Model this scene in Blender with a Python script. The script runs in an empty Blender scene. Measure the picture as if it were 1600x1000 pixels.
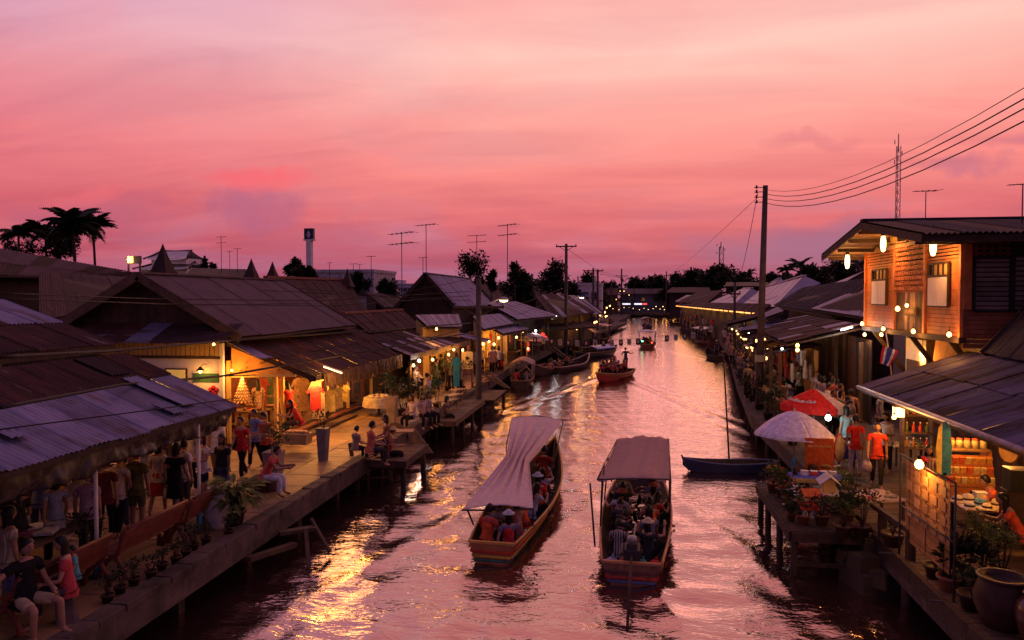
import bpy, bmesh, math, random
from mathutils import Vector, Matrix, Quaternion
import numpy as np
random.seed(7); np.random.seed(7)
R = math.radians
C = bpy.context.scene.collection
SC = bpy.context.scene
# ------------------------------------------------------------------ camera
F_, YAW, PITCH = 1155.0, math.atan(175/1155.0), math.atan(36/1155.0)
cd = bpy.data.cameras.new('camera'); cd.sensor_width = 36; cd.lens = 36*F_/1600
cd.clip_start = .1; cd.clip_end = 3000
cam = bpy.data.objects.new('camera', cd); C.objects.link(cam)
cam.location = (0, 0, 6.0); cam.rotation_euler = (R(90)-PITCH, 0, YAW)
SC.camera = cam
SC.cycles.use_denoising = True
SC.cycles.max_bounces = 6; SC.cycles.diffuse_bounces = 2; SC.cycles.glossy_bounces = 3
SC.cycles.transparent_max_bounces = 6; SC.cycles.transmission_bounces = 3
SC.cycles.sample_clamp_indirect = 4
# ------------------------------------------------------------------ exposure
SC.view_settings.view_transform = 'Standard'; SC.view_settings.look = 'None'
SC.view_settings.exposure = 0.0; SC.view_settings.gamma = 1.0
SC.view_settings.use_curve_mapping = False
# ------------------------------------------------------------------ sky and sun
def lin(r, g, b):
    f = lambda c: (c/255/12.92) if c <= 10 else ((c/255+.055)/1.055)**2.4
    return (f(r), f(g), f(b), 1)
W = bpy.data.worlds.new('World'); SC.world = W; W.use_nodes = True
nt = W.node_tree; nt.nodes.clear()
def N(tree, typ, **kw):
    n = tree.nodes.new(typ)
    for k, v in kw.items():
        if k.startswith('i_'):
            key = k[2:]; key = int(key) if key.isdigit() else key
            n.inputs[key].default_value = v
        else: setattr(n, k, v)
    return n
def L(tree, a, b): tree.links.new(a, b)
def mth(tree, op, a, b=None, c=None, clamp=False):
    n = tree.nodes.new('ShaderNodeMath'); n.operation = op; n.use_clamp = clamp
    for i, v in enumerate((a, b, c)):
        if v is None: continue
        if isinstance(v, (int, float)): n.inputs[i].default_value = v
        else: tree.links.new(v, n.inputs[i])
    return n.outputs[0]
def ramp(tree, fac, stops):
    n = tree.nodes.new('ShaderNodeValToRGB'); e = n.color_ramp.elements
    while len(e) > 1: e.remove(e[-1])
    e[0].position = stops[0][0]; e[0].color = stops[0][1]
    for p, c in stops[1:]:
        k = e.new(p); k.color = c
    tree.links.new(fac, n.inputs[0]); return n.outputs[0]
def mixc(tree, fac, a, b, mode='MIX'):
    n = tree.nodes.new('ShaderNodeMix'); n.data_type = 'RGBA'; n.blend_type = mode
    for i, v in ((0, fac), (6, a), (7, b)):
        if isinstance(v, (int, float, tuple)): n.inputs[i].default_value = v
        else: tree.links.new(v, n.inputs[i])
    return n.outputs[2]
SUN_AZ = R(8)        # sunset direction, to the right of the canal axis (from +Y towards +X)
tc = N(nt, 'ShaderNodeTexCoord'); sep = N(nt, 'ShaderNodeSeparateXYZ'); L(nt, tc.outputs['Generated'], sep.inputs[0])
zz = mth(nt, 'MAXIMUM', sep.outputs[2], 0.0)
# how far towards the sunset a direction points (horizontal), 1 = towards it
hx = mth(nt, 'MULTIPLY', sep.outputs[0], math.sin(SUN_AZ)); hy = mth(nt, 'MULTIPLY', sep.outputs[1], math.cos(SUN_AZ))
hl_ = mth(nt, 'SQRT', mth(nt, 'ADD', mth(nt, 'MULTIPLY', sep.outputs[0], sep.outputs[0]), mth(nt, 'MULTIPLY_ADD', sep.outputs[1], sep.outputs[1], .0004)))
tow = mth(nt, 'DIVIDE', mth(nt, 'ADD', hx, hy), hl_)
tow01 = mth(nt, 'MULTIPLY_ADD', tow, .5, .5, clamp=True)
# stretched, warped cloud noise
div = mth(nt, 'ADD', zz, .16)
cx = mth(nt, 'DIVIDE', sep.outputs[0], div); cy = mth(nt, 'DIVIDE', sep.outputs[1], div)
cmb = N(nt, 'ShaderNodeCombineXYZ'); L(nt, cx, cmb.inputs[0]); L(nt, mth(nt, 'MULTIPLY', cy, 1.25), cmb.inputs[1])
n1 = N(nt, 'ShaderNodeTexNoise', i_Scale=.62, i_Detail=6.0, i_Roughness=.5, i_Distortion=.7); L(nt, cmb.outputs[0], n1.inputs['Vector'])
n2 = N(nt, 'ShaderNodeTexNoise', i_Scale=1.7, i_Detail=6.0, i_Roughness=.55, i_Distortion=.5)
mp = N(nt, 'ShaderNodeMapping'); mp.inputs['Location'].default_value = (3.7, 1.3, .4); L(nt, cmb.outputs[0], mp.inputs[0]); L(nt, mp.outputs[0], n2.inputs['Vector'])
warp = mth(nt, 'MULTIPLY_ADD', n1.outputs[0], .10, -.05)
ze = mth(nt, 'ADD', zz, warp)
glow = ramp(nt, ze, [(0, lin(158, 92, 118)), (.05, lin(186, 92, 112)), (.10, lin(222, 110, 116)), (.16, lin(246, 138, 132)), (.23, lin(255, 166, 154)),
                     (.31, lin(255, 198, 184)), (.42, lin(252, 168, 162)), (.64, lin(238, 146, 144)), (1, lin(182, 126, 150))])
dusk = ramp(nt, ze, [(0, lin(152, 80, 106)), (.04, lin(178, 80, 102)), (.11, lin(212, 98, 110)), (.18, lin(228, 122, 134)), (.26, lin(224, 142, 158)), (.34, lin(212, 158, 190)),
                     (.46, lin(206, 152, 188)), (.64, lin(196, 134, 160)), (1, lin(146, 112, 152))])
back = ramp(nt, ze, [(0, lin(112, 74, 104)), (.2, lin(134, 92, 124)), (.5, lin(130, 100, 142)), (1, lin(126, 104, 154))])
# glow around the sunset azimuth, duller rose to the side, mauve behind
gfac = ramp(nt, tow, [(.55, (0, 0, 0, 1)), (.82, (.45, .45, .45, 1)), (.955, (1, 1, 1, 1))])
bfac = ramp(nt, tow01, [(.3, (1, 1, 1, 1)), (.8, (0, 0, 0, 1))])
col = mixc(nt, gfac, dusk, glow)
# mauve gaps between the lit cloud streaks
gap = ramp(nt, n1.outputs[0], [(.50, (0, 0, 0, 1)), (.66, (1, 1, 1, 1))])
low = ramp(nt, zz, [(.02, (.7, .7, .7, 1)), (.12, (.42, .42, .42, 1)), (.22, (.16, .16, .16, 1)), (.6, (.12, .12, .12, 1))])
col = mixc(nt, mth(nt, 'MULTIPLY', gap, low), col, lin(172, 116, 146))
hot = ramp(nt, n2.outputs[0], [(.53, (0, 0, 0, 1)), (.72, (1, 1, 1, 1))])
hl = ramp(nt, zz, [(.03, (.1, .1, .1, 1)), (.13, (.4, .4, .4, 1)), (.26, (.2, .2, .2, 1)), (.7, (.1, .1, .1, 1))])
col = mixc(nt, mth(nt, 'MULTIPLY', hot, hl), col, lin(252, 134, 130))
mp3 = N(nt, 'ShaderNodeMapping'); mp3.inputs['Scale'].default_value = (.9, 2.6, 1); mp3.inputs['Rotation'].default_value = (0, 0, R(24)); L(nt, cmb.outputs[0], mp3.inputs[0])
n3 = N(nt, 'ShaderNodeTexNoise', i_Scale=1.0, i_Detail=7.0, i_Roughness=.56, i_Distortion=.8); L(nt, mp3.outputs[0], n3.inputs['Vector'])
col = mixc(nt, .75, col, ramp(nt, n3.outputs[0], [(.30, (.84, .79, .88, 1)), (.50, (.98, .97, .99, 1)), (.68, (1.06, 1.08, 1.06, 1))]), 'MULTIPLY')
# single clouds: a hot pink scrap, and mauve banks low down
nv = N(nt, 'ShaderNodeTexNoise', i_Scale=7.0, i_Detail=6.0, i_Roughness=.6); L(nt, tc.outputs['Generated'], nv.inputs['Vector'])
wv = N(nt, 'ShaderNodeVectorMath', operation='MULTIPLY_ADD'); wv.inputs[1].default_value = (.30, .30, .10); L(nt, nv.outputs['Color'], wv.inputs[0]); L(nt, tc.outputs['Generated'], wv.inputs[2])
wo2 = N(nt, 'ShaderNodeVectorMath', operation='SUBTRACT'); wo2.inputs[1].default_value = (.15, .15, .05); L(nt, wv.outputs[0], wo2.inputs[0])
s2 = N(nt, 'ShaderNodeSeparateXYZ'); L(nt, wo2.outputs[0], s2.inputs[0])
def cloud(col, az, el, waz, wel, c, k, soft=.1):
    k *= .85
    a = mth(nt, 'SUBTRACT', mth(nt, 'ARCTAN2', s2.outputs[0], s2.outputs[1]), R(az)); e = mth(nt, 'SUBTRACT', s2.outputs[2], math.sin(R(el)))
    a = mth(nt, 'DIVIDE', a, R(waz)); e = mth(nt, 'DIVIDE', e, R(wel))
    d = mth(nt, 'ADD', mth(nt, 'MULTIPLY', a, a), mth(nt, 'MULTIPLY', e, e))
    f = ramp(nt, d, [(soft*.6, (k, k, k, 1)), (1, (0, 0, 0, 1))])
    return mixc(nt, f, col, c)
for az, el, waz, wel, c, k in ((-27.5, 6.6, 3.6, 2.0, lin(176, 96, 128), .8), (-38, 5.6, 6, 1.6, lin(176, 96, 124), .6), (-21, 4.2, 9, 1.5, lin(186, 96, 118), .5), (16, 3.9, 13, 2.2, lin(158, 106, 136), 1.0), (-27.5, 9.0, 4.6, 1.2, lin(250, 98, 108), .75), (-37, 7.0, 3.0, .7, lin(240, 110, 116), .5), (23, 8.6, 3.2, .7, lin(176, 104, 134), .6), (28, 9.8, 5, .6, lin(196, 110, 136), .5), (14, 10.6, 4, .6, lin(214, 118, 130), .5)):
    col = cloud(col, az, el, waz, wel, c, k)
col = mixc(nt, bfac, col, back)
bg1 = N(nt, 'ShaderNodeBackground', i_Strength=1.04); L(nt, col, bg1.inputs[0])
sky = N(nt, 'ShaderNodeTexSky', sky_type='NISHITA'); sky.sun_disc = False
sky.sun_elevation = R(.5); sky.sun_rotation = SUN_AZ; sky.dust_density = 3
bg2 = N(nt, 'ShaderNodeBackground', i_Strength=.006); L(nt, sky.outputs[0], bg2.inputs[0])
ad = N(nt, 'ShaderNodeAddShader'); L(nt, bg1.outputs[0], ad.inputs[0]); L(nt, bg2.outputs[0], ad.inputs[1])
wo = N(nt, 'ShaderNodeOutputWorld'); L(nt, ad.outputs[0], wo.inputs[0])
# the sun has just set: a last weak, very soft glow from low ahead
sl = bpy.data.lights.new('sun', 'SUN'); sl.energy = .12; sl.angle = R(20); sl.color = (1, .5, .42)
sun = bpy.data.objects.new('sun', sl); C.objects.link(sun)
sun.rotation_euler = (R(90-4), 0, math.pi - SUN_AZ)
# ------------------------------------------------------------------ helpers
_cy, _sy, _cp, _sp = math.cos(YAW), math.sin(YAW), math.cos(PITCH), math.sin(PITCH)
CR, CU, CF = Vector((_cy, _sy, 0)), Vector((-_sy*_sp, _cy*_sp, _cp)), Vector((-_sy*_cp, _cy*_cp, -_sp))
def P(px, py, z=None, y=None, x=None):
    """the point of the place seen at a pixel of the photograph, on the level z, or at the distance y along the canal, or at x across it"""
    r = CF + CR*((px-800)/F_) - CU*((py-500)/F_)
    t = (z-6.0)/r.z if z is not None else (y/r.y if y is not None else x/r.x)
    return Vector((0, 0, 6.0)) + r*t
def V(*a): return Vector(a)
QZ = 1.0     # level of the quays above the water
def tag(o, label=None, cat=None, group=None, kind=None):
    if label: o['label'] = label
    if cat: o['category'] = cat
    if group: o['group'] = group
    if kind: o['kind'] = kind
    return o
def thing(name, loc, label, cat, group=None, rz=0.0):
    o = bpy.data.objects.new(name, None); C.objects.link(o); o.empty_display_size = .2
    o.location = loc; o.rotation_euler = (0, 0, rz)
    return tag(o, label, cat, group)
def link(name, me, parent=None, loc=(0, 0, 0), rot=(0, 0, 0), scale=(1, 1, 1)):
    o = bpy.data.objects.new(name, me); C.objects.link(o)
    o.parent = parent; o.location = loc; o.rotation_euler = rot; o.scale = scale
    return o
def copy_tree(o, parent=None):
    c = o.copy(); C.objects.link(c); c.parent = parent
    for ch in list(o.children): copy_tree(ch, c)
    return c
class MB:
    """collects shapes into one mesh"""
    def __init__(s): s.v = []; s.f = []; s.m = []; s.sm = []
    def add(s, vs, fs, m=0, smooth=False):
        n = len(s.v); s.v += [tuple(v) for v in vs]
        for f in fs: s.f.append(tuple(i+n for i in f)); s.m.append(m); s.sm.append(smooth)
        return s
    def box(s, c, size, rot=None, m=0, taper=1.0):
        x, y, z = size[0]/2, size[1]/2, size[2]/2; t = taper
        vs = [V(-x, -y, -z), V(x, -y, -z), V(x, y, -z), V(-x, y, -z), V(-x*t, -y*t, z), V(x*t, -y*t, z), V(x*t, y*t, z), V(-x*t, y*t, z)]
        if rot is not None:
            q = rot if isinstance(rot, Matrix) else Matrix.Rotation(rot, 3, 'Z')
            vs = [q @ v for v in vs]
        c = Vector(c)
        s.add([v+c for v in vs], [(0, 3, 2, 1), (4, 5, 6, 7), (0, 1, 5, 4), (1, 2, 6, 5), (2, 3, 7, 6), (3, 0, 4, 7)], m); return s
    def beam(s, a, b, w, h, m=0, up=(0, 0, 1)):
        a, b = Vector(a), Vector(b); d = (b-a); l = d.length
        if l < 1e-6: return s
        d.normalize(); u = Vector(up)
        if abs(d.dot(u)) > .98: u = Vector((1, 0, 0)) if abs(d.x) < .9 else Vector((0, 1, 0))
        sd = d.cross(u).normalized(); u = sd.cross(d).normalized()
        q = Matrix((sd, d, u)).transposed()
        return s.box((a+b)/2, (w, l, h), q, m)
    def tube(s, pts, rad, n=6, m=0, smooth=True, cap=True):
        pts = [Vector(p) for p in pts]; k = len(pts)
        rad = [rad]*k if isinstance(rad, (int, float)) else rad
        vs = []; prev = None
        for i, p in enumerate(pts):
            t = (pts[min(i+1, k-1)]-pts[max(i-1, 0)])
            if t.length < 1e-9: t = Vector((0, 0, 1))
            t.normalize()
            if prev is None:
                u = Vector((0, 0, 1)) if abs(t.z) < .9 else Vector((1, 0, 0))
            else: u = prev
            u = (u-t*u.dot(t)).normalized(); prev = u; w = t.cross(u)
            for j in range(n):
                a = 2*math.pi*j/n; vs.append(p+(u*math.cos(a)+w*math.sin(a))*rad[i])
        fs = []
        for i in range(k-1):
            for j in range(n):
                a, b = i*n+j, i*n+(j+1) % n
                fs.append((a, b, b+n, a+n))
        s.add(vs, fs, m, smooth)
        if cap:
            b0 = len(s.v)-k*n
            s.f.append(tuple(b0+j for j in reversed(range(n)))); s.m.append(m); s.sm.append(False)
            s.f.append(tuple(b0+(k-1)*n+j for j in range(n))); s.m.append(m); s.sm.append(False)
        return s
    def lathe(s, prof, c=(0, 0, 0), n=16, m=0, smooth=True, sx=1, sy=1):
        c = Vector(c); vs = []
        for r, z in prof:
            for j in range(n):
                a = 2*math.pi*j/n; vs.append(c+V(r*sx*math.cos(a), r*sy*math.sin(a), z))
        fs = []
        for i in range(len(prof)-1):
            for j in range(n):
                a, b = i*n+j, i*n+(j+1) % n
                fs.append((a, b, b+n, a+n))
        s.add(vs, fs, m, smooth); return s
    def quad(s, a, b, c, d, m=0): s.add([a, b, c, d], [(0, 1, 2, 3)], m); return s
    def slab(s, poly, dz, m=0):
        """polygon (list of points) thickened by vector dz"""
        poly = [Vector(p) for p in poly]; k = len(poly)
        d = Vector(dz) if not isinstance(dz, (int, float)) else V(0, 0, dz)
        vs = poly+[p+d for p in poly]
        fs = [tuple(reversed(range(k))), tuple(range(k, 2*k))]+[(i, (i+1) % k, (i+1) % k+k, i+k) for i in range(k)]
        s.add(vs, fs, m); return s
    def grid(s, f, nu, nv, m=0, smooth=True):
        vs = [f(i/nu, j/nv) for j in range(nv+1) for i in range(nu+1)]
        fs = [(j*(nu+1)+i, j*(nu+1)+i+1, (j+1)*(nu+1)+i+1, (j+1)*(nu+1)+i) for j in range(nv) for i in range(nu)]
        s.add(vs, fs, m, smooth); return s
    def mesh(s, name, mats, origin=(0, 0, 0)):
        o = Vector(origin); me = bpy.data.meshes.new(name)
        me.from_pydata([(v[0]-o.x, v[1]-o.y, v[2]-o.z) for v in s.v], [], s.f)
        for m in (mats if isinstance(mats, (list, tuple)) else [mats]): me.materials.append(m)
        me.polygons.foreach_set('material_index', s.m); me.polygons.foreach_set('use_smooth', s.sm)
        me.update(); return me
    def build(s, name, mats, parent=None, origin=None, loc=(0, 0, 0), rot=(0, 0, 0), kind=None):
        """origin: when the shapes are in world space, the location of the (unrotated) thing they belong to"""
        if origin is None: origin = (0, 0, 0)
        o = link(name, s.mesh(name, mats, origin), parent, loc, rot)
        if kind: o['kind'] = kind
        return o
def solidify(o, t, off=0):
    md = o.modifiers.new('s', 'SOLIDIFY'); md.thickness = t; md.offset = off; return o
def bevel(o, w, seg=2):
    md = o.modifiers.new('b', 'BEVEL'); md.width = w; md.segments = seg; md.limit_method = 'ANGLE'; return o
# ------------------------------------------------------------------ materials
MT = {}
def mat(name, col, rough=.75, metal=0.0, var=.25, scale=2.5, bump=0.0, bscale=25.0, rnd=0.0, alt=None, altlo=.5, althi=.65, altscale=1.3,
        spec=.25, emit=None, estr=0.0, stretch=None, trans=0.0, detail=3.0):
    if name in MT: return MT[name]
    m = bpy.data.materials.new(name); m.use_nodes = True; t = m.node_tree
    b = t.nodes['Principled BSDF']
    b.inputs['Roughness'].default_value = rough; b.inputs['Metallic'].default_value = metal
    b.inputs['Specular IOR Level'].default_value = spec
    c = tuple(col[:3])+(1,)
    out = None
    geo = N(t, 'ShaderNodeNewGeometry'); vec = geo.outputs['Position']
    if stretch:
        mp = N(t, 'ShaderNodeMapping'); mp.inputs['Scale'].default_value = stretch; L(t, vec, mp.inputs[0]); vec = mp.outputs[0]
    if var > 0:
        nz = N(t, 'ShaderNodeTexNoise', i_Scale=scale, i_Detail=detail, i_Roughness=.6); L(t, vec, nz.inputs['Vector'])
        out = ramp(t, nz.outputs[0], [(.3, tuple(x*(1-var) for x in c[:3])+(1,)), (.7, tuple(min(1, x*(1+var)) for x in c[:3])+(1,))])
    if alt is not None:
        n2 = N(t, 'ShaderNodeTexNoise', i_Scale=altscale, i_Detail=5.0, i_Roughness=.65); L(t, vec, n2.inputs['Vector'])
        f = ramp(t, n2.outputs[0], [(altlo, (0, 0, 0, 1)), (althi, (1, 1, 1, 1))])
        out = mixc(t, f, out if out is not None else c, tuple(alt[:3])+(1,))
    if rnd > 0:
        oi = N(t, 'ShaderNodeObjectInfo'); k = mth(t, 'MULTIPLY_ADD', oi.outputs['Random'], 2*rnd, 1-rnd)
        hs = N(t, 'ShaderNodeHueSaturation'); L(t, k, hs.inputs['Value'])
        if out is not None: L(t, out, hs.inputs['Color'])
        else: hs.inputs['Color'].default_value = c
        out = hs.outputs[0]
    if out is not None: L(t, out, b.inputs['Base Color'])
    else: b.inputs['Base Color'].default_value = c
    if bump > 0:
        n3 = N(t, 'ShaderNodeTexNoise', i_Scale=bscale, i_Detail=4.0); L(t, vec, n3.inputs['Vector'])
        bp = N(t, 'ShaderNodeBump', i_Strength=bump, i_Distance=.02); L(t, n3.outputs[0], bp.inputs['Height']); L(t, bp.outputs[0], b.inputs['Normal'])
    if emit is not None:
        b.inputs['Emission Color'].default_value = tuple(emit[:3])+(1,); b.inputs['Emission Strength'].default_value = estr
    if trans > 0:   # thin cloth / leaves that let some light through
        tr = N(t, 'ShaderNodeBsdfTranslucent'); mx = N(t, 'ShaderNodeMixShader', i_0=trans)
        if out is not None: L(t, out, tr.inputs[0])
        else: tr.inputs[0].default_value = c
        L(t, b.outputs[0], mx.inputs[1]); L(t, tr.outputs[0], mx.inputs[2]); L(t, mx.outputs[0], t.nodes['Material Output'].inputs[0])
    MT[name] = m; return m
def col_mat(rgb, rough=.85, var=.12, prefix='paint', **kw):
    return mat('%s %.3f %.3f %.3f' % ((prefix,)+tuple(rgb[:3])), rgb, rough=rough, var=var, **kw)
def patterned(rgb, k):
    nm = 'pattern %d %.2f %.2f %.2f' % ((k,)+tuple(rgb))
    if nm in MT: return MT[nm]
    m = mat(nm, rgb, .92, var=.25, scale=9, spec=.1, bump=.9, bscale=11); t = m.node_tree; b = t.nodes['Principled BSDF']; src = b.inputs['Base Color'].links[0].from_socket
    tc_ = N(t, 'ShaderNodeTexCoord')
    if k < 2: w = N(t, 'ShaderNodeTexWave', i_Scale=(9, 5)[k], i_Distortion=.6, bands_direction=('Z', 'X')[k]); o = w.outputs[1]
    else: w = N(t, 'ShaderNodeTexVoronoi', i_Scale=16.0); o = w.outputs[0]
    L(t, tc_.outputs['Object'], w.inputs['Vector']); f = ramp(t, o, [(.42, (0, 0, 0, 1)), (.52, (1, 1, 1, 1))])
    d = (.5, .42, .38, 1) if sum(rgb) < .5 else (.12, .08, .12, 1); L(t, mixc(t, mth(t, 'MULTIPLY', f, .6), src, d), b.inputs['Base Color']); return m
def cloth(rgb): return col_mat(rgb, .92, .30, 'cloth', scale=9, spec=.1, bump=.9, bscale=11)
M_concrete = mat('concrete', (.088, .060, .053), .85, var=.3, scale=1.6, bump=.5, bscale=14, alt=(.022, .018, .014), altlo=.44, althi=.7)
M_quay = mat('quay paving', (.23, .135, .06), .6, var=.3, scale=1.2, bump=.4, bscale=20, alt=(.08, .055, .04), altlo=.5, althi=.7, rnd=.16, spec=.4)
M_darkwood = mat('dark wood', (.045, .026, .018), .75, var=.35, scale=5, bump=.5, bscale=18, rnd=.25)
M_wood = mat('weathered wood', (.085, .05, .032), .75, var=.35, scale=4, bump=.5, bscale=22, rnd=.25)
M_lightwood = mat('pale wood', (.28, .16, .085), .65, var=.25, scale=4, bump=.35, bscale=22, rnd=.2)
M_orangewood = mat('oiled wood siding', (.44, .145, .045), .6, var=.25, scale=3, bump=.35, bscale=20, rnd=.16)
M_galv = mat('galvanised sheet', (.17, .155, .235), .45, metal=.35, var=.28, scale=2.2, rnd=.3, alt=(.10, .06, .055), altlo=.54, althi=.66, altscale=1.5, stretch=(.45, 1.7, 1), bump=.2, spec=.4)
M_rust = mat('rusted sheet', (.046, .015, .011), .7, metal=.2, var=.5, scale=2.6, stretch=(.5, 1.8, 1), rnd=.3, alt=(.17, .13, .13), altlo=.6, althi=.72, altscale=1.4)
M_brownroof = mat('brown roof sheet', (.034, .013, .012), .65, metal=.1, var=.45, stretch=(.5, 1.8, 1), scale=2.0, rnd=.3, alt=(.11, .07, .07), altlo=.6, althi=.74)
M_greyroof = mat('grey fibre cement roof', (.082, .052, .062), .75, var=.2, scale=1.2, rnd=.1, alt=(.09, .065, .07), altlo=.56, althi=.74, altscale=.8)
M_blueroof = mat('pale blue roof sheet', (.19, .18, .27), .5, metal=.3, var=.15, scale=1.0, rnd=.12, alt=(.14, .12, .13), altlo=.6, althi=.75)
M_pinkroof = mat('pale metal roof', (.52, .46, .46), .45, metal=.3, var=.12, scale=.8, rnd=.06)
M_tileroof = mat('dark roof tiles', (.035, .026, .028), .8, var=.3, scale=4, bump=.5, rnd=.25)
M_oldtile = mat('moss brown tiles', (.05, .026, .02), .85, var=.4, scale=3, rnd=.3)
M_white = mat('white paint', (.62, .58, .54), .7, var=.12, scale=2, alt=(.36, .32, .29), altlo=.58, althi=.75)
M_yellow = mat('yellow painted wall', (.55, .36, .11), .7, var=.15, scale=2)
M_metal = mat('grey steel', (.28, .26, .26), .45, metal=.6, var=.2)
M_dkmetal = mat('dark steel', (.05, .045, .045), .5, metal=.4, var=.2)
M_black = mat('black', (.012, .011, .012), .6, var=.2)
M_tarp = mat('dark plastic sheet', (.018, .010, .009), .38, var=.3, scale=2, spec=.4)
M_reed = mat('reed fringe', (.13, .075, .04), .85, var=.4, scale=9, rnd=.2)
M_terra = mat('terracotta', (.20, .075, .045), .75, var=.3, scale=5, rnd=.25, bump=.3)
M_jar = mat('pale glazed jar', (.34, .30, .31), .38, var=.2, scale=5, spec=.5)
M_brownjar = mat('brown glazed jar', (.05, .022, .016), .5, var=.3, scale=4, rnd=.2, spec=.2)
M_pot = mat('grey stone planter', (.16, .135, .13), .75, var=.25, scale=5, bump=.4)
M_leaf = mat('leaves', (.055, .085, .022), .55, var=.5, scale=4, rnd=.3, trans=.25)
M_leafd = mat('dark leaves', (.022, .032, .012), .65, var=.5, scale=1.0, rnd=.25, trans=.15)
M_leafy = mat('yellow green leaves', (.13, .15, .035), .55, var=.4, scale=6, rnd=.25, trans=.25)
M_bark = mat('bark', (.045, .03, .022), .9, var=.35, scale=6, bump=.6)
M_pole = mat('concrete pole', (.075, .048, .042), .85, var=.25, scale=2.5, bump=.4)
M_wire = mat('wire', (.012, .01, .01), .7, var=0)
M_rust2 = mat('painted red brown timber', (.13, .035, .024), .6, var=.3, scale=5, rnd=.2)
M_teak = mat('teak wall boards', (.04, .018, .014), .75, var=.35, scale=3, bump=.4, rnd=.25)
M_dkglass = mat('dark glass', (.02, .02, .022), .08, var=0, spec=.6)
M_skin = mat('skin', (.30, .155, .10), .55, var=.1, scale=12, rnd=.22)
M_hair = mat('black hair', (.008, .006, .006), .45, var=.2)
M_eye = mat('eye', (.01, .008, .008), .3, var=0)
M_lip = mat('lips', (.20, .07, .06), .5, var=0)
M_flame = mat('lit bulb', (.9, .7, .4), .4, var=0, emit=(1, .56, .16), estr=6)
M_bulbw = mat('lit white bulb', (.9, .9, .9), .4, var=0, emit=(.95, 1, .95), estr=16)
M_tube = mat('lit tube', (.9, .9, .9), .4, var=0, emit=(.85, .9, 1), estr=14)
M_tubew = mat('lit warm tube', (.9, .8, .6), .4, var=0, emit=(1, .55, .18), estr=8)
M_lampglass = mat('lit frosted lamp', (.9, .8, .6), .4, var=0, emit=(1, .62, .22), estr=6)
WARM, WHITE = (1, .39, .065), (.9, .97, 1)
LK = 1.25
def point_light(loc, power, color=WARM, r=.05, parent=None):
    l = bpy.data.lights.new('lamp_light', 'POINT'); l.energy = power*LK; l.color = color; l.shadow_soft_size = max(r, .24)
    o = bpy.data.objects.new('lamp_light', l); C.objects.link(o); o.location = loc; o.parent = parent; return o
_bulb = {}
def bulb(loc, label, power=30, white=False, r=.055, cord=.25, cat='light bulb', group='bare bulbs hung along the stalls', light=True):
    """a bare lit bulb hanging from a short cord"""
    t = thing('hanging_bulb', loc, label, cat, group)
    key = (white, round(r, 3), round(cord, 2))
    if key not in _bulb:
        a = MB().lathe([(.001, -r), (r*.7, -r*.72), (r, 0), (r*.8, r*.6), (r*.4, r*1.1), (r*.36, r*1.25)], n=10)
        b = MB().lathe([(r*.40, r*1.2), (r*.42, r*1.9), (r*.2, r*2.1)], n=8); b.tube([(0, 0, r*2), (0, 0, r*2+cord)], .006, 4)
        _bulb[key] = (a.mesh('glass', M_bulbw if white else M_flame), b.mesh('socket', M_black))
    link('glass', _bulb[key][0], t); link('socket', _bulb[key][1], t)
    if light: point_light((0, 0, -r-.03), power, WHITE if white else WARM, .04, t)
    return t
def tube_light(a, b, label, power=40, warm=False, group=None):
    a, b = Vector(a), Vector(b); t = thing('tube_light', (a+b)/2, label, 'tube light', group); o = t.location.copy()
    MB().tube([a, b], .022, 8).build('tube', M_tubew if warm else M_tube, t, o)
    MB().beam(a+V(0, 0, .045), b+V(0, 0, .045), .06, .035).build('batten', M_white, t, o)
    point_light((0, 0, -.12), power, (1, .42, .10) if warm else WHITE, 1.3 if power > 100 else .1, t); return t
# ------------------------------------------------------------------ roofs of separate sheets
def sheet_roof(parent, A, B, Cc, D, mats, origin, w=.8, pitch=.13, amp=.018, rows=1, jit=.016, over=.06, name='roof_sheet', stuff=False, thick=.0):
    """slope with top edge A-B and bottom edge D-Cc; sheets run down the slope, each an object"""
    A, B, Cc, D = map(Vector, (A, B, Cc, D))
    n = max(1, round(max((B-A).length, (Cc-D).length)/w))
    nrm = (B-A).cross(D-A).normalized()
    if nrm.z < 0: nrm = -nrm
    big = MB(); objs = []
    for r in range(rows):
        for i in range(n):
            u0, u1 = i/n, (i+1)/n
            v0, v1 = r/rows, (r+1)/rows
            lift = nrm*(.012*((i % 2))+.02*(rows-1-r)+random.uniform(0, jit))
            e = over/max(.1, (D-A).length)
            v1 += random.uniform(0, 1)*e+(e if r < rows-1 else 0)
            k = max(2, int(((Cc-D).length/n)/pitch))*4
            vs = []
            for v in (v0, v1):
                for j in range(k+1):
                    u = u0+(u1-u0)*j/k
                    p = (A.lerp(B, u)).lerp(D.lerp(Cc, u), v)
                    vs.append(p+lift+nrm*(amp*math.cos(j*math.pi/2)))
            fs = [(j, j+1, j+k+2, j+k+1) for j in range(k)]
            mb = big if stuff else MB()
            mt = mats[0] if len(mats) == 1 else random.choice(mats)
            mb.add(vs, fs, mats.index(mt) if stuff else 0, True)
            if not stuff:
                objs.append(mb.build(name, mt, parent, origin))
    if stuff: objs.append(big.build(name, list(mats), parent, origin, kind='stuff'))
    return objs
CN = {(.50, .46, .46): 'white', (.36, .05, .04): 'red', (.05, .05, .06): 'black', (.10, .12, .26): 'navy', (.34, .24, .10): 'ochre', (.05, .17, .15): 'teal', (.26, .18, .24): 'lilac', (.45, .20, .16): 'peach', (.14, .06, .05): 'maroon', (.12, .15, .07): 'olive'}
CK = list(CN)
ORD = ['first', 'second', 'third', 'fourth', 'fifth', 'sixth', 'seventh', 'eighth', 'ninth', 'tenth', 'eleventh', 'twelfth', 'thirteenth', 'fourteenth']
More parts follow.
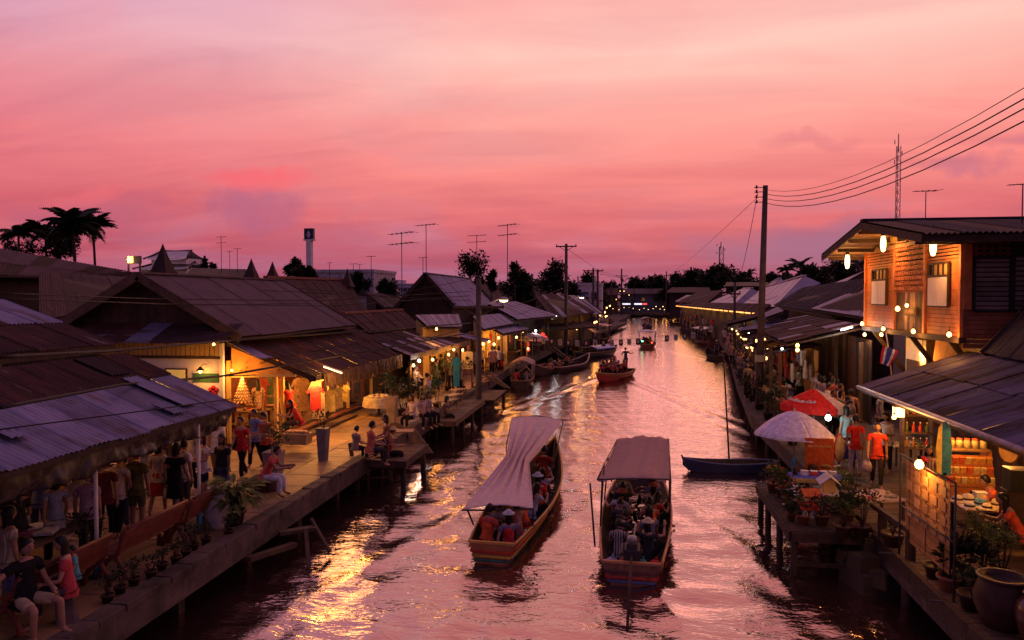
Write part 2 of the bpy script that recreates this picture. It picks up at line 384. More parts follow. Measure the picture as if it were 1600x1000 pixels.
# ------------------------------------------------------------------ water, with ripples and boat wakes in the mesh
LB = [(-7.85, 3), (-7.85, 54), (-6.6, 75), (-4.2, 100), (0, 140), (3.2, 190), (4.6, 232)]       # left bank
RB = [(5.14, 3), (5.3, 32), (6.6, 45), (9.5, 70), (12.6, 108), (15.5, 150), (17.0, 190), (17.5, 232)]  # right bank
def interp(tab, y):
    for (x0, y0), (x1, y1) in zip(tab, tab[1:]):
        if y <= y1: return x0+(x1-x0)*(y-y0)/(y1-y0)
    return tab[-1][0]
M_water = bpy.data.materials.new('canal water'); M_water.use_nodes = True
t = M_water.node_tree; b = t.nodes['Principled BSDF']
b.inputs['Base Color'].default_value = (.030, .014, .013, 1); b.inputs['Roughness'].default_value = .05
b.inputs['IOR'].default_value = 2.25; b.inputs['Specular IOR Level'].default_value = .5
geo = N(t, 'ShaderNodeNewGeometry')
mp1 = N(t, 'ShaderNodeMapping'); mp1.inputs['Scale'].default_value = (.65, 1.35, 1); mp1.inputs['Rotation'].default_value = (0, 0, R(14)); L(t, geo.outputs[0], mp1.inputs[0])
w1 = N(t, 'ShaderNodeTexNoise', i_Scale=3.2, i_Detail=3.0, i_Roughness=.55, i_Distortion=.5); L(t, mp1.outputs[0], w1.inputs['Vector'])
w2 = N(t, 'ShaderNodeTexNoise', i_Scale=9.0, i_Detail=2.0, i_Roughness=.5, i_Distortion=.3); L(t, mp1.outputs[0], w2.inputs['Vector'])
h = mth(t, 'MULTIPLY_ADD', w2.outputs[0], .30, w1.outputs[0])
bp = N(t, 'ShaderNodeBump', i_Strength=.46, i_Distance=.05); L(t, h, bp.inputs['Height']); L(t, bp.outputs[0], b.inputs['Normal'])
gl = N(t, 'ShaderNodeBsdfGlossy', i_Roughness=.06); gl.inputs[0].default_value = (.98, .73, .69, 1); L(t, bp.outputs[0], gl.inputs['Normal'])
mx = N(t, 'ShaderNodeMixShader', i_0=.37); L(t, b.outputs[0], mx.inputs[1]); L(t, gl.outputs[0], mx.inputs[2]); L(t, mx.outputs[0], t.nodes['Material Output'].inputs[0])
def waves(X, Y):
    rs = np.random.RandomState(3); H = np.zeros_like(X)
    for i in range(34):
        lam = .34*(6.0**rs.rand()); th = rs.normal(1.2, .75); k = 2*np.pi/lam
        amp = .0025*lam**.8*(.6+.8*rs.rand())
        ph = rs.rand()*6.28; wob = .5*np.sin(X*.31+Y*.17+i)
        fade = np.clip(1.6-Y/(26*lam), 0, 1)
        H += amp*fade*np.sin(k*(X*np.cos(th)+Y*np.sin(th))+ph+wob)
    for bx, by, hd, A in ((-2.5, 25.0, .03, .036), (.5, 24.5, .03, .04), (-.9, 56, .0, .08), (2.3, 92, .0, .05)):
        dy = by-Y; dx = X-bx
        for s_ in (-1, 1):
            arm = s_*dx-(.55+np.clip(dy, 0, 60)*.27)
            env = np.exp(-(arm/(.42+.035*np.clip(dy, 0, 60)))**2)*(dy > 0)*np.exp(-np.clip(dy, 0, 80)/22)
            H += A*env*np.cos(arm*5.2)*np.clip(dy/2, 0, 1)*.8
        st = np.exp(-(dx/(.8+.05*np.clip(dy-9, 0, 40)))**2)*(dy > 8.5)*np.exp(-np.clip(dy-8.5, 0, 60)/9)
        H += A*.42*st*(np.sin(6*(Y-.35*np.abs(dx)))+.7*np.sin(9.1*X+2.2*Y))
    return H
ys = [3.0]
while ys[-1] < 236: ys.append(ys[-1]+max(.075, ys[-1]/190))
ys = np.array(ys); xn = 190
us = np.linspace(0, 1, xn)
lx = np.array([interp(LB, y) for y in ys])-2.6; rx = np.array([interp(RB, y) for y in ys])+2.6
X = lx[:, None]+(rx-lx)[:, None]*us[None]; Y = np.repeat(ys[:, None], xn, 1)
Z = waves(X, Y)
me = bpy.data.meshes.new('canal_water'); nr = len(ys)
vs = np.stack([X, Y, Z], -1).reshape(-1, 3)
ii = (np.arange(nr-1)[:, None]*xn+np.arange(xn-1)[None]).reshape(-1)
fs = np.stack([ii, ii+1, ii+xn+1, ii+xn], -1)
me.vertices.add(len(vs)); me.vertices.foreach_set('co', vs.astype(np.float32).ravel())
me.loops.add(fs.size); me.loops.foreach_set('vertex_index', fs.astype(np.int32).ravel())
me.polygons.add(len(fs)); me.polygons.foreach_set('loop_start', np.arange(0, fs.size, 4, dtype=np.int32))
me.polygons.foreach_set('use_smooth', np.ones(len(fs), bool))
me.update(calc_edges=True); me.validate(); me.materials.append(M_water)
tag(link('canal_water', me), kind='structure')
# ground on both sides and beyond, with the canal bed cut out
M_ground = mat('dark earth', (.04, .028, .022), .9, var=.4, scale=.6, bump=.5)
g = MB(); far = 1500
lp = [(x-2.5, y) for x, y in LB]; rp = [(x+2.5, y) for x, y in RB]
for tab, sx in ((lp, -1), (rp, 1)):
    for (x0, y0), (x1, y1) in zip(tab, tab[1:]):
        q = [V(sx*far, y0, .8), V(x0, y0, .8), V(x1, y1, .8), V(sx*far, y1, .8)]
        g.add(q, [(0, 1, 2, 3) if sx < 0 else (3, 2, 1, 0)])
        g.add([V(x0, y0, .8), V(x1, y1, .8), V(x1, y1, -1), V(x0, y0, -1)], [(0, 1, 2, 3)])
g.add([V(-far, 232, .8), V(far, 232, .8), V(far, far*1.5, .8), V(-far, far*1.5, .8)], [(0, 1, 2, 3)])
g.add([V(0, 232, .8), V(25, 232, .8), V(25, 232, -1), V(0, 232, -1)], [(0, 1, 2, 3)])
g.add([V(-far, -60, .8), V(-10.35, -60, .8), V(-10.35, 3, .8), V(-far, 3, .8)], [(0, 1, 2, 3)])
g.add([V(7.6, -60, .8), V(far, -60, .8), V(far, 3, .8), V(7.6, 3, .8)], [(0, 1, 2, 3)])
tag(g.build('ground', M_ground), kind='structure')
bed = MB(); bed.box((4, 90, -1.05), (60, 300, .1)); tag(bed.build('canal_bed', M_ground), kind='structure')
wn = MB(); wn.quad(V(-10.5, -60, -.02), V(7.8, -60, -.02), V(7.8, 3.0, -.02), V(-10.5, 3.0, -.02)); tag(wn.build('canal_water', M_water), kind='structure')
# ------------------------------------------------------------------ quays
def quay(name, tab, y0, y1, sx, depth, edge_mat, pave, label=None):
    """slab along a bank; sx = -1 left bank, +1 right bank"""
    pts = [(interp(tab, y0), y0)]+[(x, y) for x, y in tab if y0 < y < y1]+[(interp(tab, y1), y1)]
    s = MB()
    for (xa, ya), (xb, yb) in zip(pts, pts[1:]):
        s.slab([V(xa, ya, QZ-.46), V(xb, yb, QZ-.46), V(xb+sx*depth, yb, QZ-.46), V(xa+sx*depth, ya, QZ-.46)], V(0, 0, .45))
    o = s.build(name, edge_mat); tag(o, kind='structure'); return o, pts
ql, _ = quay('left_quay', LB, 4, 150, -1, 7.0, M_concrete, True)
qr, _ = quay('right_quay', RB, 6, 150, 1, 5.0, M_concrete, True)
# paving slabs of the left walk, each its own piece, and the raised edge blocks
slab_m = {}
def piece(parent, name, size, c, m, key, jit=.004, bev=.012):
    k = (key,)+tuple(round(v, 3) for v in size)
    if k not in slab_m:
        x, y, z = size[0]/2, size[1]/2, size[2]/2; e = bev
        a = MB(); vs = [V(-x, -y, -z), V(x, -y, -z), V(x, y, -z), V(-x, y, -z), V(-x, -y, z-e), V(x, -y, z-e), V(x, y, z-e), V(-x, y, z-e),
                        V(-x+e, -y+e, z), V(x-e, -y+e, z), V(x-e, y-e, z), V(-x+e, y-e, z)]
        a.add(vs, [(0, 1, 5, 4), (1, 2, 6, 5), (2, 3, 7, 6), (3, 0, 4, 7), (4, 5, 9, 8), (5, 6, 10, 9), (6, 7, 11, 10), (7, 4, 8, 11), (8, 9, 10, 11)])
        slab_m[k] = a.mesh(name, m)
    return link(name, slab_m[k], parent, (c[0], c[1], c[2]+random.uniform(-jit, jit)))
y = 5.0
while y < 45:
    for i in range(4):
        piece(ql, 'paving_slab', (1.13, 1.18, .05), (-8.78-i*1.15, y+.6+.3*(i % 2), QZ+.012), M_quay, 'pv')
    y += 1.2
y = 4.6
while y < 54:
    eb_ = piece(ql, 'edge_block', (.34, .575, .12), (-8.0+random.uniform(-.018, .018), y+.3, QZ+.03), M_concrete, 'eb', .014); eb_.rotation_euler = (random.uniform(-.03, .03), random.uniform(-.04, .04), random.uniform(-.03, .03)); y += .6
for i in range(24):
    a = MB().box((0, 0, 0), (.2, .2, 1.7)); link('pile', a.mesh('pile', M_darkwood), ql, (-8.4 if i < 20 else interp(LB, 5+i*2.6)-.3, 5+i*2.6, -.3))
for i in range(14):
    a = MB().tube([(0, 0, -.9), (0, 0, .9)], .10, 8); link('pile', a.mesh('pile', M_darkwood), qr, (interp(RB, 8+i*2.4)+.25, 8+i*2.4, -.3))
# wooden planks of the right walk
y = 9.0
while y < 27:
    piece(qr, 'plank', (3.9, .205, .04), (interp(RB, y)+2.02, y+.11, QZ+.012), M_wood, 'pl', .004, .006); y += .218
rim = MB()
for ya, yb in ((6, 12), (12, 16.4), (22.3, 32)):
    rim.beam((interp(RB, ya)+.02, ya, QZ-.10), (interp(RB, yb)+.02, yb-.02, QZ-.10), .09, .28)
rim.build('edge_beam', M_darkwood, qr)
bw = MB(); bw.beam((-9.6, 4, -.2), (-9.6, 60, -.2), .2, 1.8); bw.build('bank_wall', M_ground, ql)
bw = MB(); bw.beam((6.9, 6, -.2), (7.6, 40, -.2), .2, 1.8); bw.build('bank_wall', M_ground, qr)
# ------------------------------------------------------------------ buildings of the left bank
def boards(parent, A, B, z0, z1, h, m, origin, nrm, name='wall_board', gap=.012, t=.03, joined=False, lap=.008):
    """horizontal boards on the wall line A-B (xy); each an object, or joined when too thin to pick apart"""
    A, B = V(A[0], A[1], 0), V(B[0], B[1], 0); n = Vector(nrm); k = max(1, round((z1-z0)/h)); hh = (z1-z0)/k; big = MB()
    for i in range(k):
        mb = big if joined else MB(); z = z0+hh*(i+.5)
        off = n*(t/2+random.uniform(0, lap))
        mb.beam(A+V(0, 0, z)+off, B+V(0, 0, z)+off, t, hh-gap)
        if not joined: mb.build(name, m, parent, origin)
    if joined: big.build('siding', m, parent, origin, kind='stuff')
def vboards(parent, A, B, z0, z1, w, m, origin, nrm, name='wall_board', gap=.012, t=.03, top=None, joined=False):
    A, B = V(A[0], A[1], 0), V(B[0], B[1], 0); n = Vector(nrm); k = max(1, round((B-A).length/w)); big = MB()
    mats = m if isinstance(m, (list, tuple)) else [m]
    for i in range(k):
        p = A.lerp(B, (i+.5)/k); zt = top((i+.5)/k) if top else z1
        if zt-z0 < .05: continue
        mb = big if joined else MB(); off = n*(t/2+random.uniform(0, .008))
        mb.box(p+off+V(0, 0, (z0+zt)/2), ((B-A).length/k-gap, t, zt-z0), math.atan2((B-A).y, (B-A).x))
        if not joined: mb.build(name, random.choice(mats), parent, origin)
    if joined: big.build('siding', mats[0], parent, origin, kind='stuff')
def wall_box(parent, name, x0, x1, y0, y1, z0, z1, m, origin):
    return MB().box(((x0+x1)/2, (y0+y1)/2, (z0+z1)/2), (x1-x0, y1-y0, z1-z0)).build(name, m, parent, origin)
def gable(name, label, apex, ridge_end, eave_r, roofm, wallm, left=1.0, group=None, cat='house', barge=M_wood, sheet=.9, rows=1, ground=.8, walls=True,
          over=.5, boardh=.22, pitch=.15, amp=.02, barge_w=.26, joined=False, stuff_roof=False, wallx=None):
    """house with its ridge along the canal: apex = near end of the ridge, eave_r = near end of the canal-side eave"""
    apex, re, er = Vector(apex), Vector(ridge_end), Vector(eave_r)
    y0, y1 = apex.y, re.y; xr = er.x; zr = er.z; xa, za = apex.x, apex.z
    xl = xa-(xr-xa)*left; zl = za-(za-zr)*left
    o = V((xa+xr)/2, (y0+y1)/2, ground)
    t = thing(name, o, label, cat, group)
    sheet_roof(t, (xa, y0, za), (xa, y1, za), (xr, y1, zr), (xr, y0, zr), roofm, o, sheet, pitch, amp, rows, stuff=stuff_roof)
    sheet_roof(t, (xa, y1, za), (xa, y0, za), (xl, y0, zl), (xl, y1, zl), roofm, o, sheet*1.5, pitch*2, amp, 1, stuff=True)
    MB().beam((xa, y0-.03, za+.04), (xa, y1+.03, za+.04), .30, .06).build('ridge_cap', roofm[0], t, o)
    sd = (V(xr, 0, zr)-V(xa, 0, za)).normalized(); up = V(-sd.z, 0, sd.x) if sd.x > 0 else V(sd.z, 0, -sd.x)
    for yy in (y0-.03, y1+.03):
        MB().beam(V(xa, yy, za-.06), V(xr, yy, zr-.06), .05, barge_w, up=(0, 0, 1)).build('barge_board', barge, t, o)
        MB().beam(V(xa, yy, za-.06), V(xl, yy, zl-.06), .05, barge_w, up=(0, 0, 1)).build('barge_board', barge, t, o)
    # the under-boarding of the roof
    u = MB(); u.slab([V(xa, y0, za-.12), V(xa, y1, za-.12), V(xr, y1, zr-.12), V(xr, y0, zr-.12)], V(0, 0, .05)); u.slab([V(xa, y0, za-.12), V(xl, y0, zl-.12), V(xl, y1, zl-.12), V(xa, y1, za-.12)], V(0, 0, .05))
    u.build('roof_boarding', M_darkwood, t, o)
    if walls:
        wy0, wy1 = y0+over, y1-over; wxr, wxl = xr-over*.8*(1 if xr > xa else -1), xl+over*.8*(1 if xr > xa else -1)
        x0, x1 = min(wxr, wxl), max(wxr, wxl); zw = zr
        wall_box(t, 'wall', x0, wallx or x1, wy0, wy1, ground, zw, wallm, o)
        sl = (za-zr)/abs(xa-xr)
        top = lambda f: max(0, za-.16-abs(x0+(x1-x0)*f-xa)*sl)
        vboards(t, (x0, wy0), (x1, wy0), zw-.02, za, .34 if not joined else .5, wallm, o, (0, -1, 0), top=top, joined=joined)
        MB().add([V(x0, wy0+.03, zw), V(x1, wy0+.03, zw), V(xa, wy0+.03, za-.2)], [(0, 1, 2)]).build('gable_backing', wallm, t, o)
    return t, o, dict(x0=min(xl, xr), x1=max(xl, xr), y0=y0, y1=y1, zr=zr, za=za)
# --- the market roof nearest the camera: two tiers of corrugated sheets over the walk
o = V(-10.5, 11, QZ)
t = thing('market_stall', o, 'near stall roof of rusty and purple grey corrugated sheets over the crowded walk', 'market stall')
xe, ze = -8.72, 3.56; xm, zm = -11.46, 4.68; xt, zt = -14.7, 5.93; yN, yF = 4.5, 15.6
def lr(v): return V(xm+(xe-xm)*v, 0, zm+(ze-zm)*v)
a, b = lr(0), lr(.42)
sheet_roof(t, (a.x, yN, a.z), (a.x, yF, a.z), (b.x, yF, b.z), (b.x, yN, b.z), [M_rust, M_rust, M_brownroof], o, .78, .105, .019, 1, over=.10)
b2, c2 = lr(.40), lr(1)
sheet_roof(t, (b2.x, yN, b2.z-.03), (b2.x, yF, b2.z-.03), (c2.x, yF, c2.z-.03), (c2.x, yN, c2.z-.03), [M_galv], o, .78, .105, .019, 1, over=.10)
sheet_roof(t, (xt, yN, zt), (xt, yF, zt), (xm-.25, yF, zm+.24), (xm-.25, yN, zm+.24), [M_rust, M_rust, M_rust, M_galv], o, .82, .105, .019, 2, over=.1)
MB().beam((xm-.28, yN, zm+.13), (xm-.28, yF, zm+.13), .10, .18).build('beam', M_darkwood, t, o)
MB().beam((xe+.02, yN, ze-.10), (xe+.02, yF-.04, ze-.10), .05, .10).build('eave_beam', M_darkwood, t, o)
for yy in (yF-.12, 11.5, 7.5):
    MB().beam((xt, yy, zt-.1), (xm-.25, yy, zm+.1), .07, .12).build('rafter', M_darkwood, t, o)
    MB().beam((xm, yy, zm-.12), (xe, yy, ze-.12), .07, .12).build('rafter', M_darkwood, t, o)
MB().beam((-14.75, yN, 3.2), (-14.75, yF, 3.2), .1, 5.6).build('back_wall', M_darkwood, t, o)
for (px, py) in ((312, 835), (152, 906)):
    p = P(px, py, z=QZ); p.z = 0; zz_ = ze-.18-(xe-p.x)*-.41
    pp = MB().tube([V(p.x, p.y, QZ), V(p.x, p.y, ze+.02)], .035, 8).build('post', M_white, t, o)
    MB().tube([V(p.x, p.y, QZ+.02), V(p.x, p.y, QZ+.55)], .062, 10).build('wrapping', col_mat((.05, .17, .26), .4), pp, o)
    MB().box((p.x, p.y, QZ+.05), (.2, .2, .1)).build('footing', M_concrete, pp, o)
for yy in (8.3, 12, 15.3):
    MB().beam((-11.9, yy, QZ), (-11.9, yy, 4.7), .10, .10, up=(1, 0, 0)).build('post', M_wood, t, o)
for k in range(9):   # odd patches and lifted off-cuts nailed over the sheets
    v, y_, l, w_ = random.uniform(.02, .8), random.uniform(5, 14.5), random.uniform(.2, .5), random.uniform(.3, .8); a, b = lr(v), lr(v+l); z_ = .045+.02*random.random()
    if k > 6: q_ = V(xt, 0, zt).lerp(V(xm-.25, 0, zm+.24), v); b = V(xt, 0, zt).lerp(V(xm-.25, 0, zm+.24), v+l); a = q_
    y_ = min(y_, 14.0); b = a+(b-a)*min(1, (.93-v)/l)
    sheet_roof(t, (a.x, y_, a.z+z_), (a.x, y_+w_, a.z+z_), (b.x, y_+w_+.06, b.z+z_), (b.x, y_+.05, b.z+z_+.03*random.random()), [random.choice((M_rust, M_galv, M_brownroof, M_blueroof))], o, w_, .105, .019, 1, name='roof_patch')
# dark plastic blind hanging in folds below the eave
from mathutils import noise
def tarp(u, v):
    y = yN+(yF-.1-yN)*u; nz = lambda a, b: noise.noise(V(y*a, v*b, 3.3))
    dz = .40+.10*(1-u)+.14*noise.noise(V(y*.8, 0, 1))+.05*noise.noise(V(y*4, 0, 2))
    fold = v*(.13*nz(1.1, .7)+.12*nz(3.3, 1.5)+.07*nz(8, 2.5))
    return V(xe-.03-.06*v+fold, y+.14*v*nz(1.6, 1), ze-.05-dz*v)
o_ = MB().grid(tarp, 260, 10).build('hanging_blind', M_tarp, t, o); solidify(o_, .006)
# --- grey gabled house behind it
ap = P(215, 428, y=22); er = P(376, 526, y=22)
ft, fo, fd = gable('gabled_house', 'house with broad smooth grey roof and pale barge boards above the orange lit shop', ap, P(440, 437, x=ap.x), er,
                   [M_greyroof], M_darkwood, cat='shop house', sheet=1.25, rows=2, over=.55, barge=M_wood, pitch=.16, amp=.012, barge_w=.3, wallx=-15.45)
# lower front: white shop wall facing the near stall, skirt of old sheets over it, slatted frieze
yw = 22.5
wf = -12.95
wall_box(ft, 'front_wall', -17.5, wf, yw-.16, yw, QZ, 4.05, M_white, fo)
sheet_roof(ft, (-18.0, yw-.05, 5.12), (wf+.75, yw-.05, 5.12), (wf+.6, yw-1.15, 4.55), (-18.2, yw-1.15, 4.55), [M_rust, M_brownroof, M_galv], fo, .8, .09, .014)
vboards(ft, (-17.4, yw-.2), (wf-.05, yw-.2), 4.08, 4.62, .17, M_yellow, fo, (0, -1, 0), name='slat', gap=.03)
MB().beam((-17.4, yw-.19, 4.03), (wf, yw-.19, 4.03), .1, .1).build('beam', M_wood, ft, fo)
d0 = MB().box((-14.55, yw-.17, 2.9), (.78, .06, 1.5)).build('window_frame', M_darkwood, ft, fo)
MB().box((-14.55, yw-.205, 2.95), (.66, .03, 1.32)).build('lit_pane', mat('lit yellow blind', (.6, .42, .12), .7, emit=(1, .55, .12), estr=.30), d0, fo)
# striped sign cloth with a red flower badge
sg = MB().box((-13.45, yw-.19, 3.05), (.98, .03, 1.0)).build('shop_sign', M_white, ft, fo)
MB().box((-13.45, yw-.212, 3.36), (.98, .02, .30)).build('green_band', col_mat((.03, .09, .05)), sg, fo)
MB().box((-13.45, yw-.212, 2.62), (.98, .02, .16)).build('green_band', col_mat((.03, .09, .05)), sg, fo)
fl = MB()
for k in range(5):
    a_ = k*2*math.pi/5+.3; fl.lathe([(.001, .012), (.085, .012), (.085, 0)], (0, 0, 0), 10)
    n0 = len(fl.v)-30
    for i in range(n0, len(fl.v)): x_, y_, z_ = fl.v[i]; fl.v[i] = (-13.22+x_+.10*math.cos(a_), yw-.212-z_, 2.94+y_+.10*math.sin(a_))
fl.build('flower_badge', col_mat((.5, .02, .03)), sg, fo)
for z_ in (1.25, 1.6, 1.95, 2.3): MB().beam((-17.4, yw-.175, z_), (wf-.05, yw-.175, z_), .02, .035).build('wall_batten', M_white, ft, fo)
MB().box((wf+.02, yw-.18, 2.75), (.12, .12, 3.5)).build('corner_post', M_white, ft, fo)
MB().box((-13.6, yw-.24, 1.75), (1.1, .1, 1.2)).build('low_panel', M_orangewood, ft, fo)
# bracket lamp over the sign
p = P(313, 581, y=yw-.55)
tl = thing('wall_lamp', p, 'lit bulb under a small shade over the striped flower sign', 'lamp')
MB().lathe([(.001, -.06), (.06, 0), (.05, .06), (.03, .09)], n=10).build('bulb', M_flame, tl)
MB().lathe([(.14, .05), (.06, .12), (.03, .16), (.001, .17)], n=12).build('shade', M_dkmetal, tl)
MB().tube([(0, 0, .16), (0, .2, .24), (0, .38, .2)], .012, 6).build('arm', M_dkmetal, tl)
point_light((0, 0, -.12), 26, WARM, .05, tl)
bulb(P(334, 538, y=21.2), 'small bare bulb under the skirt roof of the grey gabled house', 9, r=.045)
# --- the open shop under the brown lean-to
sx0, sx1, ys0, ys1 = -12.95, -10.22, 22.7, 33.2
o = V(-11.6, 28, QZ)
t = thing('open_shop', o, 'open fronted clothes shop glowing orange under a long brown lean-to roof', 'shop')
zt_, ze_ = 4.62, 3.36
sheet_roof(t, (sx0, ys0, zt_), (sx0, ys1, zt_), (sx1, ys1, ze_), (sx1, ys0+.7, ze_), [M_brownroof, M_rust, M_brownroof], o, .62, .10, .014, 2, over=.08)
sheet_roof(t, (sx0+.0, ys0-.45, zt_+.03), (sx0, ys0+.2, zt_+.03), (sx0+1.35, ys0+.35, 4.02), (sx0+1.2, ys0-.3, 4.02), [M_galv], o, .62, .10, .014)
MB().beam((sx0, ys0, zt_-.14), (sx1+.05, ys0+.7, ze_-.12), .08, .16).build('rafter', M_darkwood, t, o)
MB().beam((sx1-.1, ys0+.7, ze_-.13), (sx1-.1, ys1, ze_-.13), .09, .14).build('eave_beam', M_darkwood, t, o)
for yy in (25.5, 28, 30.5, 33): MB().beam((sx0, yy, zt_-.16), (sx1, yy, ze_-.13), .08, .13).build('rafter', M_darkwood, t, o)
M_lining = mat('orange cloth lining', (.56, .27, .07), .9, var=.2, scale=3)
# lining panel in the near end of the lean-to, and the beam under it
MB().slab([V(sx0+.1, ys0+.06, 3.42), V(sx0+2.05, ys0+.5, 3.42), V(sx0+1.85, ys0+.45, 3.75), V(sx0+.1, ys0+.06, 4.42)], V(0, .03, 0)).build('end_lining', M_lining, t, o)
for k in range(9):
    u = random.random(); q = V(sx0+.3+u*1.4, ys0+.04+.32*u, 3.5+random.random()*(.8-.5*u))
    MB().tube([q, q+V(.06, 0, .08), q+V(.10, 0, .02)], .012, 4).build('painted_mark', M_darkwood, t, o)
MB().beam((sx0+.1, ys0+.03, 3.38), (sx1-.6, ys0+.55, 3.38), .06, .09).build('beam', M_yellow, t, o)
for (x_, y_) in ((sx0+.03, ys0), (-11.83, 24.35), (-11.78, 23.75), (-11.75, 27.3), (-11.7, 30.2), (-11.65, 33)):
    MB().box((x_, y_, (QZ+3.55)/2+.25), (.11, .11, 3.75-QZ)).build('post', M_yellow, t, o)
for k, (xa_, ya_) in enumerate([(-15.0, 23.0)]):
    MB().box((-15.2, 28, 2.6), (.12, 10.2, 3.2)).build('back_wall', M_rust2, t, o)
vb = [M_rust2, M_teak]
vboards(t, (-11.9, 29.6), (-11.9, 33.1), QZ+.3, 3.9, .28, vb, o, (1, 0, 0))
MB().slab([V(-15.1, 22.9, 3.72), V(-12.2, 22.9, 3.72), V(-12.2, 33, 3.72), V(-15.1, 33, 3.72)], V(0, 0, .04)).build('ceiling', M_lining, t, o)
MB().box((-13.45, 28, QZ+.17), (3.3, 10.1, .30)).build('shop_floor', M_wood, t, o)
for i in range(14): piece(t, 'step_board', (.30, .74, .07), (-11.58-o.x, 19.4+i*.76-o.y+3.2, .20), M_rust2, 'sb')
for i in range(7): piece(t, 'step_board', (.42, .74, .06), (-11.15-o.x, 24.4+i*.76-o.y, .10), M_wood, 'sb2')
tube_light(P(506, 573, y=24.6)+V(0, 0, 0), P(534, 583, y=24.2)+V(0, 0, -.0), 'short lit tube at the near corner of the brown lean-to eave', 220, True)
for i, (x_, y_, z_) in enumerate([(-13.4, 24.2, 3.3), (-13.6, 26.8, 3.35), (-12.6, 29.2, 3.3), (-12.3, 31.6, 3.2)]):
    bulb(V(x_, y_, z_), ['bulb inside the open shop above the white christmas tree', 'bulb inside the open shop above the hanging dresses', 'bulb inside the open shop by the hung yellow shirts', 'bulb inside the open shop over the rattan chair'][i], 95)
bulb(V(-12.55, 22.25, 3.62), 'bulb added outside the near end lining of the open shop to light it', 55, r=.04)  # added lamp, put here to brighten the orange end lining
bulb(V(-10.9, 24.9, 3.05), 'bulb under the brown lean-to above the tall grey planter', 190)
bulb(V(-11.2, 28.6, 3.05), 'bulb under the brown lean-to above the deck steps', 150)
# reed fringe along the eave: many bundles, joined
fr = MB()
for i in range(420):
    y_ = 24.2+random.random()*8.9; l = random.uniform(.38, .62); w_ = random.uniform(.025, .06); x_ = sx1+random.uniform(-.02, .05)
    a_ = random.uniform(-.25, .25)
    fr.slab([V(x_, y_-w_, ze_-.02), V(x_, y_+w_, ze_-.02), V(x_+random.uniform(-.05, .12), y_+w_*.4+a_*l, ze_-.05-l), V(x_+.02, y_-w_*.6+a_*l, ze_-.03-l*.96)], V(.008, 0, 0))
fr.build('reed_fringe', M_reed, t, o, kind='stuff')
for (px, py, yy, c_) in ((657, 706, 26, (.5, .2, .18)),):
    pass
for i, (px, py, yy) in enumerate(((505, 603, 25.2), (580, 583, 29.5))):
    q = P(px, py, y=yy); MB().box(q, (.03, .34, .36)).build('red_notice', col_mat((.5, .05, .05)), t, o)
# --- second lean-to with hanging bulbs
o = V(-10.7, 38, QZ)
t = thing('lit_stall', o, 'lit food and clothes stall with a striped sheet roof and a row of bulbs', 'market stall')
a_, b_ = P(640, 560, z=3.25), P(737, 536, z=3.25)
sheet_roof(t, (-12.9, 32.9, 4.45), (-12.9, 44, 4.45), (-9.35, 44, 3.3), (-9.75, 32.9, 3.3), [M_brownroof, M_rust, M_galv], o, .55, .11, .016, 2, over=.1)
MB().beam((-9.7, 32.8, 3.22), (-9.3, 44.1, 3.22), .06, .26).build('fascia', M_wood, t, o)
for y_ in (33, 36.5, 40, 43.8): MB().tube([V(-9.75, y_, QZ), V(-9.75, y_, 3.2)], .04, 6).build('post', M_wood, t, o)
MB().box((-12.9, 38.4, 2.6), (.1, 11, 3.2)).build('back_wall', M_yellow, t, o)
MB().box((-11.5, 44, 2.4), (2.8, .1, 2.8)).build('side_wall', M_wood, t, o)
for i, (px, py, yy, w_) in enumerate(((646, 571, 33, 0), (655, 564, 33.5, 1), (676, 562, 35.5, 0), (701, 554, 38, 0), (709, 546.5, 39.5, 0), (723, 547, 41, 0))):
    bulb(P(px, py, y=yy), ['bulb on the near corner post of the striped roof stall', 'white bulb beside the near post of the striped roof stall', 'bulb above the bending man in the striped roof stall',
         'bulb over the teal dress in the striped roof stall', 'high bulb near the far end of the striped roof stall', 'bulb by the pale notice board of the striped roof stall'][i], 60 if not w_ else 45, bool(w_), r=.07)
# --- roofs further back
def px_gable(name, label, a, ya, rend, e, roofm, wallm, **kw):
    A = P(*a, y=ya); E_ = P(*e, y=ya)
    return gable(name, label, A, P(*rend, x=A.x), E_, roofm, wallm, **kw)
def mono(name, label, pts, ys, roofm, cat='building', walls=True, sheet=.9, wallm=M_darkwood, pitch=.2, group=None, ground=.8, stuff=False, rows=1, recess=.45):
    """a roof slope given by four corners (pixel, distance): top near, top far, bottom far, bottom near, with walls to the ground"""
    q = [P(*p, y=y) for p, y in zip(pts, ys)]
    c = sum(q, V(0, 0, 0))/4; o = V(c.x, c.y, ground); t = thing(name, o, label, cat, group)
    sheet_roof(t, *q, roofm, o, sheet, pitch, .02, rows, stuff=stuff)
    MB().slab([p+V(0, 0, -.16) for p in q], V(0, 0, .07)).build('roof_boarding', M_darkwood, t, o)
    if walls:
        w_ = [q[0], q[1], q[2].lerp(q[1], recess), q[3].lerp(q[0], recess)]; s = [c+(p-c)*.95 for p in w_]
        mb = MB(); n = len(mb.v)
        vs = [V(p.x, p.y, ground) for p in s]+[p+V(0, 0, -.14) for p in s]
        mb.add(vs, [(0, 1, 5, 4), (1, 2, 6, 5), (2, 3, 7, 6), (3, 0, 4, 7)]); mb.build('wall', wallm, t, o)
    return t, o, q
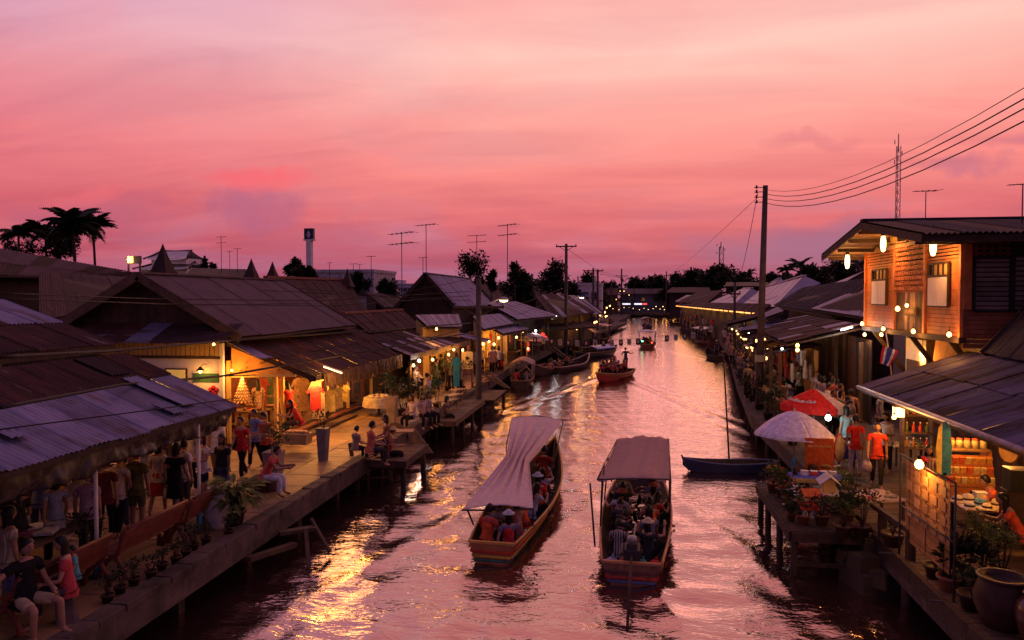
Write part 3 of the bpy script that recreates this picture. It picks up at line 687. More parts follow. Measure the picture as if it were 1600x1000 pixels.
def spire(px, py, base, y, label):
    """pointed roof finial: a dark square pyramid"""
    p = P(px, base, y=y); tp = P(px, py, y=y); h = tp.z-p.z; w = h*.30
    t = thing('roof_spire', p, label, 'spire', 'pointed spires above the left roofs')
    a = MB(); a.add([V(-w, -w, 0), V(w, -w, 0), V(w, w, 0), V(-w, w, 0), V(-w*.45, -w*.45, h*.5), V(w*.45, -w*.45, h*.5), V(w*.45, w*.45, h*.5), V(-w*.45, w*.45, h*.5), V(0, 0, h)],
                    [(0, 1, 5, 4), (1, 2, 6, 5), (2, 3, 7, 6), (3, 0, 4, 7), (4, 5, 8), (5, 6, 8), (6, 7, 8), (7, 4, 8)])
    a.build('cap', M_teak, t); MB().box((0, 0, -1.5), (w*1.7, w*1.7, 3)).build('shaft', M_teak, t)
    MB().box((0, 0, -.05), (w*2.25, w*2.25, .12)).build('moulding', M_wood, t)
# long dark roof at the far left behind the gabled house
mono('dark_long_roof', 'long low dark sheet roof at the left edge below the palms', ((-120, 368), (245, 432), (175, 436), (-120, 425)), (30, 44, 40, 28), [M_greyroof, M_brownroof], cat='house', sheet=1.2, rows=2)
mono('brown_roofed_house', 'low brown roofed house in the dark behind the near stall', ((60, 425), (200, 433), (235, 470), (60, 500)), (27, 36, 34, 24), [M_brownroof], cat='house', sheet=1.0)
# steep ribbed roof between two spires
t, o, q = mono('steep_roof_house', 'house with a steep dark ribbed roof and pointed spires at its ridge', ((415, 434), (541, 438), (578, 490), (480, 496)), (40, 52, 50, 38), [M_brownroof, M_rust, M_brownroof], cat='house', sheet=.62, rows=2)
MB().beam(q[0]+V(0, 0, .05), q[1]+V(0, 0, .05), .3, .14).build('ridge_cap', M_terra, t, o)
for px, py, b, y, l in ((255, 380, 425, 42, 'tall pointed spire in front of the white temple roof'), (393, 403, 436, 42, 'short spire at the left end of the steep ribbed roof'),
                        (426, 408, 436, 44, 'smallest spire beside the bushy tree'), (543, 419, 446, 51, 'lone spire at the right end of the steep ribbed roof')):
    spire(px, py, b, y, l)
t, o, q = mono('ribbed_roof_house', 'low ribbed brown roof with a red ridge right behind the lean-to', ((535, 491), (628, 485), (660, 511), (575, 520)), (35, 43, 42, 34), [M_brownroof, M_rust], cat='house', sheet=.6, rows=2)
MB().beam(q[0]+V(0, 0, .05), q[1]+V(0, 0, .05), .25, .10).build('ridge_cap', M_terra, t, o)
# teak house with the tall gable and blue roof
ft2, fo2, _ = px_gable('teak_house', 'dark teak house with tall steep gable and pale blue roof side', (664, 427), 50, (733, 437), (711, 479), [M_blueroof], M_teak, cat='house', barge=M_teak, sheet=.9, boardh=.3, over=.4)
# small tile roofed kiosk lit yellow
t, o, q = mono('lit_kiosk', 'little kiosk with grey wavy tile roof and lit yellow gables', ((648, 492), (716, 491), (722, 510), (668, 510)), (40, 45, 44, 39), [M_galv], cat='kiosk', sheet=.5, wallm=M_yellow)
bulb(P(682, 514, y=38.6), 'bulb under the wavy tile roof of the yellow kiosk', 45, r=.07)
pz = P(682, 520, y=38.9)
mono('blue_roof_shop', 'broad pale blue roof of a shop beyond the teak house', ((760, 473), (806, 471), (872, 493), (808, 499)), (58, 70, 66, 54), [M_blueroof], cat='shop', sheet=1.1)
mono('blue_awning_shop', 'pale blue awning sheet in the middle of the stalls', ((738, 494), (782, 490), (803, 505), (755, 514)), (49, 56, 54, 47), [M_blueroof], cat='shop', sheet=.8, wallm=M_yellow)
mono('low_blue_awning', 'lowest blue awning sheet above the lit walkway crowd', ((770, 513), (808, 507), (826, 514), (786, 521)), (50, 56, 55, 48), [M_blueroof], cat='awning', walls=False, sheet=.7)
mono('brown_tile_house', 'wide dark brown roof with paler strips beside the tall pole', ((835, 461), (880, 459), (930, 487), (862, 497)), (70, 84, 82, 66), [M_oldtile, M_brownroof, M_blueroof], cat='house', sheet=1.6)
mono('strip_roof_house', 'long brown and blue striped roof near the paired poles', ((884, 461), (912, 463), (945, 488), (925, 492)), (84, 100, 96, 80), [M_oldtile, M_blueroof], cat='house', sheet=1.8)
mono('green_roof_house', 'low pale green and grey roof below the white far house', ((868, 468), (900, 470), (935, 482), (920, 486)), (95, 115, 112, 92), [M_galv], cat='house', sheet=2)
mono('pole_foot_awning', 'low dark awning at the foot of the tall T pole', ((850, 507), (915, 502), (935, 510), (848, 516)), (68, 78, 77, 66), [M_brownroof], cat='awning', walls=False, sheet=1)
mono('far_awning', 'grey awning beside the moored covered boats far left', ((890, 495), (925, 492), (935, 499), (905, 503)), (85, 95, 95, 84), [M_galv], cat='awning', walls=False, sheet=1)
# lit interiors of those stalls: back walls and counters
for i, (px, py, y_, w_) in enumerate(((775, 535, 51, 3.0), (815, 535, 57, 3.2), (850, 530, 65, 3.5), (895, 517, 80, 4), (950, 497, 100, 5))):
    p = P(px, py, y=y_); p.z = QZ
    t = thing('stall_booth', p, ['market booth with warm lit cloth back behind the white shirted walkers', 'market booth under the low blue awning hung with green and yellow cloths', 'dim green booth by the tall T pole',
              'far booth behind the domed boat canopy', 'farthest orange lit booth on the left bank'][i], 'market booth', 'small booths along the left walk')
    MB().box((-1.6, 0, 1.3), (.1, w_, 2.6)).build('back_cloth', M_lining if i != 2 else col_mat((.03, .05, .03)), t)
    MB().box((-.6, 0, .8), (.8, w_*.9, .06)).build('counter', M_wood, t)
    for s_ in (-1, 1): MB().box((.2, s_*w_*.48, 1.3), (.08, .08, 2.6)).build('post', M_wood, t)
    for k in range(6):
        MB().box((-1.5+random.random()*1.4, random.uniform(-w_*.45, w_*.45), random.uniform(1.3, 2.2)), (.05, random.uniform(.3, .6), random.uniform(.5, 1.0))).build('hung_cloth', cloth(random.choice([(.4, .03, .03), (.05, .12, .08), (.5, .3, .05), (.4, .35, .3), (.04, .07, .16)])), t)
for i, (px, py, y_, w_) in enumerate(((779, 528, 50, 0), (772, 538, 49, 0), (807, 527, 55, 0), (837, 517, 60, 1), (797, 518, 52, 0), (825, 545, 58, 0), (901, 514, 78, 0), (868, 494, 66, 1), (929, 504, 84, 0), (932, 503, 84, 0), (948, 481, 105, 0), (953, 478, 108, 0), (945, 488, 98, 0), (812, 500, 66, 1))):
    bulb(P(px, py, y=y_), 'round bulb in the lit row of booths on the left walk' if not w_ else 'white bulb in the row of booths on the left walk', 42 if not w_ else 30, bool(w_), r=.10 if y_ > 60 else .085, group='bulbs in the left booths' if not w_ else 'white bulbs in the left booths')
# ------------------------------------------------------------------ buildings of the right bank
# --- the wooden house on brackets, gable end to the canal
XW, Y0, Y1, ZF, ZC = 9.3, 22.2, 30.45, 4.87, 7.72
o = V(11.5, 26, QZ)
t = thing('wooden_house', o, 'orange lit upper storey wooden house with white shutters and hanging lamps', 'house')
MB().box((13.2, (Y0+Y1)/2, (ZF+ZC)/2), (7.6, Y1-Y0-.1, ZC-ZF)).build('wall', M_darkwood, t, o)
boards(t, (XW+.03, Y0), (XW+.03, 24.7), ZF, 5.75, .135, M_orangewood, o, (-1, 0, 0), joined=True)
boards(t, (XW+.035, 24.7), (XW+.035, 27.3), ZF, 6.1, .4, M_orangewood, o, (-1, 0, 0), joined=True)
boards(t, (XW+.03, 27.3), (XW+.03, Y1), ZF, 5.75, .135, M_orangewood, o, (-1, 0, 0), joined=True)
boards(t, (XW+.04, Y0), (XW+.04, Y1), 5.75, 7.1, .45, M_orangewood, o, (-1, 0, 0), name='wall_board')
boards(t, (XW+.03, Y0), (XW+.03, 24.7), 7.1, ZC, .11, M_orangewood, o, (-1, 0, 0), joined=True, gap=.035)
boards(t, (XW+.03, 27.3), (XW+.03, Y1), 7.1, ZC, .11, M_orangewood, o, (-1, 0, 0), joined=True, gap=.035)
vboards(t, (XW+.03, 24.7), (XW+.03, 27.3), ZF+.02, 6.15, .22, [M_wood, M_lightwood], o, (-1, 0, 0))
# pierced brick lattice in the middle bay
lat = 0
for r in range(9):
    for k in range(13):
        z = 6.22+r*.165; yy = 24.72+k*.2+(.1 if r % 2 else 0)
        if yy > 27.25: continue
        piece(t, 'brick', (.10, .150, .105), (XW-.02-o.x, yy+.09-o.y, z+.07-o.z), mat('orange brick', (.36, .12, .05), .8, rnd=.2), 'brk', .003, .008); lat += 1
for yy in (Y0+.02, 24.7, 27.3, Y1-.02):
    MB().box((XW-.02, yy, (ZF+ZC)/2), (.12, .13, ZC-ZF+.06)).build('corner_post', M_orangewood, t, o)
MB().box((XW-.01, (Y0+Y1)/2, ZC+.02), (.14, Y1-Y0, .12)).build('top_plate', M_lightwood, t, o)
MB().box((XW-.02, (Y0+Y1)/2, ZF-.08), (.2, Y1-Y0+.2, .16)).build('floor_beam', M_darkwood, t, o)
def shutter_window(y0, y1, name='window'):
    w = MB(); zc0, zc1 = 5.72, 7.0
    for a, b in (((y0, zc0), (y1, zc0)), ((y0, zc1), (y1, zc1)), ((y0, 6.62), (y1, 6.62)), ((y0, zc0), (y0, zc1)), ((y1, zc0), (y1, zc1))):
        w.beam((XW-.07, a[0], a[1]), (XW-.07, b[0], b[1]), .07, .06)
    f = w.build(name, M_darkwood, t, o)
    ym = (y0+y1)/2
    for a, b in ((y0+.03, ym-.012), (ym+.012, y1-.03)):
        s = MB().box((XW-.09, (a+b)/2, (zc0+6.6)/2), (.035, b-a, 6.6-zc0-.04)); s.box((XW-.112, (a+b)/2, (zc0+6.6)/2), (.012, b-a-.12, 6.6-zc0-.2))
        s.build('shutter', mat('white shutter paint', (.60, .52, .47), .6, var=.1), f, o)
    for k in range(4):
        a = y0+(y1-y0)*k/4
        p_ = MB().box((XW-.05, a+(y1-y0)/8, 6.82), (.02, (y1-y0)/4-.07, .32)); p_.build('pane', M_yellow if k < 3 else M_dkglass, f, o)
        MB().box((XW-.075, a, 6.82), (.05, .05, .38)).build('mullion', M_darkwood, f, o)
shutter_window(22.95, 24.35); shutter_window(28.05, 29.55)
for yy in (25.2, 26.3):
    f = MB()
    for a, b in (((yy, 7.86), (yy+.85, 7.86)), ((yy, 8.25), (yy+.85, 8.25)), ((yy, 7.86), (yy, 8.25)), ((yy+.85, 7.86), (yy+.85, 8.25))): f.beam((XW-.03, a[0], a[1]), (XW-.03, b[0], b[1]), .06, .05)
    f = f.build('gable_window', M_lightwood, t, o); MB().box((XW-.01, yy+.42, 8.05), (.02, .8, .36)).build('pane', M_dkglass, f, o)
# gable triangle over the wall
MB().slab([V(XW+.02, Y0, ZC), V(XW+.02, Y1, ZC), V(XW+.02, (Y0+Y1)/2, ZC+.78)], V(.06, 0, 0)).build('gable_wall', M_yellow, t, o)
# name board with a small lamp in the middle bay
nb = MB().box((XW-.08, 25.7, 5.52), (.06, 1.0, .28)).build('name_board', M_wood, t, o)
for k in range(9): MB().box((XW-.115, 25.34+k*.09, 5.52+.02*math.sin(k*2)), (.012, .05, .11)).build('carved_mark', M_lightwood, nb, o)
p = V(XW-.26, 26.35, 5.60)
bulb(p, 'round bulb beside the carved name board on the wooden house', 16, r=.08, cord=.1, group=None)
bulb(V(XW-.24, 25.6, 5.72), 'small bulb over the carved name board on the wooden house', 12, r=.06, cord=.1, group=None)
# front face towards the camera: low boards, dark window with blinds, lattice, boards
FY = Y0
boards(t, (XW, FY-.02), (17, FY-.02), ZF-.3, 5.75, .135, mat('red brown siding', (.20, .065, .035), .65, var=.3, bump=.3), o, (0, -1, 0), joined=True)
vboards(t, (XW+2.05, FY-.02), (17, FY-.02), 5.75, ZC, .2, [M_rust2, M_teak], o, (0, -1, 0))
MB().box((XW+.1, FY-.05, 6.6), (.2, .08, 1.9)).build('corner_board', M_orangewood, t, o)
def blind_window(x0, x1, z0, z1):
    f = MB()
    for a, b in (((x0, z0), (x1, z0)), ((x0, z1), (x1, z1)), ((x0, z0), (x0, z1)), ((x1, z0), (x1, z1))): f.beam((a[0], FY-.08, a[1]), (b[0], FY-.08, b[1]), .08, .07)
    f = f.build('window', M_black, t, o)
    MB().box(((x0+x1)/2, FY-.035, (z0+z1)/2), (x1-x0, .02, z1-z0)).build('pane', M_dkglass, f, o)
    k = 11
    for i in range(k):
        z = z0+(z1-z0)*(i+.5)/k
        MB().box(((x0+x1)/2, FY-.065, z), (x1-x0-.06, .012, (z1-z0)/k*.72), Matrix.Rotation(.25, 3, 'X')).build('blind_slat', mat('dim blind', (.16, .12, .11), .7, rnd=.3), f, o)
blind_window(XW+.25, XW+1.18, 5.62, 7.08); blind_window(XW+1.25, XW+1.72, 5.62, 7.12)
for z in (7.2, 7.34, 7.48): MB().beam((XW+.2, FY-.05, z), (XW+1.2, FY-.05, z), .05, .06).build('lattice_bar', M_rust2, t, o)
for i in range(5): MB().beam((XW+.3+i*.2, FY-.06, 7.12), (XW+.3+i*.2, FY-.06, 7.62), .05, .05).build('lattice_bar', M_rust2, t, o)
MB().box((XW+.7, FY-.03, 7.36), (1.05, .02, .52)).build('lattice_back', M_black, t, o)
MB().box((XW+1.78, FY-.09, 6.3), (.07, .07, 3.0)).build('corner_post', mat('red post', (.4, .05, .02), .5), t, o)
# roof: ridge across the canal, near slope falls towards the camera
xr0, yr, zr = 7.85, (Y0+Y1)/2, 8.52
sheet_roof(t, (xr0, yr, zr), (18, yr, zr), (18, Y0-1.0, 7.70), (xr0, Y0-1.0, 7.70), [M_brownroof, M_tileroof], o, .9, .15, .03, 1, over=.12)
sheet_roof(t, (18, yr, zr), (xr0, yr, zr), (xr0, Y1+.9, 7.70), (18, Y1+.9, 7.70), [M_brownroof, M_tileroof], o, .9, .15, .03, 1, over=.12)
MB().beam((xr0, yr, zr+.05), (18, yr, zr+.05), .32, .07).build('ridge_cap', M_tileroof, t, o)
for ye in (Y0-1.0, Y1+.9):
    MB().beam((xr0+.02, yr, zr-.14), (xr0+.02, ye, 7.56), .05, .22).build('barge_board', M_darkwood, t, o)
MB().beam((xr0, Y0-.97, 7.56), (18, Y0-.97, 7.56), .05, .2).build('fascia', M_darkwood, t, o)
MB().slab([V(xr0+.05, yr, zr-.1), V(18, yr, zr-.1), V(18, Y0-.95, 7.59), V(xr0+.05, Y0-.95, 7.59)], V(0, 0, -.03)).build('soffit', M_lightwood, t, o)
MB().slab([V(xr0+.05, yr, zr-.1), V(18, yr, zr-.1), V(18, Y1+.85, 7.59), V(xr0+.05, Y1+.85, 7.59)], V(0, 0, -.03)).build('soffit', M_lightwood, t, o)
for f in (.12, .35, .62, .88):
    for ye in (Y0-.9, Y1+.8):
        yy = yr+(ye-yr)*f; z = zr+(7.6-zr)*f-.2
        MB().beam((xr0+.1, yy, z), (XW+.3, yy, z), .1, .13).build('purlin', M_darkwood, t, o)
# brackets and posts below the floor
for yy in (22.9, 25.9, 29.6):
    MB().beam((XW, yy, ZF-.12), (XW+1.3, yy, ZF-1.9), .13, .13).build('bracket', M_darkwood, t, o)
for yy in (Y0+.3, 26.2, Y1-.3): MB().box((XW+1.45, yy, 2.9), (.2, .2, 4)).build('post', M_darkwood, t, o)
def house_lamp(p, label, pw):
    l = thing('hanging_lamp', p, label, 'hanging lamp', 'long frosted lamps under the wooden house eaves')
    MB().lathe([(.001, -.27), (.05, -.25), (.088, -.1), (.088, .10), (.06, .27), (.04, .34)], n=14).build('lamp_shade', M_lampglass, l)
    MB().lathe([(.085, .26), (.055, .36), (.02, .38)], n=12).build('cap', M_dkmetal, l); MB().tube([(0, 0, .36), (0, 0, .62)], .01, 4).build('cord', M_black, l)
    point_light((0, 0, -.36), pw, (1, .40, .09), .08, l); return l
house_lamp(P(1324, 409, x=8.5), 'long frosted lamp at the far corner of the wooden house eaves', 62)
house_lamp(P(1380, 381, x=8.72), 'long frosted lamp between the two shuttered windows under the eaves', 85)
house_lamp(P(1458, 385, x=8.72), 'long frosted lamp above the near shuttered window', 85)
for i, (px, py, x_) in enumerate(((1347, 506, 9.0), (1380, 514, 9.0), (1427, 518, 9.0), (1483, 523, 9.0), (1351, 523, 9.4), (1377, 523, 9.4))):
    bulb(P(px, py, x=x_), ['round bulb at the far end of the wooden house floor beam', 'round bulb under the far shuttered window', 'round bulb under the middle bay of the wooden house', 'round bulb at the near corner of the wooden house floor',
         'lower round bulb left of the flag', 'lower round bulb just above the flag'][i], 26, r=.068, cord=.12, group='round bulbs along the wooden house floor')
# lit space below the house
p = P(1441, 553, x=10.2)
bulb(p, 'bright bulb glowing below the wooden house', 110, r=.10, group=None)
t2 = thing('lit_shop_room', V(11.5, 26, QZ), 'orange lit shop room with shelves and cloth below the wooden house', 'shop')
MB().box((12.6-11.5, 0, 1.9), (.1, 8, 3.7)).build('back_wall', M_yellow, t2); MB().box((.3, 4.0, 1.9), (2.3, .1, 3.7)).build('side_wall', M_lightwood, t2)
MB().box((-1.2, 2.2, 2.4), (.12, 1.5, 2.2)).build('door_board', M_white, t2)
MB().box((-1.28, 2.2, 2.5), (.03, 1.2, .5)).build('picture', M_wood, t2)
MB().slab([V(-1.0, 1.0, 3.6), V(-1.0, -.6, 3.5), V(-1.1, -1.4, 1.9), V(-1.15, .9, 2.6)], V(.02, 0, 0)).build('hung_cloth', M_lining, t2)
for k in range(3):
    for r in range(3):
        MB().box((-.7+.1*k, -1.6-k*.8, 2.2+r*.42), (.35, .7, .03)).build('shelf', M_lightwood, t2)
        for j in range(4): MB().box((-.75+.1*k, -1.85-k*.8+j*.17, 2.33+r*.42), (.14, .12, random.uniform(.15, .28))).build('packet', cloth(random.choice([(.5, .3, .1), (.4, .1, .05), (.5, .45, .3)])), t2)
# --- near lean-to roof on the right with the bamboo lit shops under it
o = V(8.4, 17, QZ)
t = thing('shop_house', o, 'near shop house with a worn purple grey lean-to roof and a steep dark main roof', 'shop house')
xe, ze, xm, zm = 6.85, 3.42, 9.75, 4.42; yF, yN = 22.8, 8.0
sheet_roof(t, (xm, yN, zm), (xm, yF, zm), ((xe+xm)/2, yF, (ze+zm)/2), ((xe+xm)/2, yN, (ze+zm)/2), [M_galv], o, .8, .11, .02, 1, over=.15)
mw = mat('worn grey sheet', (.09, .075, .115), .6, metal=.15, var=.25, rnd=.3, alt=(.045, .025, .022), altlo=.5, althi=.6, altscale=1.1, stretch=(.5, 1.6, 1))
for ob in [c for c in bpy.data.objects if c.parent == t and c.name.startswith('roof_sheet')]: ob.data.materials[0] = mw
xq, zq = (xe+xm)/2-.05, (ze+zm)/2-.04
sheet_roof(t, (xq, yN, zq), (xq, yF, zq), (xe, yF, ze-.02), (xe, yN, ze-.02), [mw], o, .8, .11, .02, 1, over=.15)
MB().beam((xe+.04, yN, ze-.12), (xe+.04, yF, ze-.12), .05, .16).build('fascia', M_wood, t, o)
MB().tube([V(xe-.08, yN, ze-.05), V(xe-.08, yF, ze-.05)], .06, 8).build('gutter', M_galv, t, o)
MB().beam((xm, yF-.05, zm-.1), (xe, yF-.05, ze-.12), .06, .16).build('barge_board', M_darkwood, t, o)
for yy in (10, 12.5, 15, 17.5, 20, 22.4):
    MB().beam((xm, yy, zm-.12), (xe+.05, yy, ze-.12), .07, .13).build('rafter', M_darkwood, t, o)
for yy in (10, 12.4, 14.9, 17.5, 20.1, 22.5): MB().box((9.05, yy, 2.5), (.16, .16, 3.2)).build('post', M_wood, t, o)
vboards(t, (9.15, 8), (9.15, 22.6), QZ, 4.2, .24, [M_wood, M_darkwood, M_teak], o, (-1, 0, 0), joined=False)
# steep main roof
r0, r1 = P(1509, 547, x=9.6), P(1600, 398, y=21.4)
for seg, (a, b) in enumerate((((9.6, 4.5), (10.6, 5.65)), ((10.6, 5.65), (11.5, 7.3)), ((11.5, 7.3), (12.2, 9.0)))):
    sheet_roof(t, (b[0], yN, b[1]), (b[0], 21.6, b[1]), (a[0], 21.6, a[1]), (a[0], yN, a[1]), [M_tileroof], o, .7, .17, .02, 1, over=.1)
    MB().beam((b[0], 21.62, b[1]-.05), (a[0], 21.62, a[1]-.05), .06, .24).build('barge_board', M_darkwood, t, o)
MB().slab([V(9.7, 21.5, 1), V(16, 21.5, 1), V(16, 21.5, 8.8), V(12.1, 21.5, 8.8), V(11.4, 21.5, 7.2), V(10.5, 21.5, 5.6), V(9.7, 21.5, 4.5)], V(0, -.1, 0)).build('end_wall', M_teak, t, o)
# lamps under it
def box_lamp(p, label):
    l = thing('box_lantern', p, label, 'lantern')
    MB().box((0, 0, 0), (.22, .22, .26)).build('shade', mat('lit paper shade', (.8, .6, .4), .7, emit=(1, .62, .30), estr=2.6), l); MB().box((0, 0, .14), (.26, .26, .03)).build('lid', M_wood, l)
    MB().tube([(0, 0, .15), (0, 0, .5)], .01, 4).build('cord', M_black, l); return l
box_lamp(P(1404, 643, y=20.2), 'square paper lantern under the lean-to eave')
bulb(P(1397, 652, y=19.6), 'bare bulb just below the square paper lantern', 70, r=.055)
bulb(P(1556, 691, y=15.8), 'warm bulb under the eave above the round basket', 75, r=.07)
tb = bulb(P(1460, 727, y=13.9)+V(-.25, 0, 0), 'bright bulb shining on the bamboo screen', 45, r=.08, cord=.35)
bulb(P(1498, 668, y=17.6), 'small bulb by the shelf of jars', 40, r=.04)
bulb(V(8.3, 13.0, 3.05), 'bulb under the lean-to near the plank walk', 70, r=.05)
bulb(P(1294, 653, y=22.6), 'brilliant white bulb under the red umbrella', 34, True, r=.085)
bulb(P(1246, 540, y=28.5), 'upper of two small bulbs by the brown rail of the crowded stall', 30, r=.07)
bulb(P(1246, 547, y=28.2), 'lower of two small bulbs by the brown rail of the crowded stall', 30, r=.07)
# --- roofs further back on the right
t, o, q = mono('brown_leanto_stall', 'brown patched lean-to with pale sheets over the crowded right stalls', ((1345, 509), (1262, 494), (1172, 511), (1229, 535)), (31.5, 46, 44, 30.2), [M_rust, M_brownroof, M_rust, M_blueroof], cat='market stall', walls=False, sheet=.75, rows=3)
for yy in (30.6, 34, 38, 42): MB().box((6.1+(yy-30)*.08, yy, 2.3), (.12, .12, 3.0)).build('post', M_wood, t, o)
for yy in (31, 34.5, 38.5, 42.5): MB().box((9.3, yy, 2.5), (.14, .14, 3.4)).build('post', M_wood, t, o)
vboards(t, (9.6, 30.6), (10.6, 46), QZ, 4.3, .5, [M_darkwood, M_teak, M_rust2], o, (-1, 0, 0))
tube_light(P(1314, 516, y=30.6), P(1332, 511, y=30.6), 'cold white tube light below the brown patched lean-to', 55)
mono('pale_awning', 'narrow pale awning sheet jutting out over the canal past the tall pole', ((1210, 511), (1220, 498), (1160, 513), (1154, 517)), (41, 46, 44.5, 40), [M_blueroof], cat='awning', walls=False, sheet=.8)
mono('low_brown_awning', 'low brown awning behind the far slim pole', ((1205, 490), (1190, 487), (1130, 504), (1136, 507)), (52, 60, 58, 50), [M_brownroof], cat='awning', walls=False, sheet=1)
mono('grey_flat_roof', 'flat grey roof patch right of the tall pole', ((1225, 486), (1215, 480), (1190, 492), (1197, 496)), (44, 52, 50, 42), [M_blueroof, M_galv], cat='building', walls=False, sheet=1)
mono('dark_tile_house', 'house with a broad dark tiled roof beside the wooden house', ((1372, 434), (1256, 450), (1209, 477), (1300, 492)), (44, 66, 62, 42), [M_tileroof], cat='house', sheet=.55, rows=4)
mono('blue_roof_house', 'pale blue grey roof right behind the wooden house', ((1400, 438), (1342, 452), (1269, 482), (1400, 502)), (38, 46, 43, 34), [M_blueroof], cat='house', sheet=1.2)
def hip(name, label, rn, rf, en, ef, yn, yf, hipx, group='pink lit hipped roofs'):
    a, b, c, d = P(*rn, y=yn+3), P(*rf, y=yf), P(*ef, y=yf), P(*en, y=yn)
    e = P(*hipx, y=yn+1); cen = (a+b+c+d)/4; o = V(cen.x, cen.y, .8)
    t = thing(name, o, label, 'house', group)
    sheet_roof(t, a, b, c, d, [M_pinkroof], o, 2.2, .4, .03, 1)
    MB().slab([a, d, e], V(0, 0, -.12)).build('shaded_hip_end', M_blueroof, t, o)  # end turned from the sunset gets a darker bluer sheet as painted shade
    MB().beam(a+V(0, 0, .05), b+V(0, 0, .05), .4, .12).build('ridge_cap', M_pinkroof, t, o)
    vs = [V(p.x, p.y, .8) for p in (d, c)]+[V(e.x, e.y, .8)]
    MB().add([vs[1], vs[0], vs[2], c+V(.2, 0, -.1), d+V(.2, .2, -.1), e+V(0, .2, -.1)], [(0, 1, 4, 3), (1, 2, 5, 4)]).build('wall', M_teak, t, o)
hip('hip_roof_house', 'nearest pink hipped roof with its shaded near end coloured purple', (1257, 431), (1193, 450), (1211, 479), (1149, 477), 72, 96, (1282, 442))
hip('hip_roof_house', 'second pink hipped roof further along the canal', (1175, 450), (1163, 450), (1149, 475), (1104, 474), 92, 118, (1200, 466))
hip('hip_roof_house', 'small pink peaked roof showing behind the nearest hipped roof', (1219, 435), (1205, 442), (1195, 455), (1190, 455), 98, 112, (1233, 444))
mono('pink_far_roof', 'pale slanting roof sheet under the trees behind the blue roof', ((1352, 423), (1345, 426), (1305, 442), (1316, 443)), (60, 70, 68, 58), [M_pinkroof], cat='house', sheet=1.4)
mono('brown_slope_house', 'brown sloping roof left of the pink hipped roofs', ((1130, 453), (1088, 457), (1060, 472), (1104, 474)), (120, 150, 145, 115), [M_brownroof], cat='house', sheet=2.4)
mono('green_slope_house', 'greenish slope roof beyond the brown sloping roof', ((1083, 461), (1073, 461), (1055, 471), (1078, 471)), (152, 170, 165, 148), [M_galv], cat='house', sheet=2.4)
mono('long_far_house', 'long low dark house under the far trees on the right', ((1108, 449), (1050, 449), (1040, 457), (1112, 457)), (190, 195, 190, 185), [M_brownroof], cat='house', sheet=4)
mono('upper_far_house', 'flat dark roof above the pink hipped roofs', ((1200, 441), (1135, 441), (1132, 447), (1204, 447)), (130, 134, 128, 124), [M_brownroof], cat='house', sheet=3)
# long market hall with a line of lit tubes under its eave
t, o, q = mono('market_hall', 'long market hall with a line of orange tube lights along its eave', ((1205, 475), (1068, 472), (1056, 478), (1183, 492)), (62, 150, 148, 62), [M_brownroof, M_rust], cat='market hall', sheet=2.0, wallm=M_teak)
A, B = P(1183, 490.5, y=61.5), P(1056, 478, y=147.5)
nl = 26
for i in range(nl):
    a = A.lerp(B, i/nl); b = A.lerp(B, (i+random.uniform(.55, .85))/nl)
    tl = thing('eave_tube', (a+b)/2, 'orange tube light in the line along the market hall eave', 'tube light', 'tube lights along the market hall')
    MB().tube([a, b], .06, 6).build('tube', mat('lit orange tube', (.9, .7, .4), emit=(1, .36, .07), estr=2.6), tl, (a+b)/2)
    if i % 2 == 0: point_light((-.3, 0, -.35), 34, (1, .42, .09), .6, tl)
for i in range(12):
    u = (i+.4)/12; p = A.lerp(B, u); p.z = QZ
    b_ = thing('market_booth', p+V(1.0, 0, 0), ORD[i]+' crowded booth with hanging goods below the line of orange tube lights', 'market booth', 'booths of the market hall')
    MB().box((0, 0, .45), (1.2, 3.2, .9)).build('counter', M_wood, b_); MB().box((1.6, 0, 1.4), (.1, 5, 2.8)).build('back_cloth', M_lining, b_)
    for k in range(7): MB().box((random.uniform(-.9, 1.2), random.uniform(-2, 2), random.uniform(1.0, 2.3)), (.25, random.uniform(.3, .9), random.uniform(.3, .8))).build('hung_goods', cloth(random.choice([(.5, .05, .03), (.4, .2, .04), (.08, .1, .05), (.3, .25, .2), (.1, .03, .03)])), b_)
# --- far end of the canal
def far_house(name, label, px0, px1, roof_top, eave, base, y, wallm, roofm, lights=(), cat='house', rz=0):
    a, b = P(px0, eave, y=y), P(px1, eave, y=y); c = (a+b)/2; o = V(c.x, c.y, .8); w = (b-a).length; zt = P((px0+px1)/2, roof_top, y=y+5).z; ze = a.z
    t = thing(name, o, label, cat)
    MB().box((0, 5, (ze-.8)/2), (w*.94, 8, ze-.8)).build('wall', wallm, t)
    x = w/2
    sheet_roof(t, V(-x, 5, zt)+o-V(0, 0, .8), V(x, 5, zt)+o-V(0, 0, .8), V(x, -.6, ze)+o-V(0, 0, .8), V(-x, -.6, ze)+o-V(0, 0, .8), [roofm], o, 3, .8, .04, 1)
    MB().slab([V(-x, 5, zt-.8), V(x, 5, zt-.8), V(x, 10.6, ze-.8), V(-x, 10.6, ze-.8)], V(0, 0, -.1)).build('rear_roof', roofm, t)
    for s_ in (-1, 1): MB().slab([V(s_*x*.94, 1, ze-.8), V(s_*x*.94, 9, ze-.8), V(s_*x*.94, 5, zt-.9)], V(.05, 0, 0)).build('gable_end', wallm, t)
    nw = max(2, int(w/4))
    for i in range(nw):
        xx = -w*.42+w*.84*(i+.5)/nw
        f = MB().box((xx, .98, (ze-.8)*.72), (1.3, .12, 1.3)).build('window', M_darkwood, t); MB().box((xx, .93, (ze-.8)*.72), (1.05, .08, 1.05)).build('pane', M_dkglass, f)
    return t
far_house('canal_end_house', 'blue grey two storey house with lit shopfronts at the end of the canal', 968, 1042, 451, 459, 478, 236, mat('blue grey wall', (.10, .10, .16), .8), M_greyroof)
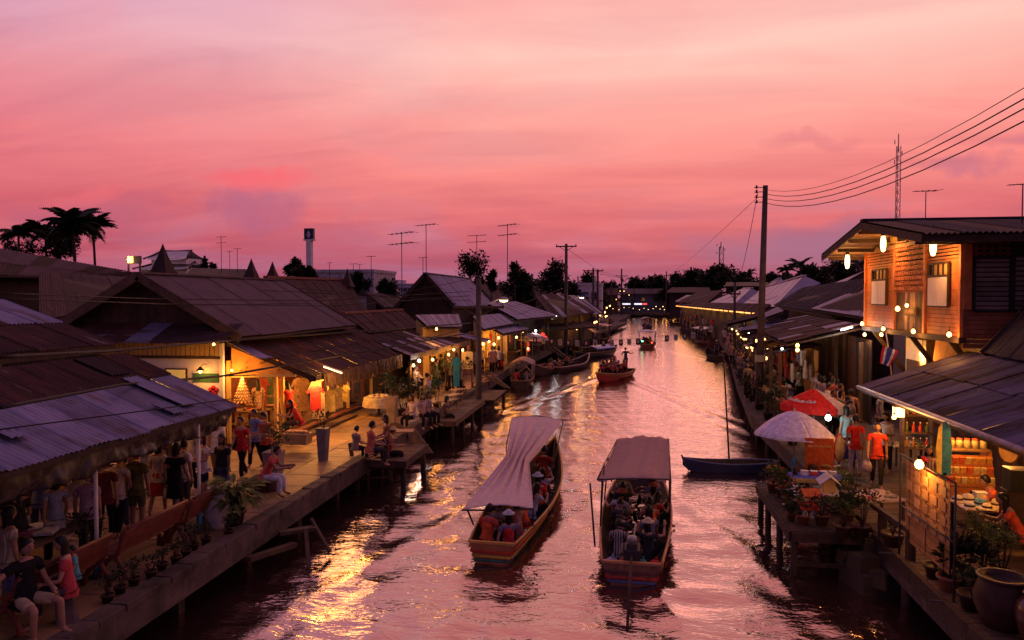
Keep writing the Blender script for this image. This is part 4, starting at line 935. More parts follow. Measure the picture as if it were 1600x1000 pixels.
far_house('canal_end_house', 'brown low house left of the blue grey house at the canal end', 930, 966, 450, 461, 478, 228, M_wood, M_oldtile)
far_house('canal_end_house', 'dark wide house right of the blue grey house at the canal end', 1040, 1120, 446, 456, 478, 238, M_darkwood, M_brownroof)
for i, (x0, x1, c_, l) in enumerate(((972, 985, 0, 'left white tube sign on the house at the canal end'), (991, 1003, 0, 'right white tube sign on the house at the canal end'), (1004, 1011, 1, 'red lit sign on the house at the canal end'))):
    a, b = P(x0, 475, y=234), P(x1, 475, y=234); s = thing('lit_sign', (a+b)/2, l, 'lit sign')
    MB().beam(a, b, .15, .45).build('panel', mat('red lit panel', (.8, .1, .1), emit=(1, .08, .05), estr=1.5) if c_ else mat('white lit panel', (.8, .8, .9), emit=(.85, .85, 1), estr=1.3), s, (a+b)/2)
    MB().beam(a+V(0, .15, 0), b+V(0, .15, 0), .1, .6).build('backing', M_dkmetal, s, (a+b)/2)
for i, (px, py) in enumerate(((983, 461), (963, 468), (955, 468), (975, 455), (969, 455), (1025, 479), (1036, 479), (1041, 479), (1052, 481))):
    p = P(px, py, y=225)
    l = thing('yard_lamp', p, 'small lit lamp glinting among the houses at the canal end', 'lamp', 'lamps at the canal end')
    MB().lathe([(.001, -.12), (.11, 0), (.08, .10)], n=8).build('bulb', M_flame, l); MB().tube([(0, 0, .25), (0, .3, .3), (0, .3, -4)], .05, 4).build('post', M_dkmetal, l)
    if i % 3 == 0 or i > 4: point_light((0, -1, -.4), 30, WARM, .2, l)
for k in range(14): bulb(P(958+k*8+random.uniform(-2, 2), 482+random.uniform(-2, 2), y=229), 'small warm bulb in the row low at the canal end', 6, r=.085, cord=.4, group='bulbs at the canal end', light=k % 4 == 0)
e0, e1 = P(955, 492, y=233), P(1075, 492, y=233)
tq = MB().slab([V(e0.x-8, 231, .4), V(e1.x+8, 231, .4), V(e1.x+8, 236, .4), V(e0.x-8, 236, .4)], V(0, 0, .9)).build('end_quay', M_concrete); tag(tq, kind='structure')
# ------------------------------------------------------------------ people
def skin_mesh(nodes, edges, sub=1):
    """one smooth tapering surface grown round joints: nodes = [(pos, rx, ry)]"""
    me = bpy.data.meshes.new('body'); me.from_pydata([tuple(n[0]) for n in nodes], edges, []); me.update()
    ob = bpy.data.objects.new('tmpskin', me); C.objects.link(ob)
    md = ob.modifiers.new('k', 'SKIN'); md.use_smooth_shade = True; md.branch_smoothing = .3
    s2 = ob.modifiers.new('u', 'SUBSURF'); s2.levels = sub; s2.render_levels = sub
    for i, n in enumerate(nodes):
        me.skin_vertices[0].data[i].radius = (n[1], n[2]); me.skin_vertices[0].data[i].use_root = (i == 0)
    dg = bpy.context.evaluated_depsgraph_get()
    out = bpy.data.meshes.new_from_object(ob.evaluated_get(dg))
    bpy.data.objects.remove(ob); return out
def dirv(*a): return Vector(a).normalized()
def head_shape(mb, c, q, s=1.0):
    """head with brow, nose, chin, ears, eyes and mouth; c = centre, q = rotation"""
    def f(u, v):
        a = 2*math.pi*u; th = math.pi*v
        x, y, z = math.sin(th)*math.cos(a), math.sin(th)*math.sin(a), math.cos(th)
        w, d, h = .074, .094, .118
        if z < 0: w *= 1-.34*(-z)**1.3; d *= 1-.12*(-z)
        p = V(x*w, y*d, z*h)
        if y > .3:
            p.y -= .008*math.exp(-((z-.12)/.16)**2)*math.exp(-((abs(x)-.38)/.22)**2)*1.2      # sockets
            p.y += .024*math.exp(-((z+.10)/.17)**2)*math.exp(-(x/.17)**2)                       # nose
            p.y += .006*math.exp(-((z+.45)/.10)**2)*math.exp(-(x/.32)**2)                       # mouth
            p.y += .008*math.exp(-((z+.78)/.15)**2)                                              # chin
        if abs(x) > .93 and abs(z) < .35: p.x *= 1.10
        return c+q @ (p*s)
    mb.grid(f, 20, 14)
    for sx in (-1, 1):
        e = c+q @ (V(sx*.030, .082, .012)*s)
        mb.lathe([(.0001, -.006*s), (.0095*s, 0), (.0001, .006*s)], e, 6, m=1)
        mb.box(c+q @ (V(sx*.030, .090, .031)*s), (.026*s, .008*s, .006*s), q, m=1)
        mb.box(c+q @ (V(sx*.079, -.004, -.005)*s), (.012*s, .03*s, .052*s), q)
    mb.box(c+q @ (V(0, .094, -.052)*s), (.040*s, .008*s, .011*s), q, m=2)
def hand_shape(mb, w, d, palm, sx):
    """palm and five curled fingers beyond the wrist w, along d; palm = direction the palm faces"""
    d = d.normalized(); n = (palm-d*palm.dot(d)); n = n.normalized() if n.length > 1e-4 else V(1, 0, 0)
    s = d.cross(n)*sx
    mb.tube([w-d*.02, w+d*.03, w+d*.075, w+d*.095], [.026, .033, .034, .02], 6)
    for k, (o, l) in enumerate(((-.026, .062), (-.009, .075), (.009, .07), (.025, .055))):
        a = w+d*.085+s*o; b = a+d*l*.5+n*.008; e = b+d*l*.38+n*.022
        mb.tube([a, b, e], [.0105, .0095, .007], 5)
    a = w+d*.03-s*.03; mb.tube([a, a+d*.03-s*.018+n*.014, a+d*.055-s*.016+n*.026], [.012, .0105, .008], 5)
POSES = dict(
    stand=dict(), stand2=dict(legs=((( .03, .05, -1), (0, -.05, -1)), ((.06, -.03, -1), (.02, -.04, -1))), arms=(((.12, .05, -1), (.1, .35, -1)), ((.16, -.05, -1), (0, .2, -1)))),
    walk=dict(lean=.05, legs=(((0, .33, -1), (0, .02, -1)), ((0, -.18, -1), (0, -.52, -1))), arms=(((.15, -.3, -1), (.05, .05, -1)), ((.15, .28, -1), (.02, .6, -1)))),
    walk2=dict(lean=.05, legs=(((0, -.15, -1), (0, -.45, -1)), ((0, .3, -1), (0, .05, -1))), arms=(((.15, .2, -1), (-.1, 1, -.4)), ((.15, -.25, -1), (.05, .1, -1)))),
    hold=dict(lean=.06, head=.3, arms=(((.2, .15, -1), (-.3, 1, .1)), ((.2, .12, -1), (-.3, 1, .15)))),
    fold=dict(arms=(((.25, .2, -1), (-.9, .55, .15)), ((.25, .2, -1), (-.9, .5, .05)))),
    reach=dict(lean=.18, head=.2, arms=(((.3, .8, -.5), (-.1, 1, .1)), ((.25, .3, -1), (-.1, 1, -.1)))),
    bend=dict(lean=.95, head=.2, pz=.90, arms=(((.2, .5, -1), (0, .6, -.9)), ((.2, .4, -1), (0, .5, -1))), legs=(((.05, .12, -1), (0, -.12, -1)), ((.05, .08, -1), (0, -.10, -1)))),
    sit=dict(pz=.55, lean=.08, legs=(((.12, 1, -.06), (0, .05, -1)), ((.14, 1, -.08), (.03, -.08, -1))), arms=(((.18, .35, -1), (-.25, 1, -.15)), ((.18, .3, -1), (-.3, 1, -.2)))),
    sit_arm=dict(pz=.55, lean=.05, legs=(((.25, 1, -.06), (0, .1, -1)), ((.25, 1, -.06), (0, -.05, -1))), arms=(((.25, .3, -1), (-.3, .9, -.3)), ((1, .15, -.35), (.9, .35, .0)))),
    sit_lean=dict(pz=.55, lean=.45, head=-.1, legs=(((.1, 1, -.06), (0, .05, -1)), ((.16, 1, -.06), (.03, -.1, -1))), arms=(((.15, .6, -.8), (-.2, .9, .1)), ((.15, .6, -.8), (-.1, .9, .15)))),
    low=dict(pz=.17, lean=.12, legs=(((.16, .80, .62), (0, .42, -.9)), ((.18, .80, .6), (.04, .42, -.9))), arms=(((.2, .5, -.85), (-.25, .95, .1)), ((.2, .5, -.85), (-.2, .95, .2)))),
    low2=dict(pz=.17, lean=.02, legs=(((.2, .85, .5), (0, .5, -.85)), ((.18, .80, .6), (.04, .42, -.9))), arms=(((.8, .2, -.6), (.5, .5, .1)), ((.2, .4, -.9), (-.2, .95, .3)))),
    low3=dict(pz=.17, lean=.34, head=.25, legs=(((.16, .80, .62), (0, .42, -.9)), ((.3, .75, .55), (.1, .42, -.9))), arms=(((.2, .6, -.6), (-.35, .7, .55)), ((.2, .6, -.6), (-.25, .8, .5)))),
    low4=dict(pz=.19, lean=-.10, head=-.1, legs=(((.22, .85, .4), (0, .5, -.85)), ((.1, .80, .6), (.04, .42, -.9))), arms=(((.35, -.35, -.9), (.1, -.2, -1)), ((.35, .75, -.1), (-.35, .5, .8)))),
    dangle=dict(pz=.10, lean=.22, legs=(((.1, 1, 0), (0, .25, -1)), ((.16, 1, .02), (.05, .1, -1))), arms=(((.15, .5, -.9), (-.3, .9, .1)), ((.15, .5, -.9), (-.2, .9, .25)))),
    steer=dict(lean=.06, arms=(((.9, .1, -.35), (.6, .5, .25)), ((.5, -.5, -.7), (.3, -.8, -.2)))),
    crouch=dict(pz=.36, lean=.5, legs=(((.2, .95, .15), (0, -.25, -1)), ((.2, .95, .2), (0, -.3, -1))), arms=(((.15, .6, -.7), (-.1, .9, -.1)), ((.15, .6, -.7), (-.1, .9, -.2)))))
def skeleton(lean=0., head=0., pz=.93, arms=None, legs=None, fem=False, turn=0.):
    arms = arms or (((.13, .02, -1), (.03, .18, -1)), ((.13, -.02, -1), (.03, .22, -1)))
    legs = legs or (((.02, .02, -1), (0, -.06, -1)), ((.02, .02, -1), (0, -.06, -1)))
    J = {}; pel = V(0, 0, pz); J['pel'] = pel
    q = Matrix.Rotation(-lean, 3, 'X'); sw = .155 if fem else .18
    up = lambda x, y, z: pel+q @ V(x, y, z)
    J['waist'] = up(0, .01, .17); J['chest'] = up(0, 0, .37); J['nb'] = up(0, -.01, .50); J['nk'] = up(0, .005, .57)
    qh = Matrix.Rotation(-lean*.45-head, 3, 'X'); J['hc'] = J['nk']+Matrix.Rotation(-lean*.7-head*.5, 3, 'X') @ V(0, .025, .125); J['qh'] = Matrix.Rotation(turn, 3, 'Z') @ qh
    for i, sx in enumerate((-1, 1)):
        k = 'LR'[i]; s = up(sx*sw, -.01, .455); J['sh'+k] = s
        a, b = arms[i]; a = q @ dirv(a[0]*sx, a[1], a[2]) if lean < .3 else dirv(a[0]*sx, a[1], a[2]); b = dirv(b[0]*sx, b[1], b[2])
        J['el'+k] = s+a*.285; J['wr'+k] = J['el'+k]+b*.245; J['fd'+k] = b
        h = pel+V(sx*.088, 0, -.03); a, b = legs[i]; a = dirv(a[0]*sx, a[1], a[2]); b = dirv(b[0]*sx, b[1], b[2])
        J['hp'+k] = h; J['kn'+k] = h+a*.43; J['an'+k] = J['kn'+k]+b*.40; J['ca'+k] = J['kn'+k].lerp(J['an'+k], .3)-V(0, .012, 0)
        J['to'+k] = J['an'+k]+V(sx*.02, .16, -.045) if b.z < -.5 else J['an'+k]+V(0, .12, -.08)
    return J
_pc = {}
def person_meshes(pose, fem):
    key = (pose, fem)
    if key in _pc: return _pc[key]
    J = skeleton(fem=fem, **POSES[pose]); g = .92 if fem else 1.0
    nodes = [(J['pel'], .135, .10), (J['waist'], .112*g, .085), (J['chest'], .145*g, .10), (J['nb'], .085*g, .07), (J['nk'], .050, .050)]
    edges = [(0, 1), (1, 2), (2, 3), (3, 4)]
    def add(par, pos, r):
        nodes.append((pos, r, r)); edges.append((par, len(nodes)-1)); return len(nodes)-1
    for k in 'LR':
        a = add(3, J['sh'+k], .058*g); a = add(a, J['sh'+k].lerp(J['el'+k], .45), .047*g); a = add(a, J['el'+k], .039*g); a = add(a, J['el'+k].lerp(J['wr'+k], .3), .040*g); a = add(a, J['wr'+k], .026*g)
        a = add(0, J['hp'+k], .088); a = add(a, J['hp'+k].lerp(J['kn'+k], .5), .075); a = add(a, J['kn'+k], .055); a = add(a, J['ca'+k], .054); a = add(a, J['an'+k], .035); a = add(a, J['to'+k], .034)
    body = skin_mesh(nodes, edges)
    mb = MB(); mb.v = [tuple(v.co) for v in body.vertices]; mb.f = [tuple(p.vertices) for p in body.polygons]; mb.m = [0]*len(mb.f); mb.sm = [True]*len(mb.f)
    head_shape(mb, J['hc'], J['qh'], .98)
    for i, k in enumerate('LR'):
        sx = (-1, 1)[i]; hand_shape(mb, J['wr'+k], J['fd'+k], V(-sx*.8, .2, -.5), sx)
    out = {'body': mb.mesh('person', [M_skin, M_eye, M_lip])}
    # clothes, each grown a little proud of the body
    def sk(nd, ed): return skin_mesh(nd, ed)
    lo = J['pel'].lerp(J['waist'], -.18)
    nd = [(J['pel'].lerp(J['waist'], .1), .156, .125), (J['waist'], .136*g, .112), (J['chest'], .164*g, .122), (J['nb'].lerp(J['chest'], .15), .108*g, .09), (lo, .158, .128)]
    ed = [(0, 1), (1, 2), (2, 3), (0, 4)]
    for k in 'LR':
        n = len(nd); nd += [(J['sh'+k], .077*g, .077*g), (J['sh'+k].lerp(J['el'+k], .55), .066*g, .066*g)]; ed += [(3, n), (n, n+1)]
    out['shirt'] = sk(nd, ed)
    nd = [(J['waist'], .150*g, .122), (J['chest'], .172*g, .135), (J['nb'].lerp(J['chest'], .2), .12*g, .09), (J['pel'].lerp(J['waist'], .4), .152, .12)]
    out['vest'] = sk(nd, [(0, 1), (1, 2), (0, 3)])
    def legs(f, r):
        nd = [(J['pel'], .148, .115), (J['pel'].lerp(J['waist'], .45), .130, .105)]; ed = [(0, 1)]
        for k in 'LR':
            n = len(nd); nd += [(J['hp'+k], .100, .100), (J['hp'+k].lerp(J['kn'+k], .5), .086, .086)]; ed += [(0, n), (n, n+1)]
            if f > .6: nd += [(J['kn'+k], .068*r, .068*r), (J['kn'+k].lerp(J['an'+k], .5), .064*r, .064*r), (J['kn'+k].lerp(J['an'+k], .93), .055*r, .055*r)]; ed += [(n+1, n+2), (n+2, n+3), (n+3, n+4)]
            else: nd += [(J['hp'+k].lerp(J['kn'+k], .88), .082, .082)]; ed += [(n+1, n+2)]
        return sk(nd, ed)
    out['trousers'] = legs(1, 1.0); out['shorts'] = legs(.5, 1)
    s = MB(); z0, z1 = J['pel'].z+.10, J['pel'].z-.42
    s.lathe([(.125, z0), (.155, z0-.12), (.175, z0-.28), (.20, z1)], (0, J['pel'].y, 0), 14, sy=.8); out['skirt'] = s.mesh('skirt', M_black)
    def hair(long):
        h = MB(); c, q = J['hc'], J['qh']
        def f(u, v):
            a = -math.pi/2+2*math.pi*(u-.5); th = math.pi*.60*v
            fr = max(0, math.sin(a))          # front
            th = min(th, math.pi*(.60-.30*fr**.6))
            return c+q @ V(math.sin(th)*math.cos(a)*.090, math.sin(th)*math.sin(a)*.110-.006, math.cos(th)*.134)
        h.grid(f, 18, 8)
        if long:
            def f2(u, v):
                a = math.pi+math.pi*u; l = -.02-.33*v
                return c+q @ V(math.cos(a)*(.086+.012*v), math.sin(a)*(.104-.01*v)-.004, l*1.0+.03)
            h.grid(f2, 10, 6)
            h.grid(lambda u, v: c+q @ V(math.cos(math.pi+math.pi*u)*.07, math.sin(math.pi+math.pi*u)*.085, .01-.33*v), 8, 4)
        return h.mesh('hair', M_hair)
    out['hair_s'] = hair(False); out['hair_l'] = hair(True)
    out['J'] = J; _pc[key] = out; return out
def own(name, me, parent, m):
    o = link(name, me, parent)
    if not me.materials: me.materials.append(m)
    o.material_slots[0].link = 'OBJECT'; o.material_slots[0].material = m
    return o
NP = [0]
def person(loc, rz, pose, label, shirt, pants, hair='s', bottom='trousers', fem=False, s=1.0, group=None, vest=None, hat=None, bag=None, simple=False):
    m = person_meshes(pose, fem); loc = Vector(loc)
    o = link('person', m['body'], None, loc, (0, 0, rz), (s, s, s)); tag(o, label, 'person', group); NP[0] += 1
    own('shirt', m['shirt'], o, patterned(shirt, NP[0] % 3) if NP[0] % 5 in (1, 3) and 'white' not in label and 'black' not in label else cloth(shirt))
    if bottom: own(bottom, m[bottom], o, cloth(pants))
    if hair: own('hair', m['hair_'+hair], o, M_hair)
    if vest: own('life_vest', m['vest'], o, cloth(vest))
    J = m['J']
    if hat:
        h = MB(); c = J['hc']+V(0, 0, .07); h.lathe([(.155, -.01), (.15, .005), (.095, .01), (.085, .05), (.05, .085), (.001, .095)], c, 14); h.build('hat', cloth(hat), o)
    if bag:
        b = MB(); c = J['hpR']+V(.16, -.02, .05) if bag[1] == 'side' else J['wrR']+V(.02, .02, -.28)
        b.lathe([(.001, -.17), (.11, -.15), (.13, -.02), (.09, .10), (.02, .17)], c, 10, sy=.55)
        top = J['shL'] if bag[1] == 'side' else J['wrR']
        b.tube([c+V(0, 0, .14), c.lerp(top, .5)+V(0, .12 if bag[1] == 'side' else 0, 0), top+V(0, 0, .04)], .012, 4)
        b.build('bag', cloth(bag[0]), o)
    return o
def hd(px, py, h=1.68, z=QZ): return P(px, py, z=z+h)-V(0, 0, h)        # where somebody stands whose head top shows at a pixel
W_, K_, RD, BL, OR = (.55, .50, .48), (.012, .011, .012), (.42, .02, .025), (.16, .19, .34), (.60, .10, .03)
CAMW = math.pi
# rz: 0 faces up the canal (away), pi faces the camera, -pi/2 faces right (+X), pi/2 faces left
person(hd(183, 714), .25, 'walk', 'person in white tee and black trousers walking away beside the olive shirt', (.52, .42, .36), K_)
person(hd(213, 706, 1.74), .1, 'stand', 'broad person in olive green shirt and olive shorts seen from behind', (.11, .10, .035), (.09, .085, .05), bottom='shorts', s=1.04)
person(hd(135, 737, 1.70), .3, 'stand2', 'person in loose lilac pink shirt with red collar under the near stall', (.42, .26, .34), K_)
person(hd(86, 752, 1.6), .9, 'walk', 'person in grey blue blouse leaning over the clothes rack under the near stall', (.24, .25, .34), K_, hair='l', fem=True)
person(hd(246, 697, 1.62), .1, 'walk2', 'person with long hair in white top and red skirt walking away', (.55, .46, .42), (.38, .03, .04), hair='l', bottom='skirt', fem=True, bag=((.5, .45, .42), 'hand'))
person(hd(273, 700, 1.62), .05, 'walk', 'person with long hair in black dress seen from behind', K_, K_, hair='l', bottom='skirt', fem=True)
person(hd(286, 690, 1.7), -.2, 'stand2', 'person in white tee with back turned near the post', (.56, .48, .44), (.05, .04, .04))
person(hd(317, 686, 1.6), 2.6, 'fold', 'person in white blouse and dark shorts with folded arms by the post', (.58, .52, .52), (.02, .025, .05), hair='l', bottom='shorts', fem=True)
person(hd(347, 687, 1.6), 3.0, 'stand', 'person with long black hair in dark cardigan over blue dress facing the camera', (.018, .016, .022), (.05, .06, .13), hair='l', bottom='skirt', fem=True)
person(hd(378, 655, 1.66), 2.9, 'walk', 'person in red polo and black trousers with a black shoulder bag', (.42, .025, .03), K_, fem=True, bag=(K_, 'side'))
person(hd(399, 640, 1.72), 2.8, 'walk2', 'person in pale blue patterned shirt behind the two in red', (.16, .24, .42), K_)
person(hd(415, 646, 1.68), 2.7, 'hold', 'person in orange red shirt holding something beside the blue shirt', (.42, .06, .03), K_, fem=True)
person(hd(12, 806, 1.6), -.3, 'stand2', 'person in beige blouse at the left edge by the clothes rack', (.42, .36, .22), (.1, .1, .16), hair='l', fem=True)
person(hd(30, 765, 1.6), 1.2, 'reach', 'shopper in dark top deep under the near stall', (.03, .025, .03), K_, hair='l', fem=True)
person(hd(163, 722, 1.66), .4, 'walk2', 'half hidden shopper in dark red behind the white tee', (.14, .03, .03), K_)
person(hd(300, 668, 1.66), 2.9, 'stand', 'shopper in white deep behind the black haired person in the cardigan', (.4, .33, .3), K_)
person(hd(268, 676, 1.66), .6, 'walk', 'dark dressed shopper deep in the crowd before the white shop', (.05, .03, .03), K_)
for i in range(13):
    c = random.choice(CK); f = i % 2 == 0
    person(V(random.uniform(-12.6, -10.2), 10.2+i*.68+random.uniform(-.2, .2), QZ), random.uniform(-.7, .7)+(math.pi if i % 3 == 0 else 0), random.choice(('walk', 'stand2', 'hold', 'walk2', 'fold', 'stand')), 'person in %s, %s from the near end of the crowd beneath the near stall' % (CN[c], ORD[i]), c, random.choice([K_, (.06, .06, .12), (.2, .16, .12)]), hair='l' if f else 's', fem=f, group='crowd beneath the near stall', bag=((.3, .1, .08), 'side') if i % 4 == 1 else None)
# seated on the benches of the left walk
def seat_at(px, py, seat=.45, dz=.0): return P(px, py, z=QZ+seat+.95)-V(0, 0, seat+.95)
s1 = person(seat_at(413, 690), -1.35, 'sit_lean', 'seated person in red and white shirt and white trousers facing the canal', (.45, .07, .06), (.46, .45, .55))
s2 = person(seat_at(37, 848), -1.75, 'sit_arm', 'heavy seated person in black tee and khaki shorts with an arm along the bench back', K_, (.36, .28, .17), bottom='shorts', s=1.08)
s3 = person(seat_at(105, 832), 2.2, 'sit', 'seated person in red top with long hair holding a child', (.50, .04, .03), (.05, .04, .05), hair='l', fem=True)
person(s3.location+V(-.12, .30, .32), 2.4, 'sit', 'small child in teal top on the lap of the person in red', (.08, .26, .30), (.1, .2, .25), s=.58)
# group on the left deck
DZ = QZ
person(P(578, 708, z=QZ+.42)-V(0, 0, .42), -.9, 'sit', 'seated person in salmon shirt on the wooden deck with back to the camera', (.45, .13, .08), (.03, .025, .03))
person(P(560, 700, z=QZ+.42)-V(.1, 0, .42), -.6, 'sit', 'child with dark hair sitting left of the salmon shirt on the deck', (.12, .05, .04), K_, s=.8)
person(P(598, 700, z=QZ+.42)+V(0, .5, -.42), 2.2, 'sit', 'person with long hair sitting across from the salmon shirt on the deck', (.22, .09, .06), K_, hair='l', fem=True)
person(P(606, 712, z=QZ), -1.3, 'dangle', 'person in red with straw cap dangling bare feet over the water', (.48, .05, .04), K_, hat=(.5, .36, .16), fem=True)
# inside the open shop
person(P(454, 672, z=QZ+.3), 1.2, 'reach', 'shopper in bright red top among the hanging dresses of the open shop', (.5, .03, .03), K_, hair='l', fem=True)
person(P(462, 683, z=QZ+.3)+V(0, .3, -.05), 2.3, 'sit_lean', 'seller in red sitting low at the front of the open shop', (.46, .04, .03), (.05, .03, .03), hair='l', fem=True)
person(P(404, 668, z=QZ+.3), .6, 'hold', 'person in pale dress by the tables of the open shop', (.5, .35, .24), (.4, .28, .2), hair='l', bottom='skirt', fem=True)
person(P(497, 650, z=QZ+.3)+V(-.6, 0, 0), 1.5, 'stand2', 'seller with black hair in dark dress beside the long pale dresses', (.05, .03, .03), K_, hair='l', fem=True)
person(P(493, 655, z=QZ)+V(.2, 0, 0), 2.0, 'hold', 'dark clothed browser standing at the shop step', (.03, .025, .025), K_)
# striped roof stall
for px, py, h, rz, ps, sh, fm, hr, lb in ((657, 573, 1.5, .9, 'bend', (.36, .29, .22), False, 's', 'person in grey shirt bending over a basket under the first bulbs'), (689, 555, 1.7, -.5, 'stand2', (.03, .03, .03), False, 's', 'person in black standing below the bulbs of the striped roof stall'),
        (705, 562, 1.66, .5, 'reach', (.34, .29, .15), False, 's', 'person in tan shirt beside the teal dress'), (670, 588, 1.6, 1.4, 'hold', (.56, .47, .42), True, 's', 'person in white top standing before the green shrubs'),
        (718, 568, 1.6, 2.6, 'stand', (.12, .09, .05), True, 'l', 'person half hidden by the pale notice board')):
    person(hd(px, py, h), rz, ps, lb, sh, K_, hair=hr, fem=fm)
for px, py, rz, sh, lb in ((645, 614, 2.6, (.44, .36, .38), 'seated diner in pale blouse at the low terrace table'), (659, 612, -2.4, (.5, .34, .30), 'seated diner in peach shirt leaning over the low table'), (667, 610, -1.8, (.05, .06, .16), 'seated diner in navy next to the peach shirt'), (694, 620, -1.2, (.08, .05, .06), 'diner in dark clothes with bare legs over the terrace edge')):
    person(P(px, py, z=QZ+1.4)-V(0, 0, 1.4) if px < 690 else P(692, 652, z=QZ), rz, 'sit' if px < 690 else 'dangle', lb, sh, K_, hair='l', fem=True)
# walkers beyond the pole
for px, py, h, rz, ps, sh, pn, fm, lb in ((744, 546, 1.7, .2, 'stand2', (.26, .22, .26), K_, False, 'walker in grey shirt right of the concrete pole'), (769, 541, 1.7, .1, 'walk', (.56, .50, .50), K_, False, 'walker in white shirt in the middle of the lit walk'),
        (779, 543, 1.62, -.1, 'walk2', (.55, .5, .5), (.25, .02, .02), True, 'walker in white with a big red bag'), (787, 530, 1.7, 2.8, 'stand', (.34, .38, .5), K_, False, 'person in pale blue shirt before the hanging cloths'),
        (752, 541, 1.7, .4, 'walk', (.3, .26, .3), K_, False, 'walker in lilac beside the grey shirt'), (822, 525, 1.6, 2.5, 'hold', (.3, .05, .05), K_, True, 'person in red below the red lanterns'), (760, 539, 1.6, .2, 'walk', (.08, .05, .06), K_, True, 'walker in dark top beyond the white shirt'),
        (862, 513, 1.65, .2, 'stand', (.1, .06, .07), K_, False, 'figure in the shade at the foot of the T pole'), (835, 521, 1.65, 2.4, 'walk', (.4, .25, .2), K_, False, 'walker in peach near the market parasol'), (810, 527, 1.65, -.4, 'stand', (.09, .05, .05), K_, False, 'walker in brown before the lit booth')):
    person(hd(px, py, h), rz, ps, lb, sh, pn, fem=fm, hair='l' if fm else 's', bottom='trousers', bag=((.45, .02, .02), 'hand') if 'red bag' in lb else None)
# right bank
person(hd(1337, 650, 1.72), .1, 'stand2', 'person in red shirt and white trousers seen from behind by the red umbrella', (.52, .03, .02), (.5, .42, .4))
person(hd(1371, 662, 1.70), 2.9, 'walk', 'person in red patterned shirt with backpack straps walking towards the camera', (.52, .05, .03), (.04, .03, .03), bag=((.4, .3, .3), 'hand'))
person(hd(1386, 650, 1.62), 2.4, 'hold', 'person in pale top behind the counter near the paper lantern', (.36, .3, .27), K_, hair='l', fem=True)
person(hd(1323, 640, 1.62), .3, 'stand', 'person in teal top at the left of the red shirt', (.02, .16, .17), K_, hair='l', fem=True)
person(hd(1326, 623, 1.66), .2, 'walk', 'person in lilac grey shirt beyond the teal top', (.34, .28, .36), K_)
person(hd(1331, 612, 1.66), .2, 'walk2', 'person in dark red shirt walking away in the middle of the right walk', (.2, .03, .03), K_)
for px, py, h, rz, ps, sh, fm, hr, lb in ((1289, 561, 1.66, .1, 'stand2', (.5, .38, .16), True, 'l', 'person with long hair in yellow and white seen from behind in the right crowd'), (1311, 561, 1.66, -.2, 'walk', (.5, .45, .46), False, 's', 'person in white tee right of the yellow back in the right crowd'),
        (1277, 582, 1.68, 2.9, 'stand', (.5, .46, .5), False, 's', 'person in pale tee facing the camera above the red umbrella'), (1302, 582, 1.66, 1.0, 'walk', (.48, .42, .44), True, 's', 'person in white in profile above the red umbrella'),
        (1281, 594, 1.5, .3, 'stand', (.1, .06, .07), True, 'l', 'short person with dark hair between the two pale tees'), (1269, 540, 1.72, -.8, 'hold', (.26, .22, .18), False, 's', 'tall person in grey shirt standing at the lit right stall'),
        (1310, 598, 1.6, .4, 'walk2', (.14, .04, .04), False, 's', 'person in maroon just over the red umbrella'), (1284, 546, 1.6, .5, 'stand', (.2, .07, .07), True, 'l', 'person in dark red near the brown posts'), (1305, 553, 1.6, .2, 'stand', (.4, .33, .32), False, 's', 'person in cream at the back of the right crowd')):
    person(hd(px, py, h), rz, ps, lb, sh, K_, fem=fm, hair=hr)
for i, (px, py, rz, sh, lb) in enumerate(((1204, 553, -1.4, (.4, .4, .5), 'diner in pale blue at the crowded rail by the tall pole'), (1212, 549, -1.2, (.45, .05, .05), 'diner in red second from the tall pole'), (1221, 552, 1.4, (.06, .04, .05), 'diner in black in the middle of the rail'),
        (1230, 555, 1.6, (.4, .3, .28), 'diner in cream at the lit end of the rail'), (1216, 562, -1.3, (.1, .05, .06), 'diner with dark hair nearest the plants by the rail'), (1238, 562, 1.6, (.05, .04, .05), 'diner in dark clothes under the two small bulbs'), (1207, 568, -1.1, (.38, .34, .4), 'diner in grey white lowest by the tall pole'))):
    person(P(px, py, z=QZ+1.4)-V(0, 0, 1.4), rz, 'sit', lb, sh, K_, hair='l' if i % 2 else 's', fem=bool(i % 2))
person(hd(1224, 596, 1.6), .5, 'stand', 'dark figure leaning at the pole side of the red umbrella', (.06, .04, .05), K_, hair='l', fem=True)
person(seat_at(1566, 736), 1.35, 'sit_lean', 'seller in bright orange flowered shirt seated behind the table of hats', (.60, .10, .03), (.03, .025, .03))
person(seat_at(1597, 765), 1.2, 'sit_lean', 'second seller in red orange sitting at the right edge', (.55, .08, .04), (.05, .04, .04), hair='l', fem=True)
person(P(1452, 704, z=QZ+1.55)-V(0, 0, 1.55), 2.6, 'stand', 'person with long hair half hidden behind the bamboo screen', (.14, .07, .05), K_, hair='l', fem=True, s=.96)
person(P(1466, 716, z=QZ+1.5)-V(.3, 0, 1.5), 2.2, 'stand', 'child in red knitted hat peeping over the bamboo screen', (.4, .04, .04), K_, hat=(.5, .03, .04), s=.86)
